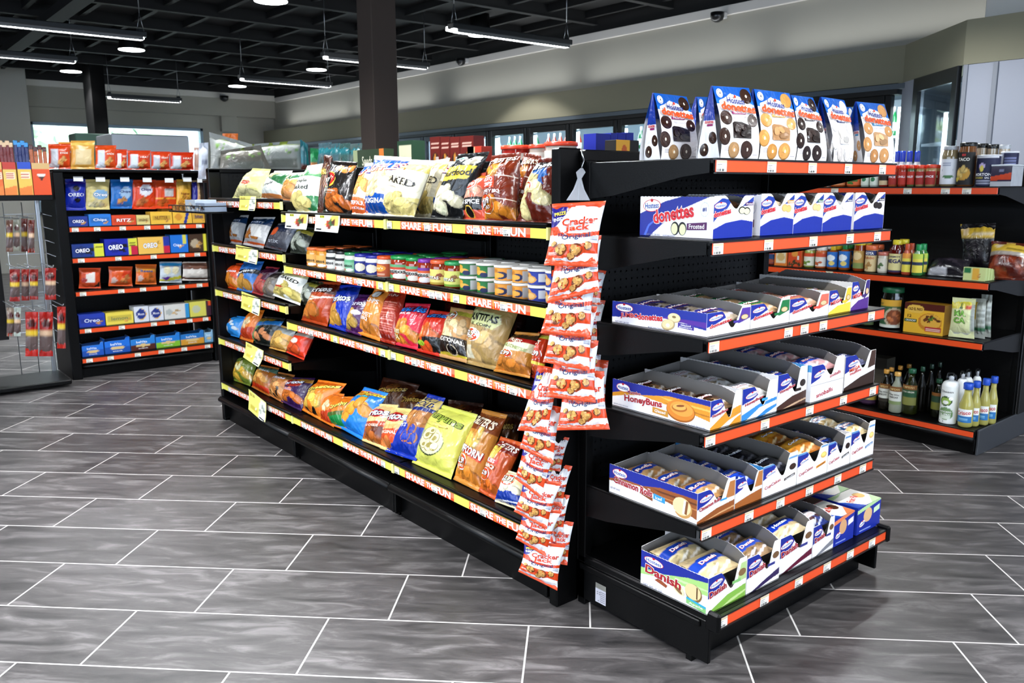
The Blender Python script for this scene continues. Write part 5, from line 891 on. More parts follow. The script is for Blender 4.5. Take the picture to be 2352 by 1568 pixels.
# ---------------------------------------------------------------- end display, top shelf: standing doughnut bags
def donut_bag(label, sl, fl, fr, tl, tr, flavour, Yf, group='standing blue and white doughnut bags', twist=None):
    DC, BC_, NM, WIN = flavour
    z0 = EZ[0]+.0012; Pf = ony(*fl, Yf); Pr = ony(*fr, Yf); dep = .075
    n2 = Yf+dep*.55; Tl = ony(*tl, n2); Tr = ony(*tr, n2); Pl = ony(*sl, Yf+dep) if sl else Pf+np.array([-.002, dep, 0])
    for p in (Pf, Pr, Pl): p[2] = z0
    Bl = Pf+np.array([0, dep, 0]); Br = Pr+np.array([0, dep, 0]); Bl[2] = Br[2] = z0; w = np.linalg.norm(Pr-Pf); H = (Tl[2]+Tr[2])/2-z0
    nz = Noise2(int(fl[0])); nf = np.array([0, -1., .15])
    def S_(bl, br, tr_, tl_, n, bulge, k=1.):
        def S(u, v):
            u = np.asarray(u, float); v = np.asarray(v, float); o = np.multiply.outer
            P = o((1-u)*(1-v), bl)+o(u*(1-v), br)+o(u*v, tr_)+o((1-u)*v, tl_)
            e = np.sin(np.pi*np.clip(u, 0, 1))*np.clip(v*6, 0, 1)*np.clip((1-v)*8, 0, 1)
            return P+np.multiply.outer(bulge*np.sin(np.pi*np.clip(v, 0, 1)**.8)*1.+k*e*.007*nz(u, v), n)
        return S
    t = thing('doughnut_bag', label, 'snack bag', tuple((Pf+Br)/2), group)
    F_ = S_(Pf, Pr, Tr, Tl, nf, .014)
    art = [('bg', 'f4f1f0'), ('b', .74, 1, '1c6fc0'), ('q', [(0, .74), (.2, .64), (0, .5)], '1c6fc0') if False else ('b', .82, 1, '1a5fb4'), ('q', [(.06, .64), (.08, .79), (.3, .85), (.42, .9), (.66, .86), (.78, .8), (.98, .74), (.98, .6)], 'f7f5f4'), ('q', [(.93, .72), (1, .72), (1, .55)], '1c6fc0'),
           ('E', .14, .9, .085, .065, 'ffffff', 0, .3), ('E', .14, .9, .07, .054, '1c4fa0', 0, .45), ('E', .14, .9, .062, .047, 'ffffff', 0, .6), ('t', '4', .14, .9, .03, .05, '12305e', 0, None, .03)]
    art += donut(.83, .87, .15, .11, DC)+donut(.17, .55, .16, .1, DC)+donut(.86, .52, .13, .09, DC)+donut(.08, .29, .15, .12, DC)+donut(.66, .12, .16, .12, DC)+donut(.32, .11, .14, .11, BC_)
    art += [('P', [(.31, .3), (.31, .48), (.36, .5), (.55, .495), (.78, .45), (.8, .42), (.78, .27), (.32, .27)], WIN)]
    art += [('E', .45+.1*k, .35+.06*((k*2) % 3), .1, .07, sh(WIN, .6+.45*k), .4*k, .8+.1*k) for k in range(4) if True] if False else []
    art += [('E', .42, .4, .08, .06, sh(WIN, 1.5), .3, .9), ('E', .62, .34, .13, .05, sh(WIN, .7), .1, .95), ('E', .55, .42, .09, .04, sh(WIN, 1.7), -.3, 1.0)]
    art += [('t', 'Hostess', .5, .795, .46, .09, '2a3a8c', -.05, None, .02), ('E', .5, .855, .03, .022, 'e0452c', 0, 1.2), ('t', 'donettes', .5, .695, .9, .12, 'ea5a24', -.06, 'ffffff', .035), ('r', .34, .7, .605, .65, NM[1]), ('t', NM[0], .52, .628, .3, .03, 'ffffff'), ('t', 'mini donuts', .54, .565, .34, .028, 'a8a0a8'), ('s', .84, .96, .05, .08, 'a8a0a8', 2), ('s', .08, .2, .1, .16, 'a8a0a8', 3)]
    b = MB(); b.sheet(F_, 72, 96, art, smooth=True); b.texts(F_, art, w/H, nf/np.linalg.norm(nf), .0012)
    ns = np.array([-1., -.1, .15]); G = S_(Pl, Pf, Tl, Tl+np.array([-.0005, .004, 0]), ns, .004, .6)
    art2 = [('bg', '1a3fa0'), ('b', 0, .52, 'f0eef0'), ('b', .52, .58, '1a3fa0')]+donut(.3, .12, .22, .09, DC)+donut(.75, .28, .24, .085, DC)+[('t', 'donettes', .55, .5, .7, .05, 'c8202c', 0, 'ffffff', .03), ('r', .35, .8, .44, .47, NM[1]), ('t', 'Hostess', .6, .55, .5, .035, '1a469c')]
    b.sheet(G, 36, 72, art2, smooth=True); b.texts(G, art2, dep/H, ns/np.linalg.norm(ns), .0012)
    R_ = S_(Pr, Br, Tr+np.array([.0005, .004, 0]), Tr, np.array([1., 0, 0]), .004, .6); b.sheet(R_, 10, 14, [('bg', '1a3fa0'), ('b', 0, .52, 'e6e4e6')], smooth=True)
    K_ = S_(Br, Bl, Tl+np.array([0, .004, 0]), Tr+np.array([0, .004, 0]), np.array([0, 1., 0]), .008); b.sheet(K_, 14, 14, [('bg', '1a4fa8'), ('b', 0, .6, 'e9e7e9')], smooth=True)
    b.build('bag_body', M['film'], t)
    b = MB(); d = Tr-Tl; up = np.array([0, 0, .022]); bk = np.array([0, -.007, 0])
    b.add([Tl, Tr, Tr+bk-up*.9, Tl+bk-up*.9, Tl+np.array([0, .006, 0]), Tr+np.array([0, .006, 0])], [(0, 3, 2, 1), (0, 1, 5, 4)], '1f62b6'); b.build('folded_top', M['film'], t)
CHO = ('3a2013', 'b89a6a'); FR_ = ('3b2114', 'a8845a', ('FROSTED', '9c2a6a'), '2a1c18'); CR = ('d09a54', 'c08a44', ('CRUNCH', 'e0a832'), 'b08458'); DCH = ('2e1a14', '2a1712', ('DOUBLE CHOC', '4a3a3a'), '33241f'); PW = ('ded8d4', 'd4ccc6', ('POWDERED', '2a2f6a'), 'd8d2cc'); OF = ('cf9a62', 'c08a54', ('OLD FASHIONED', '2a8ab8'), 'c8a078')
donut_bag('frosted doughnut bag standing behind, between the two front frosted bags', None, (1600, 366), (1665, 366), (1600, 222), (1657, 224), FR_, 1.62)
donut_bag('frosted doughnut bag at the left end of the end display top', (1478, 371), (1517, 373), (1600, 371), (1501, 213), (1577, 222), FR_, 1.50)
donut_bag('pale doughnut bag peeking out behind the powdered bag', None, (1918, 366), (1962, 366), (1925, 245), (1956, 246), PW, 1.50)
donut_bag('tallest frosted doughnut bag, second from the left in front', (1601, 366), (1653, 366), (1740, 367), (1636, 197), (1720, 202), FR_, 1.345)
donut_bag('golden crunch doughnut bag with yellow name tab', (1722, 366), (1742, 367), (1825, 367), (1731, 204), (1813, 214), CR, 1.35)
donut_bag('double chocolate doughnut bag right of the crunch bag', None, (1827, 367), (1897, 368), (1817, 218), (1867, 224), DCH, 1.35)
donut_bag('white powdered doughnut bag turned slightly sideways', (1897, 368), (1913, 369), (1957, 369), (1886, 222), (1939, 230), PW, 1.35)
donut_bag('old fashioned doughnut bag with light blue tab at the right end', (1958, 369), (1983, 370), (2050, 371), (1967, 233), (2031, 239), OF, 1.35)
# ---------------------------------------------------------------- end display cartons and trays
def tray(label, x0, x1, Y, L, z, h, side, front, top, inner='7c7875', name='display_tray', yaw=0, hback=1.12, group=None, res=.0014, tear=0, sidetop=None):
    """open printed carton: near side, far side, back and a front flap whose rim follows top(u)"""
    b = MB(); w = x1-x0; th = .0022; rs = np.random.RandomState(int(x0*1000) % 997)
    def wall(O, U, V, n, art, tp, lu, lv, outer=True):
        O, U, V, n = [np.array(q, float) for q in (O, U, V, n)]
        S = lambda u, v: O+np.multiply.outer(np.asarray(u, float), U)+np.multiply.outer(np.asarray(v, float), V)
        nu = int(np.clip(lu/res, 6, 260)); nv = int(np.clip(lv/res, 4, 84))
        if art is not None: b.sheet(S, nu, nv, art, top=tp); b.texts(S, art, lu/lv, n, .0007)
        else: b.sheet(S, nu, 3, col='e6e2e0', top=tp)
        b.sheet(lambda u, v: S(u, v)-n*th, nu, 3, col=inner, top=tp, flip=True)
        uu = np.linspace(0, 1, nu+1); tt = tp(uu) if tp is not None else np.ones(nu+1); P = S(uu, tt); Q = P-n*th
        b.add(np.concatenate([P, Q]), [(i, i+1, nu+2+i, nu+1+i) for i in range(nu)], 'efeceb')
    saw = lambda u: .0+.012*(np.abs((u*(L/.012)) % 1-.5)*2)
    st = (lambda u: .985-saw(u)) if sidetop is None else sidetop
    bt = lambda u: hback-.25*np.clip((u-.72)/.28, 0, 1)**2-saw(u)-.18*np.clip((.1-u)/.1, 0, 1)
    wall((x0, Y+L, z), (0, -L, 0), (0, 0, h), (-1, 0, 0), side, st, L, h)
    wall((x0, Y, z), (w, 0, 0), (0, 0, h), (0, -1, 0), front, top, w, h)
    wall((x1, Y, z), (0, L, 0), (0, 0, h), (1, 0, 0), None, lambda u: bt(1-u), L, h)
    wall((x1, Y+L, z), (-w, 0, 0), (0, 0, h), (0, 1, 0), None, lambda u: hback-.12-.1*u+0*u, w, h)
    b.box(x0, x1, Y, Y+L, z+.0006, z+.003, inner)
    if yaw:
        cx, cy = (x0+x1)/2, Y; cs, sn = math.cos(yaw), math.sin(yaw)
        for v in b.v: v[:, :2] = (v[:, :2]-[cx, cy]) @ np.array([[cs, sn], [-sn, cs]])+[cx, cy]
    o = b.build(name, M['carton']); tag(o, label, 'box', group); return o
def packs(base, x0, x1, Y, L, z, h, cols, n=3, brand='Hostess', lift=0., up=.62):
    """wrapped pastries lying in a tray, front one first"""
    w = x1-x0
    for k in range(n):
        ya = Y+.012+k*(L-.03)/n; yb = ya+(L-.03)/n-.006; zz = z+h*up-.012*k*0+(lift if k == 0 else 0)
        C = [(x0+.008, ya, zz-.012), (x1-.008, ya, zz-.012), (x1-.008, yb, zz+.004), (x0+.008, yb, zz+.004)]
        art = [('bg', cols[0]), ('n', .5, .5, .44, .4, cols[1], 8, .22, 1), ('q', [(.0, .35), (1, .5), (1, .8), (0, .7)], cols[2]), ('t', brand, .45, .57, .5, .13, 'ffffff', .1, cols[3], .03)]
        if len(cols) > 4: art += [('q', [(.1, .08), (.5, .3), (.55, .26), (.15, .03)], cols[4]), ('q', [(.45, .1), (.85, .3), (.9, .26), (.5, .05)], cols[4])]
        bag('wrapped_pastry', '%s, %s in the %s' % (cols[5] if len(cols) > 5 else 'wrapped pastry', ['front one', 'middle one', 'rear one', 'rearmost'][k], base), 'pastry', C, art, .02, int(x0*77)+k, 'wrapped pastries inside the trays', nu=16, nv=18, seal=.07, pinch=.05)
# front rim profiles: left high, dips, right high
def rim(l, lo, r, a=.3, c=.62, hi=1.):
    def f(u):
        s = np.clip((u-a)/(c-a), 0, 1); e = np.clip((u-c-.02)/(r-c-.02+1e-6), 0, 1)
        return l-(l-lo)*(s*s*(3-2*s))+(hi-lo)*(e*e*(3-2*e))
    return f
X5 = lambda px, py, Y: float(ony(px, py, Y)[0])
def xs(pairs, Y): return [(X5(a[0], a[1], Y), X5(b_[0], b_[1], Y)) for a, b_ in pairs]
# second shelf: closed fronted doughnut boxes
Yb = 1.335; zb = EZ[1]+.001
d2 = xs([((1637, 550), (1728, 546)), ((1745, 543), (1821, 538)), ((1821, 538), (1888, 533)), ((1888, 533), (1955, 528)), ((1960, 527), (2028, 522))], Yb)
side2 = [('bg', 'eceaf0'), ('q', [(0, .0), (0, .56), (.35, .86), (.62, 1), (.97, 1), (.5, .62), (.2, .12), (.14, 0)], '162f98'), ('q', [(.06, .05), (.12, .3), (.3, .55), (.28, .5), (.14, .26), (.09, .03)], '4f6fd0')]+hostess(.17, .76, .25, .3, .06)+[('t', 'donettes', .47, .58, .56, .34, 'cf2330', .16, 'ffffff', .055, ), ('E', .5, .23, .055, .16, '17140f', 0, .6), ('E', .6, .23, .055, .16, '17140f', 0, .6), ('E', .495, .22, .042, .13, 'dde0b4', 0, .8), ('E', .605, .21, .042, .13, 'dde0b4', 0, .8), ('P', [(.66, .2), (.66, .36), (.92, .4), (.92, .22)], '5a1c5c'), ('t', 'Frosted', .79, .295, .2, .11, 'ffffff', .03, None, .01), ('t', '#1', .885, .69, .05, .1, '3a4a8a', 0, None, .03), ('o', .885, .69, .055, .17, 'c0c6dc', .8), ('t', 'NET WT. 30 OZ.', .2, .06, .2, .045, '7a7f9a'), ('t', 'FROSTED MINI DONUTS', .42, .05, .16, .035, '7a7f9a')]
def front2(nm, c, dc): return [('bg', 'efe9ec'), ('q', [(0, .45), (.55, .86), (.55, 1), (0, 1)], 'efe9ec'), ('q', [(0, .4), (.12, .55), (.3, .66), (.45, .9), (.2, .95), (0, .8)], '18409c'), ('q', [(0, 0), (0, .24), (.3, .38), (.7, .44), (1, .38), (1, 0)], '14309a'), ('q', [(.7, .75), (1, .98), (1, .86), (.84, .76)], '18409c')]+hostess(.16, .78, .3, .15, .1)+[('t', 'donettes', .2, .62, .42, .14, 'cf2330', .15, 'ffffff', .04), ('E', .7, .66, .09, .09, '17140f' if dc == 0 else sh(dc, .8), 0, .6), ('E', .82, .64, .09, .09, '17140f' if dc == 0 else sh(dc, .8), 0, .62), ('E', .7, .65, .07, .07, 'dde0b4' if dc == 0 else dc, 0, .8), ('E', .82, .63, .07, .07, 'dde0b4' if dc == 0 else dc, 0, .82), ('r', .78, .98, .77, .84, c), ('t', nm, .88, .805, .16, .045, 'ffffff'), ('r', .0, 1, .52, .523, 'a8a0a8')]
fl2 = [('Frosted', '5a1c5c', 0, 'frosted', ('3a2416', '4a2c1a', '5a1c5c')), ('Crunch', 'e0a24a', 'e8c078', 'crunch', ('d8c4a8', 'd0a060', 'e8b048')), ('Glazed', '1a6a44', 'e6c890', 'glazed', ('d9b88c', 'c8966a', '1a6a44')), ('Powdered', '2a3a6a', 'e9e6da', 'powdered', ('eceaea', 'dddada', '2a3a8a')), ('Double', '3a2a26', '2a1c16', 'double chocolate', ('2a2422', '1c1614', '3a2a26'))]
for i, (x0, x1) in enumerate(d2):
    nm, c, dc, w_, pc = fl2[i]
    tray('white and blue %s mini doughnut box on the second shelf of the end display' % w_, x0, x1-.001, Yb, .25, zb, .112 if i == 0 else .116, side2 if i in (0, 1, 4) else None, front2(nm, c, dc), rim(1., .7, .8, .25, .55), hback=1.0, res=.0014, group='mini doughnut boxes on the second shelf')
    packs('%s doughnut box' % w_, x0, x1, Yb, .25, zb, .116, [pc[0], pc[1], pc[2], '1a469c', pc[0], '%s doughnut pack' % w_], 2, 'donettes', up=.8)
# lower trays
def side3(t1, bgc, band, pics):
    return [('bg', 'f0edf0'), ('q', [(0, .28), (0, 1), (1, 1), (1, .3), (.9, .34), (.75, .5), (.55, .55), (.3, .4)], bgc), ('q', [(.45, .58), (.7, .62), (1, .62), (1, .38), (.8, .45)], band), ('q', [(0, .85), (0, 1), (1, 1), (1, .88), (.5, .92)], '173298')]+hostess(.14, .74, .2, .36, 0)+t1+pics
mega = lambda t, w, c: [('t', t, .3, .32, w, .26, c, .08, 'ffffff', .04)]
def front3(t1, bgc, base, nm=None, lowc='f0edf0'):
    a = [('bg', 'f0edf0'), ('q', [(0, .4), (0, 1), (.45, 1), (.45, .72), (.2, .5)], '173298'), ('q', [(.7, .35), (1, .55), (1, 1), (.8, 1)], bgc), ('q', [(0, .0), (0, .12), (.4, .34), (1, .42), (1, 0)], base)]+hostess(.2, .76, .32, .2, .12)+[('t', t1, .3, .52, .5, .15, 'c8302c', .14, 'ffffff', .04), ('E', .86, .62, .09, .11, '9a7a4a', 0, .6), ('E', .86, .62, .075, .09, 'e0c49a', 0, .75), ('r', .6, .78, .42, .52, nm or base)]
    return a
donp = [('E', .68, .62, .065, .2, 'cdb78c', 0, .6), ('E', .68, .64, .06, .17, 'e6d6ac', 0, .7), ('E', .68, .66, .02, .05, '8a744a', 0, .8), ('E', .62, .3, .07, .23, 'bfa87a', .2, .85), ('E', .62, .33, .06, .19, 'e0cfa2', .2, .95), ('E', .62, .28, .02, .08, 'f0edf0', 0, 1.05), ('P', [(.72, .26), (.72, .46), (.88, .42), (.88, .22)], '4a3a9a'), ('t', 'Glazed', .8, .38, .1, .07, 'ffffff'), ('t', 'Blueberry', .8, .29, .13, .07, 'ffffff')]
def tr(base, x, Y, L, z, h, sd, ft, prof, pc, n=3, yaw=0, brand='Hostess', up=.7, hb=1.12, group=None):
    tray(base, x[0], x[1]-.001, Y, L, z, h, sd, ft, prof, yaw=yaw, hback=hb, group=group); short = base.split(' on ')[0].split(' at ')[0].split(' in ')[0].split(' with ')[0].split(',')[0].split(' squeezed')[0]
    packs(short, x[0], x[1], Y, L, z, h, pc, n, brand, up=up)
BR = ['c8a27a', 'b8864e', 'd9d0ca', '1a469c', 'efe6da']
z3 = EZ[2]+.001; Y3 = 1.335; G3 = 'trays on the third shelf of the end display'
e3 = xs([((1622, 783), (1722, 762)), ((1723, 755), (1812, 735)), ((1813, 733), (1902, 715)), ((1903, 716), (1954, 697)), ((1955, 697), (1996, 682))], Y3)
tr('blueberry jumbo doughnut tray at the left of the third shelf', e3[0], Y3, .34, z3, .066, side3([('t', 'JUMBO', .2, .42, .2, .26, 'c8202c', .06, 'ffffff', .05), ('t', 'donettes', .43, .5, .27, .28, 'c8202c', .06, 'ffffff', .05), ('t', 'NET WT. 24 OZ.', .12, .1, .16, .07, '6a7098'), ('t', 'MORE THAN TWICE THE SIZE', .52, .08, .22, .05, '2a2f6a')], '162f98', '5a2f9a', donp), front3('donettes', '5a3a9a', 'f0edf0', '4a3a9a'), rim(.98, .25, .85, .32, .58, 1.1), ['b9a892', '5a4a5c', '3a3a8a', 'c8202c', 'd9d0d8', 'dark blueberry doughnut pack'], 3, group=G3)
tr('green glazed jumbo doughnut tray on the third shelf', e3[1], Y3, .34, z3, .07, None, front3('donettes', '1f7a44', 'efeaea', '1f7a44'), rim(.98, .3, .82, .3, .6, 1.1), ['cba57a', 'd0a064', '2f8a54', 'c8202c', 'e9dcc8', 'glazed doughnut pack'], 3, group=G3)
tr('coral jumbo doughnut tray on the third shelf', e3[2], Y3, .34, z3, .07, None, front3('donettes', 'e8705c', 'efeaea', 'd9503c'), rim(.98, .3, .82, .3, .6, 1.1), ['d8aa8c', 'd08a5c', 'e08a7c', 'c8202c', 'f0d9cc', 'pink edged doughnut pack'], 3, group=G3)
tr('yellow muffin tray on the third shelf', e3[3], Y3, .34, z3, .078, None, front3('MEGA', 'e6c23a', 'eccf4a', 'e6c23a'), rim(.98, .4, .85, .3, .6, 1.05), ['d9cba0', 'd0b05c', 'e6c23a', 'c8202c', 'f0e6c8', 'yellow muffin pack'], 2, group=G3)
tr('purple muffin tray at the right end of the third shelf', e3[4], Y3, .34, z3, .095, None, front3('MEGA', '3a2a7a', '5a2f8a', '4a2f7a'), rim(.98, .45, .85, .3, .6, 1.0), ['a89cc8', '6a5a9a', '3a3a8a', 'c8202c', 'd8d0e8', 'purple muffin pack'], 2, group=G3)
z4 = EZ[3]+.001; Y4 = 1.325; G4 = 'trays on the fourth shelf of the end display'
e4 = xs([((1630, 997), (1701, 975)), ((1703, 972), (1783, 945)), ((1784, 942), (1851, 918)), ((1852, 922), (1927, 900)), ((1938, 895), (2007, 878))], Y4)
bun = [('E', .72, .42, .14, .36, 'a8641e', 0, .5), ('E', .72, .45, .135, .33, 'd98a34', 0, .6), ('E', .73, .5, .11, .24, 'e8a24a', 0, .7), ('E', .71, .52, .075, .13, 'b87028', .1, .8), ('E', .71, .55, .065, .1, 'eab060', .1, .9), ('E', .72, .6, .04, .035, '8a4a14', .2, 1.0), ('P', [(.44, .14), (.44, .34), (.6, .3), (.6, .1)], 'c8923a'), ('t', 'Glazed', .52, .23, .11, .1, 'ffffff')]
tr('golden honey bun tray at the left of the fourth shelf', e4[0], Y4, .36, z4, .085, [('bg', 'f2eff0'), ('q', [(0, .35), (0, 1), (1, 1), (1, .3), (.85, .4), (.6, .5), (.3, .62), (.1, .45)], 'd9982e'), ('q', [(0, .48), (0, 1), (1, 1), (1, .8), (.6, .82), (.3, .62), (.1, .6)], '142b96'), ('q', [(.5, .74), (1, .68), (1, .62), (.6, .66)], 'eebd62'), ('q', [(.55, .58), (1, .48), (1, .44), (.6, .52)], 'b8741e')]+hostess(.12, .74, .15, .3, 0)+[('t', 'Jumbo', .25, .64, .13, .14, 'a8202c', .04, 'ffffff', .04), ('t', 'HoneyBuns', .34, .42, .4, .3, 'a8202c', .05, 'ffffff', .06), ('t', 'NET WT. 24 OZ. (1 LB. 8 OZ.)', .1, .1, .16, .05, '7a7f9a'), ('t', '6 - 4 OZ. PACKAGES', .88, .06, .16, .05, '7a7f9a')]+bun,
   [('bg', 'f0ecea'), ('q', [(0, .45), (0, 1), (.45, 1), (.5, .8), (.3, .6)], '173298'), ('q', [(0, 0), (0, .1), (.5, .5), (1, .62), (1, .35), (.6, .2), (.3, 0)], 'd9982e'), ('q', [(.6, 0), (.8, .2), (1, .3), (1, 0)], 'd9982e'), ('r', .0, 1, .38, .385, '8a8480')]+hostess(.22, .75, .36, .2, .15)+[('t', 'HoneyBuns', .3, .52, .5, .13, 'a8202c', .16, 'ffffff', .04)], rim(.98, .3, .84, .3, .62, 1.12), ['8a6a4a', '5a3a20', '3a2418', 'a8202c', 'e6dcd0', 'brown honey bun pack'], 3, brand='Buns', group=G4)
tr('blue iced honey bun tray, second on the fourth shelf', e4[1], Y4, .36, z4, .095, None, [('bg', 'eef0f3'), ('q', [(0, .5), (0, 1), (.42, 1), (.5, .75), (.3, .6)], '173298'), ('q', [(0, 0), (0, .2), (.5, .42), (1, .5), (1, .4), (.5, .3), (.1, 0)], '3a8ac8'), ('q', [(.4, 0), (.7, .2), (1, .28), (1, .2), (.8, .1), (.6, 0)], '3a8ac8')]+hostess(.26, .75, .36, .18, .15)+[('t', 'HoneyBuns', .32, .55, .52, .12, 'a8202c', .16, 'ffffff', .04), ('E', .85, .66, .1, .1, 'f6f4f0'), ('r', .55, .72, .48, .56, '3a9ad0')], rim(.98, .35, .8, .3, .6, 1.05), ['d8d4d2', 'c8b49a', 'e9e6ea', 'a8202c', 'ffffff', 'white iced bun pack'], 3, brand='Buns', group=G4)
tr('chocolate honey bun tray in the middle of the fourth shelf', e4[2], Y4, .36, z4, .11, None, [('bg', 'eeebea'), ('q', [(0, .5), (0, 1), (.42, 1), (.5, .75), (.3, .6)], '173298'), ('q', [(0, 0), (0, .12), (.5, .32), (1, .4), (1, 0)], '4a2c20'), ('q', [(.1, 0), (.6, .12), (1, .18), (1, .14), (.6, .06)], 'c8a88a')]+hostess(.26, .75, .36, .16, .15)+[('t', 'HoneyBuns', .32, .56, .52, .11, 'a8202c', .16, 'ffffff', .04), ('E', .85, .62, .1, .1, '2a1812'), ('r', .6, .8, .42, .5, '2a1812')], rim(.98, .42, .8, .3, .6, 1.08), ['2c3a7a', '3a2a2a', '1d3fa8', 'c8202c', '9aa8c8', 'dark blue wrapped bun pack'], 3, brand='Buns', group=G4)
tr('white coconut snowball cake tray with raised flap on the fourth shelf', e4[3], Y4-.012, .36, z4, .12, [('bg', 'dfdfe3'), ('q', [(0, .8), (0, 1), (1, 1), (1, .8)], '4a9ad0')], [('bg', 'f2f0f2'), ('q', [(0, .5), (0, 1), (.35, 1), (.42, .8), (.25, .6)], '173298'), ('r', 0, 1, .44, .45, '8a8688')]+hostess(.24, .72, .34, .14, .2)+[('t', 'snoballs', .72, .62, .34, .09, 'b8242c', .12), ('t', 'snoballs', .42, .2, .5, .12, 'b8242c', .1)], rim(.95, .62, .8, .3, .6, 1.05), ['e0a8a8', 'e8c8c8', '2a4fae', 'e8505c', 'f6e6e6', 'pink and blue snowball cake pack'], 3, brand='snoballs', up=.85, group=G4)
tr('brown brownie muffin tray at the right end of the fourth shelf', e4[4], Y4, .36, z4, .115, None, [('bg', 'efecea'), ('q', [(0, .5), (0, 1), (.4, 1), (.46, .8), (.25, .6)], '173298'), ('q', [(0, 0), (0, .1), (.5, .3), (1, .42), (1, 0)], '3a241a'), ('q', [(.75, .5), (1, .55), (1, 1), (.85, 1)], '4a3024')]+hostess(.26, .75, .34, .15, .15)+[('t', 'MEGA', .3, .6, .34, .1, 'd9502c', .12, 'ffffff', .04), ('t', 'muffins', .34, .5, .36, .09, 'c8202c', .12)], rim(.98, .55, .85, .3, .6, 1.0), ['8a8ab0', '5a4a4a', '3a4fa0', 'c8202c', 'c8cce0', 'brown muffin pack'], 3, group=G4)
z5 = EZ[4]+.001; Y5 = 1.335; G5 = 'trays on the fifth shelf of the end display'
e5 = xs([((1600, 1210), (1686, 1180)), ((1687, 1178), (1749, 1152)), ((1750, 1155), (1828, 1120)), ((1829, 1120), (1898, 1092)), ((1899, 1090), (1950, 1075)), ((1951, 1075), (2005, 1045))], Y5)
roll = [('E', .85, .38, .1, .32, 'c89a5c', .0, .5), ('E', .84, .42, .095, .28, 'e6cfa4', 0, .6)]+[('P', [(.76+.022*i, .2+.02*(i % 2)), (.785+.022*i, .2), (.80+.022*i, .62), (.775+.022*i, .64)], 'fbf8f2' if i % 2 == 0 else '8a5a30') for i in range(6)]+[('P', [(.37, .36), (.38, .46), (.52, .36), (.52, .24)], '8a4a22'), ('P', [(.53, .34), (.53, .52), (.66, .48), (.66, .3)], '3a9ad0'), ('t', 'Iced', .59, .41, .07, .1, 'ffffff')]
tr('cinnamon roll tray at the left of the fifth shelf', e5[0], Y5, .33, z5, .092, [('bg', 'f2eff0'), ('q', [(0, .42), (0, 1), (1, 1), (1, .15), (.85, .3), (.6, .42), (.4, .58), (.15, .5)], '9a5a2c'), ('q', [(0, .5), (0, 1), (1, 1), (1, .78), (.6, .76), (.4, .62), (.15, .62)], '142b96'), ('q', [(.5, .66), (1, .66), (1, .6), (.6, .6)], '6a3a1c'), ('q', [(.55, .5), (1, .48), (1, .44), (.62, .46)], 'c88a54')]+hostess(.13, .76, .18, .28, -.02)+[('t', 'Cinnamon Rolls', .29, .5, .46, .24, 'a8202c', -.03, 'ffffff', .06), ('t', 'NET WT. 24 OZ.', .08, .2, .12, .06, '7a7f9a')]+roll,
   [('bg', 'f0ecea'), ('q', [(0, .45), (0, 1), (.42, 1), (.48, .8), (.3, .6)], '173298'), ('q', [(0, 0), (0, .1), (.5, .3), (1, .38), (1, 0)], '9a5a2c'), ('q', [(.1, 0), (.6, .14), (1, .2), (1, .15), (.6, .09)], 'd8a878'), ('q', [(.75, .5), (1, .5), (1, 1), (.85, 1)], 'b87a44')]+hostess(.22, .74, .34, .18, .12)+[('t', 'Cinnamon Rolls', .32, .52, .56, .12, 'a8202c', .14, 'ffffff', .04), ('r', .6, .78, .48, .54, '3a9ad0')], rim(.98, .5, .84, .28, .6, 1.1), ['b98a5a', 'd0a874', '2448a8', 'c8202c', 'f3ebdd', 'iced cinnamon roll pack'], 3, brand='Rolls', group=G5)
tr('second cinnamon tray with blue wrapped packs on the fifth shelf', e5[1], Y5, .33, z5, .092, None, [('bg', 'f0ecea'), ('q', [(0, .5), (0, 1), (.35, 1), (.4, .8), (.25, .6)], '173298'), ('q', [(0, 0), (0, .2), (.5, .32), (1, .4), (1, 0)], 'a8642e'), ('q', [(.7, .5), (1, .5), (1, 1), (.85, 1)], 'b87a44')]+hostess(.24, .74, .36, .18, .12), rim(.98, .4, .84, .28, .6, 1.0), ['2448b8', '1c3a98', '2a55c8', 'c8202c', 'dfe6f4', 'bright blue wrapped roll pack'], 3, group=G5)
def cup(nm, c, pic): return [('bg', 'f3f0f1'), ('q', [(0, .55), (0, 1), (.3, 1), (.36, .85), (.2, .65)], '173298'), ('q', [(0, .92), (0, 1), (1, 1), (1, .94)], '6a9ac8')]+hostess(.22, .7, .3, .15, .18)+[('t', 'CupCakes', .28, .34, .46, .13, 'b8242c', .15), ('P', [(.62, .3), (.62, .38), (.94, .46), (.94, .38)], c), ('t', nm, .78, .38, .26, .06, 'ffffff' if c != 'e8a23c' else '7a3a10', .2), ('E', .86, .68, .1, .1, pic, 0, .6), ('E', .85, .7, .07, .06, sh(pic, 1.5), 0, .75)]
tr('chocolate cupcake tray in the middle of the fifth shelf', e5[2], Y5, .33, z5, .1, [('bg', 'dfe2ea'), ('q', [(0, .55), (0, 1), (1, 1), (1, .8)], '3a8ac0')], cup('Chocolate', '3a2a22', '3a2416'), rim(.98, .5, .8, .26, .58, 1.12), ['2a2a34', '1c1a1e', '1c1c24', '4a5a8a', '7a7a86', 'dark chocolate cupcake pack'], 3, group=G5)
tr('orange cupcake tray filled to the rim on the fifth shelf', e5[3], Y5, .33, z5, .1, None, cup('Orange', 'e8a23c', 'e6c070'), rim(.98, .55, .8, .26, .58, 1.0), ['b8742c', 'c8822e', 'd9a03c', '7a4a1c', 'f0d9a8', 'orange frosted cupcake pack'], 3, up=.95, brand='CupCakes', group=G5)
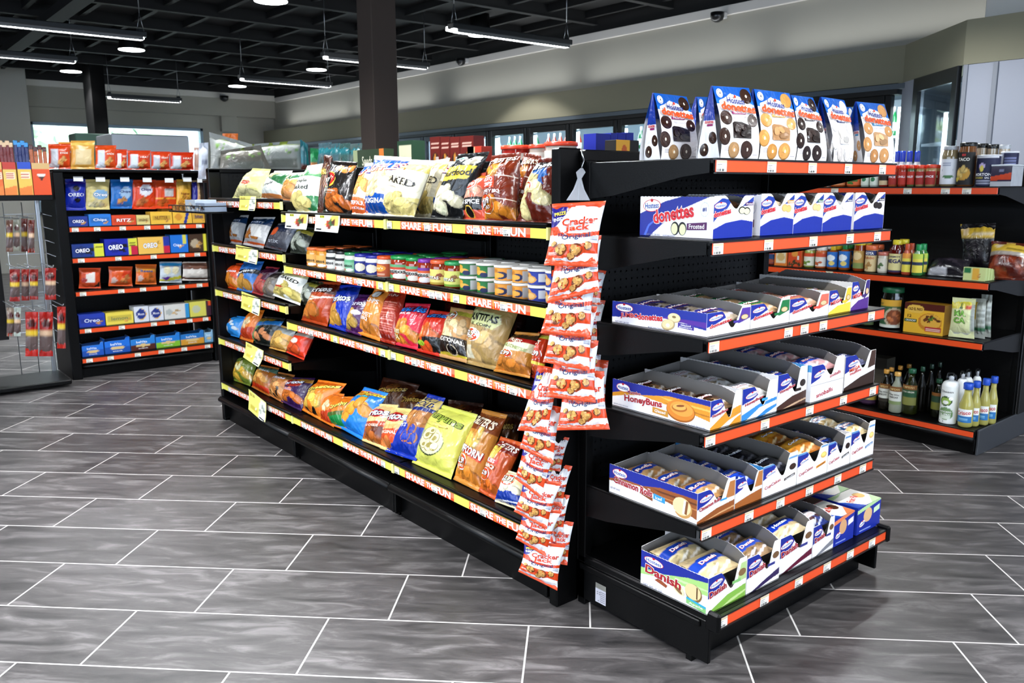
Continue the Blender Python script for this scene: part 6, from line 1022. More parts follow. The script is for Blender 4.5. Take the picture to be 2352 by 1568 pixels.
tr('chocolate cake roll tray, second from the right on the fifth shelf', e5[4], Y5, .33, z5, .1, None, cup('Chocolate', '2a1f1a', '2a1812'), rim(.98, .5, .8, .26, .58, 1.1), ['1c2a5a', '181c2c', '24489a', 'c8202c', '8a9ac0', 'dark blue cake roll pack'], 3, group=G5)
tr('sponge cake tray with golden cakes at the right end of the fifth shelf', e5[5], Y5, .33, z5, .11, None, cup('Golden', '3a7ab0', 'e6c07a'), rim(.98, .5, .8, .26, .58, 1.12), ['e0cba0', 'e6c27c', '2a6aa8', 'e0505c', 'fbf4e0', 'golden sponge cake pack'], 3, brand='Twinkies', up=.85, group=G5)
z6 = EZ[5]+.001; Y6 = 1.275; G6 = 'trays on the base shelf of the end display'
e6 = xs([((1624, 1420), (1712, 1370)), ((1713, 1372), (1789, 1328)), ((1793, 1320), (1871, 1280)), ((1872, 1280), (1920, 1256)), ((1921, 1250), (1968, 1225)), ((1975, 1220), (2028, 1195))], Y6)
dan = [('E', .8, .42, .12, .24, '8a6a3a', 0, .5), ('E', .79, .45, .115, .21, 'dccb9c', 0, .6)]+[('P', [(.7+.035*i, .3), (.72+.035*i, .28), (.74+.03*i, .6), (.72+.03*i, .62)], '6a4a26') for i in range(5)]+[('E', .58, .36, .1, .12, 'e6ddb4', -.5, .9), ('E', .58, .33, .07, .05, '8a6a44', -.5, 1.0), ('P', [(.22, .3), (.28, .4), (.42, .3), (.4, .22)], '9a5230'), ('P', [(.7, .08), (.7, .26), (.98, .2), (.98, .02)], '8ac078'), ('P', [(.7, .2), (.7, .26), (.98, .2), (.98, .14)], '3aa8c8'), ('t', 'Apple', .84, .12, .2, .07, 'ffffff')]
tr('apple danish tray with light green panels at the left of the base shelf', e6[0], Y6, .24, z6, .108, [('bg', 'f0eef0'), ('q', [(0, .3), (0, 1), (1, 1), (1, .5), (.6, .48), (.3, .44)], 'a8cf80'), ('q', [(0, .5), (0, 1), (1, 1), (1, .86), (.7, .76), (.35, .56)], '142b96'), ('q', [(.5, .62), (1, .66), (1, .62), (.6, .56)], 'c8e0a8')]+hostess(.2, .78, .3, .22, -.04)+[('t', 'Danish', .35, .5, .55, .24, 'a8202c', -.06, 'ffffff', .05), ('t', 'NET WT. 27 OZ.', .2, .06, .3, .05, '7a7f9a')]+dan,
   [('bg', 'f0ece8'), ('q', [(0, .42), (0, 1), (.4, 1), (.46, .8), (.3, .55)], '173298'), ('q', [(0, 0), (0, .04), (.5, .3), (1, .38), (1, 0)], '8ab850'), ('q', [(.3, 0), (.6, .14), (1, .22), (1, .17), (.7, .08)], 'c8dc9a'), ('q', [(.75, .5), (1, .52), (1, 1), (.85, 1)], 'b8d090')]+hostess(.2, .76, .34, .17, .15)+[('t', 'Danish', .24, .56, .44, .18, 'a8202c', .14, 'ffffff', .04), ('E', .88, .74, .1, .1, '8a6a44'), ('r', .62, .84, .52, .6, '8ac078')], rim(.98, .42, .84, .3, .62, 1.12), ['cdb890', 'e2d0a0', '2448a8', 'c8202c', 'fbf6ea', 'iced danish pack'], 2, brand='Danish', up=.95, hb=1.3, group=G6)
def danf(c): return [('bg', 'f0ecee'), ('q', [(0, .42), (0, 1), (.4, 1), (.46, .8), (.3, .55)], '173298'), ('q', [(0, 0), (.1, 0), (.6, .2), (1, .34), (1, .16), (.7, .1), (.3, 0)], c), ('q', [(.75, .5), (1, .52), (1, 1), (.85, 1)], 'e9e2ea')]+hostess(.22, .76, .36, .16, .15)+[('t', 'Danish', .3, .58, .48, .17, 'a8202c', .14, 'ffffff', .04), ('E', .86, .74, .1, .09, '7a5a3c'), ('r', .62, .84, .5, .57, '3a3f8a')]
tr('blueberry danish tray, second on the base shelf', e6[1], Y6, .3, z6, .112, None, danf('3a2a5c'), rim(.98, .45, .84, .3, .62, 1.12), ['a88a6a', '9a7a54', '3458b8', 'c8202c', 'e6e0ea', 'blueberry danish pack'], 3, brand='Danish', up=.9, hb=1.3, group=G6)
tr('cherry danish tray with maroon foot, third on the base shelf', e6[2], Y6+.01, .3, z6, .118, [('bg', 'e9e4e8'), ('q', [(0, .5), (0, 1), (1, 1), (1, .5)], '7a1c3c')], danf('6a1a3a'), rim(.98, .5, .84, .3, .62, 1.12), ['dcc8a4', 'e6cc9c', '1c3fb0', '1a469c', 'faf2e4', 'cheese danish pack'], 3, up=.95, hb=1.25, group=G6)
tr('chocolate cake tray squeezed beside the pie boxes on the base shelf', e6[3], Y6+.01, .3, z6, .105, None, danf('8a8a90'), rim(.98, .5, .84, .3, .62, 1.05), ['2a3a7a', '6a4a4a', 'e8e4ea', 'c8202c', 'c8ccdc', 'blue and white cake pack'], 3, up=.95, hb=1.2, group=G6)
for j, (x, nm, tc, fc, lab) in enumerate([(e6[4], 'Fruit Pie', 'e88a5a', '1f35a0', 'chocolate and orange topped'), (e6[5], 'Fruit Pie', 'b8d8a0', '1f35a0', 'green topped apple')]):
    for k in range(3):
        y0 = Y6+.012+k*.115; w = x[1]-x[0]
        top = [('bg', 'f4efe6'), ('q', [(0, 0), (.35, 0), (.1, .5), (0, .6)], '1f4fb0'), ('q', [(.6, 0), (1, 0), (1, .4)], tc), ('q', [(0, .8), (0, 1), (.6, 1), (.3, .86)], tc), ('t', nm, .42, .5, .5, .2, 'd9402c', .3, None, .02), ('e', .75, .55, .15, .18, '5a3018' if j == 0 else 'd9b060')]
        fr = [('bg', fc), ('b', .86, 1, tc, .2), ('e', .45, .6, .18, .26, 'd8a87c' if j == 0 else 'dfb88c'), ('q', [(.7, .55), (.95, .62), (.95, .82), (.7, .75)], 'f0e6ea' if j == 0 else 'cfe6c0'), ('r', .12, .6, .08, .13, '8a9ad8')]+hostess(.22, .36, .26, .2, .3)
        if k and j == 0: top = [('bg', '4a3a34'), ('q', [(0, .6), (1, .8), (1, 1), (0, 1)], '3a2a24'), ('e', .6, .5, .2, .2, '2a1c18'), ('t', nm, .4, .5, .5, .2, '8a7a6a', .3)]
        carton('pie_box', '%s pie box, %s of its row on the base shelf' % (lab, ['front', 'middle', 'rear'][k]), 'box', x[0], x[1]-.001, y0, y0+.112, z6, z6+.095, {'S': fr, 'T': top, 'W': [('bg', '1f35a0'), ('e', .5, .6, .18, .12, 'c8d8e8')]}, '20389c', 'pie boxes on the base shelf', res=.0016)
# sticker and slot details on the base side
b = MB(); s0 = onx(1368, 1336, 1.7335); s1 = onx(1391, 1392, 1.7335)
SS = lambda u, v: np.stack([1.7335+0*np.asarray(u, float), s0[1]+(s1[1]-s0[1])*np.asarray(u, float), s1[2]+(s0[2]-s1[2])*np.asarray(v, float)], -1)
art = [('bg', 'cfcdd6'), ('b', .75, 1, '8a8880'), ('s', .5, .9, .1, .7, '8a8894', 6), ('o', .3, .2, .18, .1, '4a4a52', .7), ('o', .3, .5, .15, .08, '6a6a72', .7)]
b.sheet(SS, 10, 20, art); tag(b.build('sticker', M['paper']), 'pale instruction sticker on the base side of the end display', 'sticker')
# ================================================================ things standing on the far side of the crisps run
ZR = 1.319
def carton_px(name, label, cat, xl, xr, yt, X, z, dep, art, col, face='W', group=None, ymid=None, arts=None, hmax=None, res=.006, mt='carton'):
    ym = ymid or yt+30
    if face == 'W':
        p = onx(xl, ym, X); q = onx(xr, ym, X); zt = onx((xl+xr)/2, yt, X)[2]; return carton(name, label, cat, X, X+dep, q[1], p[1], z, zt, arts or {'W': art}, col, group, res=res, mt=mt)
    p = ony(xl, ym, X); q = ony(xr, ym, X); zt = ony((xl+xr)/2, yt, X)[2]; return carton(name, label, cat, p[0], q[0], X, X+dep, z, zt, arts or {'S': art}, col, group, res=res, mt=mt)
XR = 2.24
for i, (xl, xr) in enumerate([(988, 1011), (1012, 1033), (1034, 1056), (1057, 1088)]):
    carton_px('food_carton', 'dark red food carton %s on top behind the crisps' % ['leftmost of four', 'second of four', 'third of four', 'rightmost of four'][i], 'box', xl, xr, 314+(-2 if i == 3 else 0), XR, ZR, .06, [('bg', '6a1c14'), ('e', .5, .42, .42, .26, '3a1c10'), ('n', .5, .42, .32, .2, 'c88a3c', 8, .12), ('s', .15, .85, .78, .9, 'd8b0a0', 2), ('r', .55, .85, .35, .6, 'b8a8a0')], '5a1812', group='red cartons on top behind the crisps')
carton_px('food_carton', 'small pale and red carton lying right of the four red cartons', 'box', 1074, 1106, 336, XR, ZR, .06, [('bg', 'b8402c'), ('q', [(0, 0), (.6, 0), (.5, 1), (0, 1)], 'd8b48c'), ('s', .1, .45, .3, .8, 'a87a5a', 3)], 'b8402c')
carton_px('tea_carton', 'cream and dark green carton beside the charcoal column', 'box', 913, 949, 323, XR, ZR, .07, [('bg', '2c4a34'), ('B', .12, .88, .3, .9, 'd8d4b4'), ('B', 0, 1, 0, .12, 'c8562c')], '2c4a34')
carton_px('rice_carton', 'dark green carton marked with white words left of the column', 'box', 812, 882, 343, XR-.03, ZR, .06, [('bg', '3a4a34'), ('B', .86, 1, 0, 1, 'e0843c'), ('B', 0, .14, 0, 1, 'a8b088'), ('t', 'Seeds of', .55, .7, .5, .25, 'e6e0c8'), ('t', 'Change', .52, .32, .5, .26, 'e6e0c8'), ('b', 0, .1, 'e6cf5a')], '3a4a34')
def tub_px(label, xl, xr, yt, X, z, col, lid):
    p = onx(xl, yt+20, X); q = onx(xr, yt+20, X); r = abs(p[1]-q[1])/2*.95; zt = onx((xl+xr)/2, yt, X+r)[2]; h = zt-z
    return jar(label, X+r, (p[1]+q[1])/2, z, r, h, col, lid, [('bg', 'd8cfc4'), ('s', .1, .9, .2, .8, 'a89a90', 6)], group='red lidded tubs on top behind the crisps', neck=.96, lidh=.1, lab=(.1, .8), mt='jar')
tub_px('red tub with red lid behind the tall brown crisp bags', 1135, 1184, 336, XR, ZR, 'a8281c', 'e04a2c')
tub_px('clear tub with red lid, partly hidden by the larger tub', 1202, 1242, 333, XR+.03, ZR, 'b8a89c', 'e04a2c')
tub_px('largest clear tub with red lid beside the end post', 1234, 1288, 328, XR-.04, ZR, 'c8b8ac', 'e04a2c')
for i, (xl, xr, yt, c) in enumerate([(722, 752, 330, '3c5860'), (750, 772, 331, '456268'), (770, 795, 331, '3c5e5a'), (795, 822, 332, '546866')]):
    p = onx(xl, 350, XR+.05); q = onx(xr, 350, XR+.05); C = [np.array([XR+.05, p[1], ZR]), np.array([XR+.05, q[1], ZR]), np.array([XR+.08, q[1], onx(xl, yt, XR+.08)[2]]), np.array([XR+.08, p[1], onx(xl, yt, XR+.08)[2]])]
    bag('pouch', 'pale teal topped pouch, %s in the row left of the column' % ['first', 'second', 'third', 'fourth'][i], 'pouch', C, [('bg', c), ('b', .78, 1, '1a6a72'), ('n', .5, .4, .35, .25, '4a5a54', 4, .12)], .025, 300+i, 'teal topped pouches left of the column', nu=12, nv=14)
for i, (q, c, lab, Y, g) in enumerate([([(482, 430), (585, 430), (588, 352), (481, 322)], '9a9c99', 'pale grey bag with green rim leaning at the far end of the crisps run', 4.80, 1), ([(588, 430), (702, 430), (696, 340), (580, 350)], '989b98', 'long pale grey bag with green rim, left of the teal pouches', 4.77, 1), ([(497, 430), (640, 430), (600, 352), (508, 366)], '6e6a62', 'grey brown flat bag lying in front of the pale ones at the far end', 4.71, 0)]):
    C = [pl(px, py, (0, Y, 1.366), (0, 1, -.15)) for px, py in q]
    bag('pet_food_bag', lab, 'bag', C, [('bg', c)]+([('b', .93, 1, '7c8a38')] if g else [('b', .9, 1, '56622a')])+[('s', .15, .85, .3, .55, '6a6c66', 4), ('n', .3, .75, .2, .1, '7a9a5a', 4, .04), ('n', .75, .75, .15, .1, '7a9a5a', 3, .04)], .035, 320+i, 'big flat bags on top at the far end', nu=24, nv=16, drop=1.366)
for nm, cat, lab, q, Y, art, T in [('treat_bag', 'bag', 'dark teal twisted bag standing beside the pale grey bags', ((693, 430), (714, 430), (708, 350), (690, 338)), 4.75, [('bg', '14707c'), ('b', 0, .4, '5a2a1c'), ('b', .9, 1, '1a8a90')], .02), ('treat_bag', 'bag', 'green and orange bag tucked below the teal pouches', ((714, 430), (738, 430), (735, 360), (713, 358)), 4.72, [('bg', '2a9a5c'), ('b', 0, .5, 'd8823c')], .02),
    ('clear_bag', 'bag', 'crinkled clear and silver bag at the far left end of the top', ((456, 430), (481, 430), (480, 346), (458, 348)), 4.8, [('bg', 'c8ccd8'), ('s', .2, .8, .3, .6, '8a90a0', 3)], .03), ('snack_pouch', 'pouch', 'orange pouch showing above the pale grey bags at the far end', ((512, 430), (548, 430), (548, 325), (512, 325)), 4.84, [('bg', 'e0782c'), ('n', .5, .5, .4, .3, 'b85a1c', 5, .15)], .02)]:
    bag(nm, lab, cat, [ony(x, y, Y) for x, y in q], art, T, 330+len(lab), nu=12, nv=14, drop=1.366)
# blue and yellow cartons behind the end display top
for i, (xl, xr, yt) in enumerate([(1369, 1402, 306), (1403, 1418, 305), (1419, 1437, 305), (1438, 1455, 304)]):
    p = ony(xl, 325, 2.42); q = ony(xr, 325, 2.42); zt = ony(xl, yt, 2.42)[2]
    carton('wafer_carton', 'deep blue carton %s behind the end display back panel' % ['widest and leftmost', 'second from the left', 'third from the left', 'rightmost'][i], 'box', p[0], q[0]-.001, 2.42, 2.49, ZR, zt, {'S': [('bg', '1a2c98'), ('s', .2, .7, .3, .6, '4a6ad0', 4)], 'W': [('bg', '1a2c98')]}, '1a2c98', 'deep blue cartons behind the end display')
p = ony(1415, 335, 2.25); q = ony(1446, 335, 2.25); r_ = ony(1467, 335, 2.25); zt = ony(1430, 321, 2.25)[2]
carton('bar_carton', 'yellow and black carton with a round emblem next to the first doughnut bag', 'box', p[0], r_[0], 2.25, 2.31, ZR, zt, {'S': [('bg', 'e8b03c'), ('B', .6, 1, 0, 1, '17140f'), ('e', .36, .5, .17, .4, 'c8642c'), ('t', '60', .36, .5, .16, .3, 'f4d48a')]}, '17140f')
# ================================================================ spice shelving
XS = 4.285; SZ = [1.310, .861, .569, .129]
def rpx(xl, xr, ym, X): p = onx(xl, ym, X); q = onx(xr, ym, X); return (p[1]+q[1])/2, abs(p[1]-q[1])/2
def sjar(label, xl, xr, yt, row, col, lid, art, neck=.85, lidh=.16, lab=(.1, .7), X=XS, mt='jar', group=None, ym=None, back=0, name='jar', cat='jar', shoulder=.72, hfix=None):
    z = SZ[row]; cy, r = rpx(xl, xr, ym or (yt+30), X); r *= .95; h = hfix or max(.05, onx((xl+xr)/2, yt, X+r)[2]-z)
    t = jar(label, X+r, cy, z, r, h, col, lid, art, group=group, neck=neck, lidh=lidh, lab=lab, mt=mt, name=name, cat=cat, shoulder=shoulder)
    for k in range(back): jar(label.split(' on the ')[0].split(' at the ')[0]+', hidden one behind it', X+r+(k+1)*(2*r+.005), cy+.004, z, r, h, col, lid, art, group=(group or 'spice jars')+' behind', neck=neck, lidh=lidh, lab=lab, mt=mt, name=name, cat=cat, shoulder=shoulder)
    return t
def lbl(c, t=None, tc='ffffff', extra=()): return [('bg', c)]+list(extra)+([('t', t, .5, .6, .7, .16, tc, 0, None, .02)] if t else [])
G = 'jars on the top spice shelf'
for xl, xr, yt, lab, col, lid, art in [(1766, 1790, 398, 'yellow seasoning packet jar at the left of the top spice shelf', 'e0b02c', 'd8a02c', lbl('e8c84a')), (1791, 1814, 396, 'orange labelled jar second from the left on the top spice shelf', 'e09a3c', 'd8742c', lbl('eaa85a')), (1815, 1837, 395, 'pale green labelled jar on the top spice shelf', 'c8d0a0', 'c8c8a8', lbl('dfe6c8')),
    (1838, 1867, 392, 'white jar with blue emblem on the top spice shelf', 'efece6', 'e9e6e0', lbl('f2efe8', None, extra=[('e', .5, .6, .25, .2, '3a5a9a'), ('e', .5, .5, .2, .12, 'e8b83c')])), (1900, 1936, 388, 'orange sauce jar with carrot label, left of two', 'c8622a', 'e8e0d0', lbl('e8a06a', None, extra=[('n', .5, .5, .3, .3, '7a9a3c', 4, .15)])),
    (1938, 1972, 387, 'orange sauce jar with tomato label, right of two', 'c8622a', 'e8e0d0', lbl('e8743c', None, extra=[('n', .6, .3, .3, .25, '4a8a3c', 4, .15)])), (1974, 1993, 386, 'slim bottle with green leaf label, left of two', 'd8dcd0', '3a7a4c', lbl('e6ece0', None, extra=[('e', .5, .5, .2, .2, '3a8a5a')])), (1994, 2014, 386, 'slim bottle with green leaf label, right of two', 'd8dcd0', '3a7a4c', lbl('e6ece0', None, extra=[('e', .5, .5, .2, .2, '3a8a5a')])),
    (2015, 2036, 386, 'small jar with red and black label on the top spice shelf', 'a8382a', 'c8322a', lbl('2a1c1a', None, extra=[('b', 0, .4, 'e0c8a0')])),
    (2037, 2057, 380, 'red lidded spice jar with orange contents', 'c86a3c', 'e04a2c', lbl('b8352a', 'SPICE')), (2059, 2079, 379, 'red lidded spice jar with reddish flakes', 'b8462c', 'e04a2c', lbl('c83a2a', 'CHILI')), (2080, 2098, 379, 'red lidded spice jar with green flakes', '6a7a4a', 'e04a2c', lbl('c83a2a', 'PARSLEY')),
    (2099, 2120, 379, 'red lidded spice jar with pale contents, left of two', 'b89a6a', 'e04a2c', lbl('b0302a', 'OREGANO')), (2121, 2145, 378, 'red lidded spice jar with pale contents, right of two', 'c0a070', 'e04a2c', lbl('b0302a', 'SPICE'))]:
    sjar(lab, xl, xr, yt, 0, col, lid, art, group=G, back=1, neck=.92)
carton_px('sauce_carton', 'white and red sauce carton on the top spice shelf', 'box', 1868, 1899, 390, XS, SZ[0], .08, [('bg', 'efe8e0'), ('b', .2, .4, 'b8402c'), ('b', 0, .2, 'b8622c')], 'efe8e0')
for i, (xl, xr) in enumerate([(2047, 2065), (2059, 2078), (2074, 2094), (2092, 2112)]):
    cy, r = rpx(xl, xr, 370, 4.5); jar('blue and white capped bottle behind the red lidded spices, %s' % ['leftmost', 'second', 'third', 'rightmost'][i], 4.5+r, cy, SZ[0], r, onx(xl, 347, 4.5)[2]-SZ[0], 'f0f2f6', '2a4fd0', None, group='blue capped bottles behind the spices', neck=.55, lidh=.3, shoulder=.5)
sjar('large clear bay leaf jar with white label and silver lid', 2152, 2192, 336, 0, '9a8a6a', 'b8bcc0', lbl('e6e8ee', None, extra=[('r', .3, .8, .52, .6, '2a3a8a'), ('e', .6, .3, .25, .06, '5a8a5a'), ('s', .3, .7, .75, .9, '9aa0b8', 2)]), neck=.8, lidh=.1, lab=(.06, .68), group='large spice bottles', ym=400)
sjar('large brown taco seasoning bottle with black lid and black label', 2189, 2232, 328, 0, '8a5a34', '17181a', lbl('1a1614', None, extra=[('t', 'TACO', .5, .78, .5, .1, 'f4f0e8', 0, None, .03), ('e', .5, .35, .3, .2, 'c89a3c'), ('n', .5, .38, .25, .15, 'e6c87a', 5, .12), ('e', .25, .18, .1, .07, 'e8d05a'), ('r', .42, .58, .88, .95, 'c83a3a')]), neck=.85, lidh=.09, lab=(.04, .78), group='large spice bottles', ym=400)
for i, (xl, xr, yt, lid) in enumerate([(2237, 2262, 330, '17181a'), (2262, 2287, 332, '17181a'), (2289, 2314, 333, 'c0c4c8')]):
    cy, r = rpx(xl, xr, 360, 4.44); jar('clear spice bottle with %s lid behind the salt cans, %s' % ('black' if i < 2 else 'silver', ['leftmost', 'middle', 'rightmost'][i]), 4.44+r, cy, SZ[0], r, onx((xl+xr)/2, yt, 4.44+r)[2]-SZ[0], 'c8b8a0', lid, None, group='clear bottles behind the salt cans', neck=.95, lidh=.1)
salt = [('bg', '20244c'), ('b', .94, 1, 'e9e9ee'), ('e', .42, .66, .12, .1, 'c8b8e0'), ('e', .42, .58, .08, .1, 'e8d86a'), ('t', 'MORTON', .45, .38, .62, .1, 'ffffff', 0, None, .03), ('t', 'IODIZED', .32, .27, .36, .06, 'e8d86a', 0, None, .02), ('t', 'SALT', .66, .27, .22, .06, 'ffffff', 0, None, .02), ('s', .2, .75, .08, .2, 'b8bcd0', 2)]
sjar('dark blue round salt can with white rim in front', 2232, 2286, 356, 0, '20244c', 'e4e4e8', salt, neck=.99, lidh=.05, lab=(.02, .96), group='dark blue salt cans', ym=400, shoulder=.9, name='salt_can', cat='can', mt='paper')
cy, r = rpx(2286, 2338, 380, 4.42)
jar('dark blue salt can behind the square tubs', 4.42+r*.6, cy, SZ[0], r*.75, .165, '20244c', 'e4e4e8', [('bg', '20244c'), ('B', .0, .35, 0, 1, 'a8acb8'), ('s', .4, .95, .5, .9, '8a90b8', 5)], group='dark blue salt cans', neck=.99, lidh=.05, lab=(.02, .96), shoulder=.9, name='salt_can', cat='can', mt='paper')
for i, (xl, xr, X) in enumerate([(2276, 2324, XS), (2296, 2336, XS+.085)]):
    p = onx(xl, 400, X); q = onx(xr, 400, X); zt = onx(xl, 378, X)[2]
    t = thing('salt_tub', ['clear square tub with dark blue and orange label at the right end', 'second clear square tub tucked behind the front one'][i], 'tub', (X+.035, (p[1]+q[1])/2, SZ[0]), 'clear square tubs on the top spice shelf')
    carton('tub_body', None, None, X, X+.075, q[1], p[1], SZ[0]+.0005, zt-.008, {'W': [('bg', '3a2f4c'), ('q', [(0, .28), (0, .48), (1, .68), (1, .35)], 'e0562c'), ('b', 0, .25, 'd0d2d8'), ('e', .5, .78, .12, .08, '8a8aa8')]}, 'c8ccd2', par=t, mt='jar')
    b = MB(); b.box(X-.002, X+.077, q[1]-.002, p[1]+.002, zt-.008, zt, 'd8dce2', .002); b.build('lid', M['plastic'], t)
G = 'jars on the second spice shelf'
for xl, xr, yt, lab, col, lid, art, kw in [(1757, 1778, 572, 'can of brown beans with blue label on the second spice shelf', 'b8503c', 'c8c8cc', lbl('7a4a4a', None, extra=[('b', .5, 1, '2a4a7a'), ('e', .5, .25, .35, .18, 'a8563c')]), {}), (1867, 1893, 566, 'jar of orange salsa with white label', 'd8743c', 'e6e2da', lbl('e8e4da', None, extra=[('b', .75, 1, 'd8562c'), ('n', .5, .25, .3, .15, 'c8622c', 3, .15)]), {}), (1841, 1866, 566, 'jar of green salsa with white label', 'a8b45a', 'e6e2da', lbl('e8eada', None, extra=[('b', .75, 1, 'd8562c'), ('n', .5, .25, .3, .15, '7a9a3c', 3, .15)]), {}),
    (1894, 1920, 560, 'honey bottle with yellow cap and blue oval label', 'a85a1c', 'e0c02c', lbl('2a7ac8', None, extra=[('e', .5, .6, .3, .2, 'e8f0f4'), ('e', .6, .25, .2, .14, 'e6d07a')]), dict(neck=.45, lidh=.24, shoulder=.6)), (1921, 1948, 557, 'honey bottle with green cap and blue oval label', 'a85a1c', '2a8a4c', lbl('2a7ac8', None, extra=[('e', .5, .6, .3, .2, 'e8f0f4'), ('e', .6, .25, .2, .14, 'e6d07a')]), dict(neck=.45, lidh=.24, shoulder=.6)),
    (1955, 1981, 554, 'amber jar with wide yellow lid', 'a84a1c', 'e8d23c', lbl('c8a05a', None, extra=[('e', .5, .7, .32, .22, 'e8d0a0'), ('b', 0, .3, '8a9a5a')]), dict(neck=.95, lidh=.12)), (1982, 2009, 562, 'adobo seasoning bottle with orange lid and blue name', 'e0c89a', 'e87a4a', lbl('e6d0a0', None, extra=[('b', .78, 1, '2a3a7a'), ('t', 'GOYA', .5, .88, .6, .14, 'ffffff', 0, None, .03), ('t', 'Adobo', .5, .66, .7, .14, 'c8642c'), ('n', .5, .25, .3, .14, 'c89a5c', 4, .12)]), dict(neck=.98, lidh=.18, lab=(.04, .8))),
    (2011, 2034, 578, 'short pale jar with red top and green picture', 'e6e0d0', 'c8786a', lbl('e9e4d6', None, extra=[('n', .5, .4, .3, .2, '6a8a5a', 4, .14)]), dict(neck=.98)), (2036, 2070, 550, 'dark red chamoy bottle with yellow cap and cream label', '6a1a14', 'e8d83c', lbl('e6dca0', None, extra=[('t', 'CHAMOY', .5, .84, .7, .1, '2a2a5a', 0, None, .02), ('t', 'MEGA', .5, .6, .85, .22, '2a2a6a', 0, None, .04), ('b', 0, .1, '3a2a5a')]), dict(neck=.6, lidh=.14, shoulder=.68, lab=(.06, .6))),
    (2068, 2090, 559, 'slim hot sauce bottle with red cap and yellow label', 'c85a3c', 'd8603c', lbl('e8d85a', None, extra=[('b', .75, 1, 'e8a04a'), ('b', .4, .55, '2a3a5a'), ('B', 0, .2, 0, 1, '2a6aa8')]), dict(neck=.5, lidh=.2, shoulder=.6)), (2091, 2117, 560, 'slim hot sauce bottle with green cap and yellow label', '4a8a4c', '2a9a5c', lbl('e8d85a', None, extra=[('b', .75, 1, 'c8d85a'), ('b', .4, .55, '2a3a5a'), ('B', 0, .2, 0, 1, '2a6aa8')]), dict(neck=.5, lidh=.2, shoulder=.6))]:
    sjar(lab, xl, xr, yt, 1, col, lid, art, group=G, back=1, **kw)
for i, (xl, xr, art, lab) in enumerate([(1779, 1808, [('bg', 'e2883c'), ('B', .1, .9, .15, .75, 'e6dcc0'), ('e', .5, .45, .3, .22, 'd8b87c'), ('b', .85, 1, 'e8c87a')], 'orange and cream bean packet beside the blue can'), (1810, 1840, [('bg', 'd8562c'), ('n', .5, .15, .45, .14, '4a4a2c', 8, .1), ('e', .5, .65, .25, .16, 'e8a04a'), ('r', .7, .85, .35, .55, 'e8e4dc')], 'red orange pepper packet on the second spice shelf')]):
    carton_px('food_packet', lab, 'packet', xl, xr, 566, XS, SZ[1], .06, art, 'd8743c')
def rbag(name, label, q, X, row, art, T=.03, lean=.15, group=None, mt='film', nu=18, nv=20, seed=1, drop=True):
    C = [pl(px, py, (X, 0, SZ[row]), (1, 0, -lean)) for px, py in q]; return bag(name, label, 'bag', C, art, T, seed, group, nu=nu, nv=nv, drop=SZ[row] if drop else None, mt=mt)
rbag('chilli_bag', 'clear bag of black dried chillies lying flat on the second spice shelf', [(2122, 640), (2222, 648), (2232, 605), (2140, 602)], 4.36, 1, [('bg', '25222a'), ('n', .5, .5, .45, .4, '3a343c', 14, .12), ('s', .1, .5, .1, .2, 'c8c8d0', 2)], .05, 1.2, seed=41)
t = rbag('chilli_bag', 'black dried chilli bag with mustard header standing behind, upper right', [(2208, 640), (2280, 645), (2287, 520), (2205, 523)], 4.48, 1, [('bg', '17141a'), ('n', .5, .35, .4, .3, '2c2830', 12, .12), ('b', .74, 1, 'c8a83c'), ('e', .16, .86, .1, .08, 'e0c8a0'), ('B', .38, .95, .76, .84, 'd0c0a0'), ('s', .5, .95, .88, .96, '8a742a', 2)], .03, .1, seed=42)
rbag('chilli_bag', 'brown dried chilli bag with yellow header at the right edge of the picture', [(2262, 636), (2362, 640), (2372, 556), (2278, 548)], 4.37, 1, [('bg', '5a1f14'), ('n', .5, .35, .45, .35, '8a3a20', 22, .1), ('q', [(0, .68), (1, .66), (1, 1), (.1, 1)], 'd8b84a'), ('b', .6, .68, 'b0a8a0'), ('e', .25, .85, .1, .09, 'e6d8b8'), ('s', .5, .95, .75, .85, '8a742a', 3)], .05, .5, seed=43)
for i in range(4): carton_px('soup_carton', 'small pale green soup mix box lying at the right end, %s' % ['front', 'second', 'third', 'rearmost'][i], 'box', 2211+i*8, 2262+i*6, 614+i, XS-.005+i*.028, SZ[1], .026, [('bg', 'cfd99a'), ('B', .05, .35, .6, .9, '2a7a4c'), ('B', .4, .7, .1, .9, 'e0b04a'), ('n', .75, .4, .1, .2, 'c88a4c', 4, .06)], 'c8d89a', group='small green boxes on the second spice shelf')
sjar('large dark jar with green lid and stew label on the third spice shelf', 2012, 2062, 656, 2, '1a1c16', '1a6a44', [('bg', '3a6a44'), ('b', .78, 1, 'e0b03c'), ('e', .75, .38, .35, .34, 'c8baa0'), ('e', .77, .38, .28, .28, '8a4a24'), ('n', .77, .38, .22, .2, 'c87a4a', 8, .08), ('t', 'Knorr', .2, .86, .3, .1, '1a5a34'), ('b', 0, .12, 'e0e4da')], neck=.9, lidh=.14, lab=(.04, .7), ym=720, group='jars on the third spice shelf')
sjar('smaller dark jar left of the green lidded stew jar', 1968, 2003, 690, 2, '2a2a1c', '2a1c2c', [('bg', '5a6a3c'), ('b', .6, 1, '2a2a2c')], ym=720, group='jars on the third spice shelf', hfix=.10)
p = onx(2076, 735, XS); q = onx(2168, 735, XS); zt = onx(2120, 697, XS)[2]
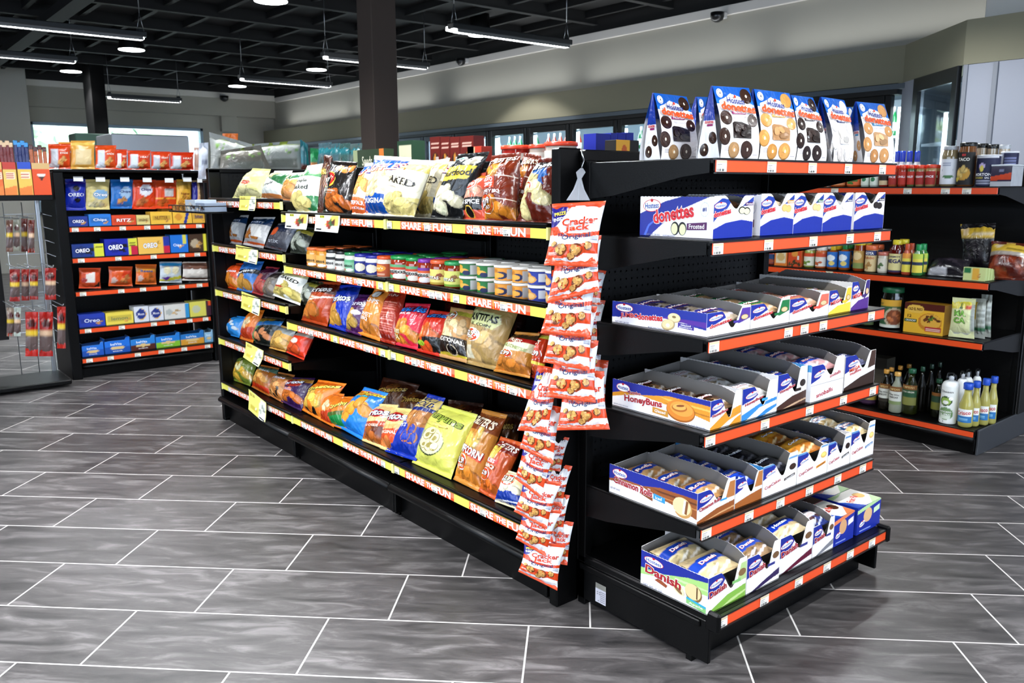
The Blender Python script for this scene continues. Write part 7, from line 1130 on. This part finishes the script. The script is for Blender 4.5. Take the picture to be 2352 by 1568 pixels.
carton('taco_carton', 'yellow and brown taco shell box on the third spice shelf', 'box', XS, XS+.1, q[1], p[1], SZ[2], zt, {'W': [('bg', 'e8b83c'), ('b', .78, 1, '5a2014'), ('e', .28, .8, .22, .14, 'e8c05a'), ('t', 'OLD EL PASO', .28, .8, .36, .09, '5a2014', 0, None, .02), ('e', .66, .4, .3, .3, 'c8862c'), ('e', .68, .44, .26, .24, 'e0b04c'), ('n', .7, .5, .2, .14, '6a3a1c', 12, .05), ('n', .7, .55, .15, .08, '4a7a2c', 5, .04), ('B', .02, .33, .36, .46, '2a5a34'), ('t', 'CRUNCHY', .18, .41, .26, .06, 'ffffff'), ('t', '12', .14, .56, .1, .1, '3a1c10'), ('B', .55, .95, .1, .24, 'b8323a'), ('s', .57, .93, .12, .22, 'f0d8c8', 2)]}, 'b88a2c')
for i, (q) in enumerate([[(2178, 772), (2238, 778), (2242, 686), (2188, 682)], [(2228, 775), (2262, 780), (2266, 688), (2232, 686)], [(2250, 778), (2275, 782), (2279, 684), (2254, 682)]]):
    rbag('flour_bag', ['pale green and yellow corn flour bag in front on the third spice shelf', 'second corn flour bag showing its grey side', 'rearmost corn flour bag at the right'][i], q, XS+.01+i*.06, 2, [('bg', 'dfe4b4' if i == 0 else 'b8bcb0'), ('b', .75, .95, 'd8cc4a' if i == 0 else 'c8b03c'), ('b', 0, .14, 'e6e8e4'), ('t', 'MA', .42, .62, .5, .14, '8ac05a', 0, '2a5a2c', .05), ('t', 'CA', .42, .44, .5, .14, '8ac05a', 0, '2a5a2c', .05), ('e', .75, .78, .1, .06, 'c8522c'), ('q', [(.35, .72), (.45, .86), (.55, .72)], '3a6a3c'), ('B', .85, 1, .2, .9, '9aa09a')] if i == 0 else [('bg', 'b4b8b0'), ('B', 0, .4, .5, .95, 'c8ac3c'), ('s', .45, .95, .3, .9, '8a8e86', 8), ('b', .2, .26, '3a6a4c')], .022, .05, 'corn flour bags on the third spice shelf', seed=50+i)
G = 'oil and vinegar bottles on the lowest spice shelf'
vin = lambda c: [('bg', 'dfe0d8'), ('b', .72, 1, '8a5a24'), ('b', 0, .2, c), ('t', 'POMPEIAN', .5, .85, .7, .12, 'e0c48a'), ('t', 'White Wine', .5, .55, .7, .1, '5a5a54'), ('t', 'VINEGAR', .5, .4, .6, .1, '5a5a54')]
def bottle(label, xl, xr, yt, col, cap, art, X=XS, shoulder=.55, neck=.36, lidh=.1, lab=(.22, .66), row=3, group=G, mt='liquid', ym=None, hf=None, name='bottle'):
    z = SZ[row]; cy, r = rpx(xl, xr, ym or (yt+60), X); r *= .95; h = hf or onx((xl+xr)/2, yt, X+r)[2]-z; t = thing(name, label, 'bottle', (X+r, cy, z), group)
    b = MB(); b.lathe(X+r, cy, z+.0005, [(r*.85, 0), (r, h*.03), (r*1., h*lab[0]*.9), (r*.985, h*.4), (r, h*shoulder), (r*.75, h*(shoulder+.1)), (r*neck, h*(shoulder+.24)), (r*neck*.95, h*(1-lidh))], col, 20); b.build('body', M[mt], t)
    b = MB(); b.lathe(X+r, cy, z+h*(1-lidh), [(r*neck*1.3, 0), (r*neck*1.35, .002), (r*neck*1.35, h*lidh*.9), (r*neck*1.2, h*lidh)], cap, 18); b.build('cap', M['plastic'], t)
    if art: b = MB(); cyl_label(b, X+r, cy, r+.0012, z+h*lab[0], z+h*lab[1], art, 'W', 140); b.build('label', M['paper'], t)
    return t
bottle('dark vinegar bottle with tan cap, leftmost of the bottom shelf bottles', 2013, 2040, 846, '2a2418', 'd8a24c', vin('3a342a'))
bottle('clear vinegar bottle with tan cap in front', 2036, 2067, 852, 'c8ccb8', 'e0b060', vin('8a9a6a'), X=XS-.02)
bottle('olive oil bottle with green cap and green label', 2066, 2102, 844, '3a3f18', '2a6a4c', [('bg', '2a5a3a'), ('b', .78, 1, '8a5a24'), ('t', 'POMPEIAN', .5, .89, .7, .1, 'e0c48a'), ('b', 0, .4, '8a8a4a'), ('t', 'EXTRA VIRGIN', .5, .66, .7, .08, 'e6e6d8')], X=XS)
for i, (xl, xr, yt, c) in enumerate([(2028, 2050, 842, 'c8923c'), (2048, 2070, 838, 'c8923c'), (2068, 2090, 834, 'c8923c'), (2100, 2122, 840, '24503c'), (2122, 2142, 834, '1c4030'), (2142, 2160, 830, '1c4030')]):
    bottle('dark bottle with %s cap standing behind, %s of six' % ('tan' if i < 3 else 'green', ['first', 'second', 'third', 'fourth', 'fifth', 'sixth'][i]), xl, xr, yt, '1c1a14', c, None, X=XS+.1+.05*(i % 3), group='dark bottles at the back of the lowest spice shelf')
bottle('short dark olive oil bottle with green cap and olive label', 2133, 2162, 868, '1f2414', '24543c', [('bg', '2a4a34'), ('b', .82, 1, '8a5a24'), ('b', 0, .45, '7a7a34')], X=XS+.05)
AV = [('bg', 'eef0ee'), ('t', 'Chosen', .5, .86, .6, .06, '1c1c1c'), ('e', .48, .6, .3, .13, '3a5a2a'), ('e', .48, .6, .24, .1, '9ab85a'), ('e', .48, .57, .13, .055, 'f2f2ee'), ('E', .72, .68, .1, .05, 'ffffff'), ('e', .5, .26, .36, .17, '7a9a6a'), ('t', 'AVOCADO', .5, .31, .55, .05, 'ffffff', 0, None, .02), ('t', 'OIL SPRAY', .5, .24, .55, .05, 'ffffff', 0, None, .02), ('s', .25, .75, .12, .2, 'dfe8da', 3), ('r', .2, .45, .03, .06, '2a2a2a')]
def spray(label, xl, xr, yt, X, art):
    z = SZ[3]; cy, r = rpx(xl, xr, 920, X); r *= .95; h = onx((xl+xr)/2, yt, X+r)[2]-z; t = thing('spray_can', label, 'can', (X+r, cy, z), 'white spray cans on the lowest spice shelf')
    b = MB(); b.lathe(X+r, cy, z+.0005, [(r*.97, 0), (r, .003), (r, h*.76), (r*.85, h*.81), (r*.6, h*.84)], 'eceeee', 22); b.build('body', M['plastic'], t)
    b = MB(); b.lathe(X+r, cy, z+h*.84, [(r*.62, 0), (r*.6, h*.1), (r*.5, h*.155), (r*.2, h*.16)], 'b8bcc0', 18); b.build('cap', M['clear'], t); b = MB(); b.lathe(X+r, cy, z+h*.84, [(r*.3, 0), (r*.3, h*.08), (r*.15, h*.1)], 'd8dadc', 12); b.build('nozzle', M['plastic'], t)
    if art: b = MB(); cyl_label(b, X+r, cy, r+.0008, z+h*.02, z+h*.75, art, 'W', 150, 30, 40); b.build('label', M['paper'], t)
spray('white spray can with an avocado picture in front', 2153, 2193, 854, XS-.02, AV)
for i, (xl, xr, yt) in enumerate([(2189, 2215, 850), (2203, 2226, 846), (2226, 2246, 844)]): spray('plain white spray can behind the avocado can, %s' % ['first', 'second', 'third'][i], xl, xr, yt, XS+.09+.055*i, None)
CRS = [('bg', 'eef0f2'), ('b', 0, .52, '2a7ab8'), ('b', .48, .54, 'e8ecf0'), ('t', 'Crisco', .5, .72, .85, .3, 'c8322c', .12, None, .02), ('s', .25, .75, .15, .35, '8ac0e0', 2)]
for i, (xl, xr, yt) in enumerate([(2196, 2231, 877), (2222, 2248, 873), (2243, 2270, 867), (2262, 2288, 862)]):
    bottle('pale yellow cooking oil bottle with blue cap, %s of the four' % ['front left', 'second', 'third', 'rear right'][i], xl, xr, yt, 'd8d07a', '2456c0', CRS, X=XS-.02+.055*i, neck=.5, lidh=.14, lab=(.12, .42), shoulder=.5, group='cooking oil bottles with blue caps')
cy, r = rpx(1966, 2006, 915, XS+.03)
jar('squat purple jar mostly hidden below the end display trays', XS+.03+r, cy, SZ[3], r, .1, '3a1f3c', '1c1420', [('bg', '4a2a4c'), ('b', .4, .9, 'c8b04a'), ('e', .5, .65, .2, .2, 'e8e0d0')], group=None)
carton_px('food_carton', 'dim grey brown carton at the back of the lowest spice shelf', 'box', 1985, 2035, 820, XS+.28, SZ[3], .1, [('bg', '6a6458'), ('b', .7, 1, '4a453c')], '5a554a', ymid=860)
for i, (xl, xr, c) in enumerate([(1742, 1768, '2a6ad8'), (1770, 1790, 'd85a7a')]):
    carton_px('snack_carton', '%s carton glimpsed between the end display and the spice shelves' % ['blue', 'pink'][i], 'box', xl, xr, 800, XS+.02, SZ[3], .1, [('bg', c), ('b', .3, .5, '2aa87a' if i == 0 else 'e8b0c0')], c, ymid=830)
# ================================================================ cookie shelving
YK = YC+.03; KZ = [1.063, .851, .619, .358, .146]
def kx(px, py, Y=YK): return ony(px, py, Y)
def kbox(label, xl, xr, yt, row, art, col, dep=.12, Y=YK, name='cookie_box', cat='cookie box', group=None, cut=None):
    p = kx(xl, yt+15, Y); q = kx(xr, yt+15, Y); zt = kx((xl+xr)/2, yt, Y)[2]
    if cut is None: return carton(name, label, cat, p[0], q[0]-.002, Y, Y+dep, KZ[row], zt, {'S': art, 'T': [('bg', col)]}, col, group, res=.008)
    return tray(label, p[0], q[0]-.002, Y, dep, KZ[row], zt-KZ[row], [('bg', col)], art, cut, hback=1.0, group=group, name=name, res=.008, inner=sh(col, .5))
oreo = lambda bgc, wc='ffffff': [('bg', bgc), ('e', .3, .5, .2, .32, sh(bgc, .6)), ('n', .6, .4, .12, .3, '17140f', 4, .1), ('t', 'OREO', .33, .5, .45, .3, wc, .05, '0f2f8a', .03), ('B', .72, 1, 0, 1, 'd9d94a'), ('s', .76, .96, .55, .8, '6a6a2a', 2)]
G = ['cookie packs on the first orange striped cookie shelf', 'cookie packs on the second cookie shelf', 'cookie packs on the third cookie shelf', 'cookie packs on the fourth cookie shelf', 'cookie packs on the lowest cookie shelf']
pk = lambda c, tc, w, k=0: [('bg', c), ('B', .08, .92, .3, .72, sh(c, .7)), ('t', w, .5, .5, .6, .3, tc, 0, None, .02), ('n', .8, .3, .1, .2, 'd09a54', 3, .08)]
for args in [('dark blue cookie pack, leftmost on the first cookie shelf', 158, 203, 497, 0, pk('1f3f98', 'ffffff', 'OREO'), '1f3f98'), ('light blue cookie pack, second on the first cookie shelf', 204, 256, 492, 0, pk('2f7fd0', 'e8eef8', 'Chips'), '2f7fd0'), ('red and white cracker pack on the first cookie shelf', 257, 313, 494, 0, pk('d8502c', 'ffffff', 'RITZ'), 'd8502c'), ('cream pack beside the red and white one', 314, 345, 494, 0, pk('e0cf8a', '7a5a2a', 'mini'), 'e0cf8a'),
    ('yellow nut cookie box in the middle of the first cookie shelf', 346, 396, 486, 0, pk('ecc04c', '8a5a1c', 'NUTTER'), 'ecc04c'), ('yellow cookie box with blue stripe on the first cookie shelf', 397, 441, 483, 0, [('bg', 'ecc04c'), ('q', [(.55, 0), (.7, 0), (.9, 1), (.75, 1)], '2a3f98'), ('e', .3, .5, .2, .25, 'd89a3c')], 'ecc04c'), ('yellow box at the right end of the first cookie shelf', 442, 472, 482, 0, pk('e8b84c', '3a2a6a', 'bites'), 'e8b84c'),
    ('yellow green carton standing on the low packs, right half of the first cookie shelf', 372, 396, 480, 0, pk('e8a83c', 'ffffff', 'pie'), 'e8a83c', .1, YK+.14),
    ('dark blue sandwich cookie pack, leftmost on the second cookie shelf', 165, 239, 560, 1, oreo('1c3f8c'), '1c3f8c'), ('larger violet blue sandwich cookie pack with red corner', 240, 316, 548, 1, oreo('1f2fa8')+[('B', .78, 1, 0, .5, 'c8284a')], '1f2fa8'), ('golden sandwich cookie pack on the second cookie shelf', 317, 390, 544, 1, [('bg', 'ecc060'), ('t', 'OREO', .38, .5, .45, .3, 'f4f4f4', .05, '2a4fa8', .03), ('B', .78, 1, .45, 1, '2a3fa0'), ('B', .8, 1, 0, .45, 'c8284a'), ('n', .65, .5, .1, .35, 'd8a44c', 5, .06)], 'ecc060'),
    ('bright blue cookie box with cut rim on the second cookie shelf', 391, 432, 539, 1, [('bg', '2478d0'), ('B', .7, .9, .5, 1, 'd9d25a'), ('t', 'Chips', .38, .4, .45, .2, 'ffffff'), ('n', .65, .35, .1, .12, 'd09a54', 2, .08)], '2478d0', .12, YK, 'cookie_box', 'cookie box', None, rim(1, .7, .8, .2, .5)), ('brown cookie box with yellow edge at the right end of the second cookie shelf', 433, 476, 537, 1, [('bg', '4a3424'), ('e', .35, .45, .25, .25, 'b8a890'), ('n', .6, .35, .2, .2, 'c89a5a', 4, .09), ('B', .82, .95, 0, 1, 'e0d84a')], '4a3424'),
    ('blue wafer pack, leftmost on the fourth cookie shelf', 181, 242, 721, 3, pk('2a45b0', 'dfe6f8', 'Oreo'), '2a45b0'), ('yellow wafer pack on the fourth cookie shelf', 243, 307, 717, 3, pk('e8d45c', '8a8a5a', 'lemon'), 'e8d45c'), ('white box with round navy moon emblem, left of two', 308, 342, 704, 3, [('bg', 'd9dce4'), ('e', .5, .5, .34, .36, 'e8c060'), ('e', .47, .52, .32, .34, '2a3f8c'), ('t', 'Moon', .47, .52, .44, .18, 'f0f0f8')], 'd9dce4'), ('white box with round navy moon emblem, right of two', 343, 376, 703, 3, [('bg', 'd9dce4'), ('e', .5, .5, .34, .36, 'e8c060'), ('e', .47, .52, .32, .34, '2a3f8c'), ('t', 'Moon', .47, .52, .44, .18, 'f0f0f8')], 'd9dce4'),
    ('white box with cookies and a light blue end on the fourth cookie shelf', 377, 435, 699, 3, [('bg', 'dcdad4'), ('n', .5, .45, .18, .2, 'c8a878', 5, .09), ('e', .2, .5, .14, .2, 'b8bcb8'), ('B', .82, 1, 0, 1, '3a9ad0')], 'dcdad4'), ('yellow green box with dark corner at the right end of the fourth cookie shelf', 436, 485, 692, 3, [('bg', 'dfd86a'), ('e', .3, .5, .2, .25, 'c8ccb0'), ('B', .78, 1, 0, 1, '4a2a3c'), ('B', .88, 1, .7, 1, 'e05a2c')], 'dfd86a')]:
    kbox(*args[:5], *args[5:], group=G[args[4]]) if len(args) < 11 else kbox(args[0], args[1], args[2], args[3], args[4], args[5], args[6], cut=args[11], group=G[1])
for i, (xl, xr, yt, c, bt, lab) in enumerate([(188, 239, 787, '2a7ad8', '1f5ab8', 'blue cookie tray with pale cookies, leftmost on the lowest cookie shelf'), (240, 299, 775, '2478d8', '1f5ab0', 'blue cookie tray with long cookie, second on the lowest cookie shelf'), (300, 357, 771, '2f86d0', '5a2a20', 'blue and brown cookie tray on the lowest cookie shelf'), (358, 414, 765, '2a86d8', '8ac03c', 'blue and green cookie tray on the lowest cookie shelf'), (415, 469, 760, '2f80c8', 'd8a03c', 'blue and golden cookie tray on the lowest cookie shelf'), (470, 490, 757, '9ac4e0', '7aaed0', 'pale blue tray at the right end of the lowest cookie shelf')]):
    kbox(lab, xl, xr, yt, 4, [('bg', c), ('b', 0, .42, bt), ('t', 'belVita' if i < 5 else 'bel', .45, .6, .45, .16, 'e6f0fa', 0, None, .02), ('e', .5, .35, .28, .1, 'e0c48a'), ('t', 'snack', .5, .16, .4, .08, 'f0f0f0')], c, cut=(lambda u: np.where(u < .1, .8, np.where(u > .85, 1, .82))), group=G[4])
def kbag(name, label, xl, xr, yt, yb, z, art, T=.025, Y=YK+.03, group=None, seed=1, lean=0., hang=False, nu=16, nv=22):
    C = [kx(xl, yb, Y), kx(xr, yb, Y), kx(xr, yt, Y), kx(xl, yt, Y)]
    return bag(name, label, 'cookie bag', C, art, T, seed, group, nu=nu, nv=nv, drop=None if hang else z, crumple=.8)
for i, (xl, xr, yt, yb, art, lab) in enumerate([(181, 232, 619, 666, [('bg', 'd8562c'), ('q', [(.3, .3), (.7, .3), (.7, .8), (.3, .7)], 'e6e0da'), ('q', [(.6, 0), (1, 0), (1, .4)], '3a2418'), ('e', .2, .4, .14, .12, 'a8281c')], 'orange and white cookie pouch, leftmost on the third cookie shelf'), (249, 305, 616, 661, [('bg', 'd8602c'), ('q', [(.5, .4), (1, .5), (1, .8), (.6, .8)], 'c8401c'), ('n', .75, .35, .2, .2, 'c8824c', 5, .12), ('e', .2, .3, .12, .16, 'c8b0a8')], 'orange cookie pouch, second on the third cookie shelf'), (311, 360, 611, 657, [('bg', 'd8702c'), ('b', .6, .8, 'c8862c'), ('n', .7, .35, .2, .2, 'b8682c', 5, .12), ('e', .2, .3, .12, .16, 'c8b0a8'), ('t', 'Reese', .5, .68, .6, .12, '3a5a98')], 'orange cookie pouch with blue writing on the third cookie shelf'),
    (366, 418, 604, 652, [('bg', 'c8d0d6'), ('b', .8, 1, '3a9ad0'), ('b', .1, .25, 'd0c84a', .2), ('e', .3, .6, .16, .2, 'e0d8b8'), ('e', .7, .6, .16, .2, 'e0d8b8'), ('q', [(.05, .25), (.5, .3), (.3, .1)], '6a3a9a')], 'pale pouch with two round figures and blue top'), (418, 482, 602, 645, [('bg', 'd8d0c8'), ('b', .6, 1, '7a5444'), ('e', .3, .5, .16, .14, 'eae4dc'), ('e', .65, .5, .16, .14, 'eae4dc'), ('b', 0, .16, '6a4434', -.05)], 'brown topped white pouch at the right end of the third cookie shelf')]):
    kbag('cookie_pouch', lab, xl, xr, yt, yb, KZ[2], art, group='pouches on the third cookie shelf', seed=60+i)
for i, (xl, xr, yt, yb, art, lab) in enumerate([(149, 198, 411, 483, [('bg', '1b33b0'), ('b', .85, 1, '3a2aa8'), ('t', 'OREO', .5, .5, .8, .12, 'e6eaf6', 0, None, .04), ('e', .5, .7, .16, .08, '14141a'), ('e', .55, .33, .16, .08, '14141a')], 'deep blue cookie bag hanging at the left'), (196, 252, 412, 481, [('bg', 'dfcf8a'), ('e', .6, .5, .34, .16, '8ab4d8'), ('t', 'Oreo', .6, .5, .6, .12, 'f4f6f8', 0, '2a5a98', .03), ('n', .4, .2, .3, .12, 'e6d8a8', 6, .1)], 'cream cookie bag hanging second'), (253, 306, 412, 479, [('bg', '1f74c0'), ('e', .65, .55, .28, .2, 'a8c4e0'), ('t', 'Chips', .62, .58, .5, .1, '1c3a78', 0, None, .02), ('n', .55, .27, .25, .08, 'c8925a', 4, .1)], 'blue cookie bag hanging third'), (303, 358, 413, 480, [('bg', 'd8481c'), ('e', .55, .65, .28, .2, 'e4e4ec'), ('t', 'Chips', .55, .66, .44, .12, '2a2a78', 0, None, .02), ('n', .45, .25, .25, .1, 'c87a4c', 4, .12)], 'red orange cookie bag with white disc hanging fourth'),
    (355, 406, 414, 479, [('bg', 'd84e20'), ('B', .4, .82, .45, .7, 'c8c4c4'), ('b', .36, .4, 'e8b03c'), ('n', .4, .22, .25, .1, 'b8622c', 4, .12)], 'red orange bag with grey name panel hanging fifth'), (404, 440, 412, 477, [('bg', 'e0b040'), ('b', .8, 1, 'c8a04c'), ('n', .5, .28, .35, .2, 'c8903c', 7, .13), ('t', 'Nutter', .55, .5, .6, .08, '8a4a1c')], 'golden peanut cookie bag hanging sixth'), (440, 468, 414, 478, [('bg', 'd8b88a'), ('B', 0, .4, 0, 1, '2a2a8a'), ('n', .7, .4, .25, .3, 'c8a07a', 6, .14)], 'tan and navy cookie bag hanging at the right end')]):
    kbag('cookie_bag', lab+' on the cookie top row', xl, xr, yt, yb, 0, art, .028, YK+.08, 'cookie bags hanging in the top row', 70+i, hang=True)
    p = kx((xl+xr)/2, yt+4, YK+.08); b = MB(); b.tube([(p[0], YK+.42, p[2]), (p[0], YK-.0, p[2])], .003, 'c8c8cc', 6); b.box(p[0]-.03, p[0]+.03, YK-.004, YK, p[2]-.004, p[2]+.028, 'f0f0ee'); tag(b.build('peg_hook', M['plastic']), 'white flagged peg hook holding the '+lab.split(' hanging')[0], 'hook', 'peg hooks of the cookie shelves')
for i, (xl, xr, yt, c, wc, lab) in enumerate([(111, 163, 341, 'e0501c', 'd8dce2', 'orange sweets pouch with white side at the left end of the top board'), (135, 168, 336, 'e8a04a', 'e8b860', 'light orange pouch peeping out behind the first two pouches'), (163, 219, 333, 'e8b050', 'efd8a8', 'pale golden pouch, tallest on the top board'), (219, 268, 343, 'e0561c', 'dde2ea', 'orange pouch with white panel right of the golden pouch'), (266, 293, 352, 'd8461c', 'f0e8e0', 'red pouch with white splash on the top board'), (293, 347, 354, 'd84a20', 'dde2ea', 'red and white sweets pouch in the middle of the top board'), (347, 391, 356, 'd84a20', 'c8ccd2', 'red pouch with grey strip and orange picture'), (390, 446, 357, 'd03c18', 'd8dce2', 'red pouch with grey strip at the right of the top board')]):
    kbag('sweets_pouch', lab, xl, xr, yt, 398, 1.449, [('bg', c), ('q', [(.05, 0), (.45, .0), (.4, .8), (.1, .8)], wc), ('n', .65, .3, .2, .14, 'e8b06a', 4, .12), ('t', 'HEAT' if i > 3 else 'mix', .7, .65, .4, .1, 'f6e8d8', 0, None, .02)] if i != 2 else [('bg', c), ('B', .15, .85, .15, .7, wc), ('b', .86, 1, 'f0d070')], .03, YK-.01+(.09 if i == 1 else 0), 'pouches on the top board of the cookie shelving', 90+i)
C = [kx(446, 398, YK+.05), kx(466, 398, YK+.05), kx(466, 345, YK+.05), kx(446, 345, YK+.05)]
bag('clear_pouch', 'pale clear pouch at the right end of the top board', 'pouch', C, [('bg', 'd8b8a8'), ('b', .7, 1, 'e8e4e4')], .02, 99, None, nu=10, nv=12, drop=1.449)
# ================================================================ display at the far left edge
YL = 6.25
zL = ony(60, 448, YL)[2]; xL0 = ony(-90, 448, YL)[0]; xL1 = ony(121, 452, YL)[0]
t = thing('meat_snack_rack', 'wire and black shelf rack at the far left edge with hanging red snack bags', 'rack', ((xL0+xL1)/2, YL+.2, 0))
b = MB(); b.box(xL0, xL1, YL-.01, YL+.3, zL-.035, zL, '0c0c0d', .003); b.build('top_shelf', M['black'], t)
b = MB(); b.box(xL0, xL1-.3, YL+.3, YL+.306, .3, zL-.03, '0c0c0d'); b.build('back_panel', M['peg'], t)
b = MB(); [b.box(x, x+.025, YL+.27, YL+.3, .0, zL-.03, 'b8bcc0', .003) for x in (xL1-.06,)]; b.build('upright', M['steel'], t)
b = MB(); b.box(xL1-.5, xL1-.02, YL-.12, YL+.3, .02, .05, '2a2c30', .006); b.build('base_foot', M['black'], t)
b = MB()
for z in np.arange(.25, zL-.1, .09): b.tube([(xL1-.25, YL+.29, z), (xL1-.02, YL+.29, z), (xL1-.01, YL+.05, z-.01)], .0025, 'c0c4c8', 5)
for x in (xL1-.25, xL1-.14, xL1-.02): b.tube([(x, YL+.29, .05), (x, YL+.29, zL-.05)], .003, 'c0c4c8', 5)
b.build('wire_grid', M['steel'], t)
SJ = [(-8, 8, 312, 'e8742c', 'f0b46a'), (9, 40, 322, 'e8c86a', 'c8402c'), (43, 75, 322, 'e8c45c', '2a55c0'), (76, 117, 332, 'e2561c', 'c89a5a')]
for i, (xl, xr, yt, c, c2) in enumerate(SJ):
    p = ony(xl, 420, YL+.02); q = ony(xr, 420, YL+.02); zm = ony(xl, 372 if i < 3 else 374, YL+.02)[2]; zt = ony(xl, yt, YL+.02)[2]
    t2 = thing('stick_carton', ['orange carton of meat sticks cut by the left edge of the picture', 'yellow and red carton of meat sticks at the far left', 'yellow and blue carton of meat sticks at the far left', 'orange carton of meat sticks with dark shield emblem'][i], 'box', ((p[0]+q[0])/2, YL+.06, zL), 'cartons of meat sticks at the far left')
    art = [('bg', c), ('b', .78, 1, c2), ('q', [(0, 0), (1, 0), (1, .3), (0, .2)], 'e88a3c'), ('B', .2, .85, .5, .7, 'f0e4c8'), ('s', .25, .8, .52, .68, 'c83a2c', 3)] if i < 3 else [('bg', c), ('b', .8, 1, 'd8b47a'), ('q', [(.25, .62), (.75, .62), (.5, .45)], '4a1c14'), ('e', .5, .62, .26, .05, 'e8e0d8')]
    carton('carton_body', None, None, p[0]+.001, q[0]-.001, YL+.02, YL+.11, zL+.0005, zm, {'S': art}, c, par=t2, res=.006)
    n = 4 if xr-xl > 20 else 2
    for k in range(n):
        x = p[0]+(k+.5)*(q[0]-p[0])/n; b = MB(); b.box(x-.011, x+.011, YL+.05, YL+.065, zm-.02, zt-.012*(k % 2), ['8a2418', '7a1c14', '1c2a6a', 'b8642c'][i], .004); b.box(x-.012, x+.012, YL+.048, YL+.067, zt-.03-.012*(k % 2), zt-.012*(k % 2), ['e8b0a0', 'e8c8a0', '3a9ad8', '5a2418'][i], .003); b.build('meat_stick', M['film'], t2)
for i, (x, y0, y1, w, c, lab) in enumerate([(22, 505, 578, 16, '6a4a3c', 'silver and brown bag, leftmost of the upper row'), (38, 505, 576, 16, '8a8a7c', 'silver and yellow bag of the upper row'), (56, 502, 578, 15, '5a2418', 'dark red bag of the upper row'), (72, 505, 580, 15, '6a2a1c', 'second dark red bag of the upper row'), (34, 618, 692, 24, '8a1c18', 'red bag with yellow flash in the middle row'), (58, 618, 690, 18, '9a2a20', 'red and white bag in the middle row'), (78, 618, 688, 20, '8a2018', 'dark red bag in the middle row'), (116, 615, 688, 26, '9a241c', 'red bag hanging alone at the right of the middle row'), (24, 706, 772, 18, '8a7a6c', 'pale bag, leftmost of the lowest row'), (40, 706, 772, 16, 'a8b0a8', 'silver green bag of the lowest row'), (73, 716, 818, 30, 'b02418', 'large red bag with yellow band in the lowest row'), (106, 716, 818, 32, 'a82018', 'large red bag with tan band in the lowest row'), (141, 704, 800, 20, 'a82418', 'red bag with yellow band beside the cookie shelving')]):
    Y = YL-.05+.03*(i % 3); C = [ony(x-w/2, y1, Y), ony(x+w/2, y1, Y), ony(x+w/2, y0, Y), ony(x-w/2, y0, Y)]
    bag('jerky_bag', lab+' on the far left rack', 'snack bag', C, [('bg', c), ('e', .5, .74, .4, .08, '4a100c'), ('b', .45, .6, ['d8b83c', 'd8b89a'][i % 2]), ('b', .08, .45, '6a5a58'), ('b', 0, .08, 'c8341c')], .02, 200+i, 'snack bags hanging on the far left rack', nu=12, nv=16)
    b = MB(); p = ony(x, y0-4, Y); b.tube([(p[0], YL+.3, p[2]), (p[0], YL-.1, p[2]), (p[0], YL-.115, p[2]+.012)], .0032, 'd0d4d8', 6); tag(b.build('peg_hook', M['steel']), 'bright wire hook holding the '+lab, 'hook', 'wire hooks of the far left rack')
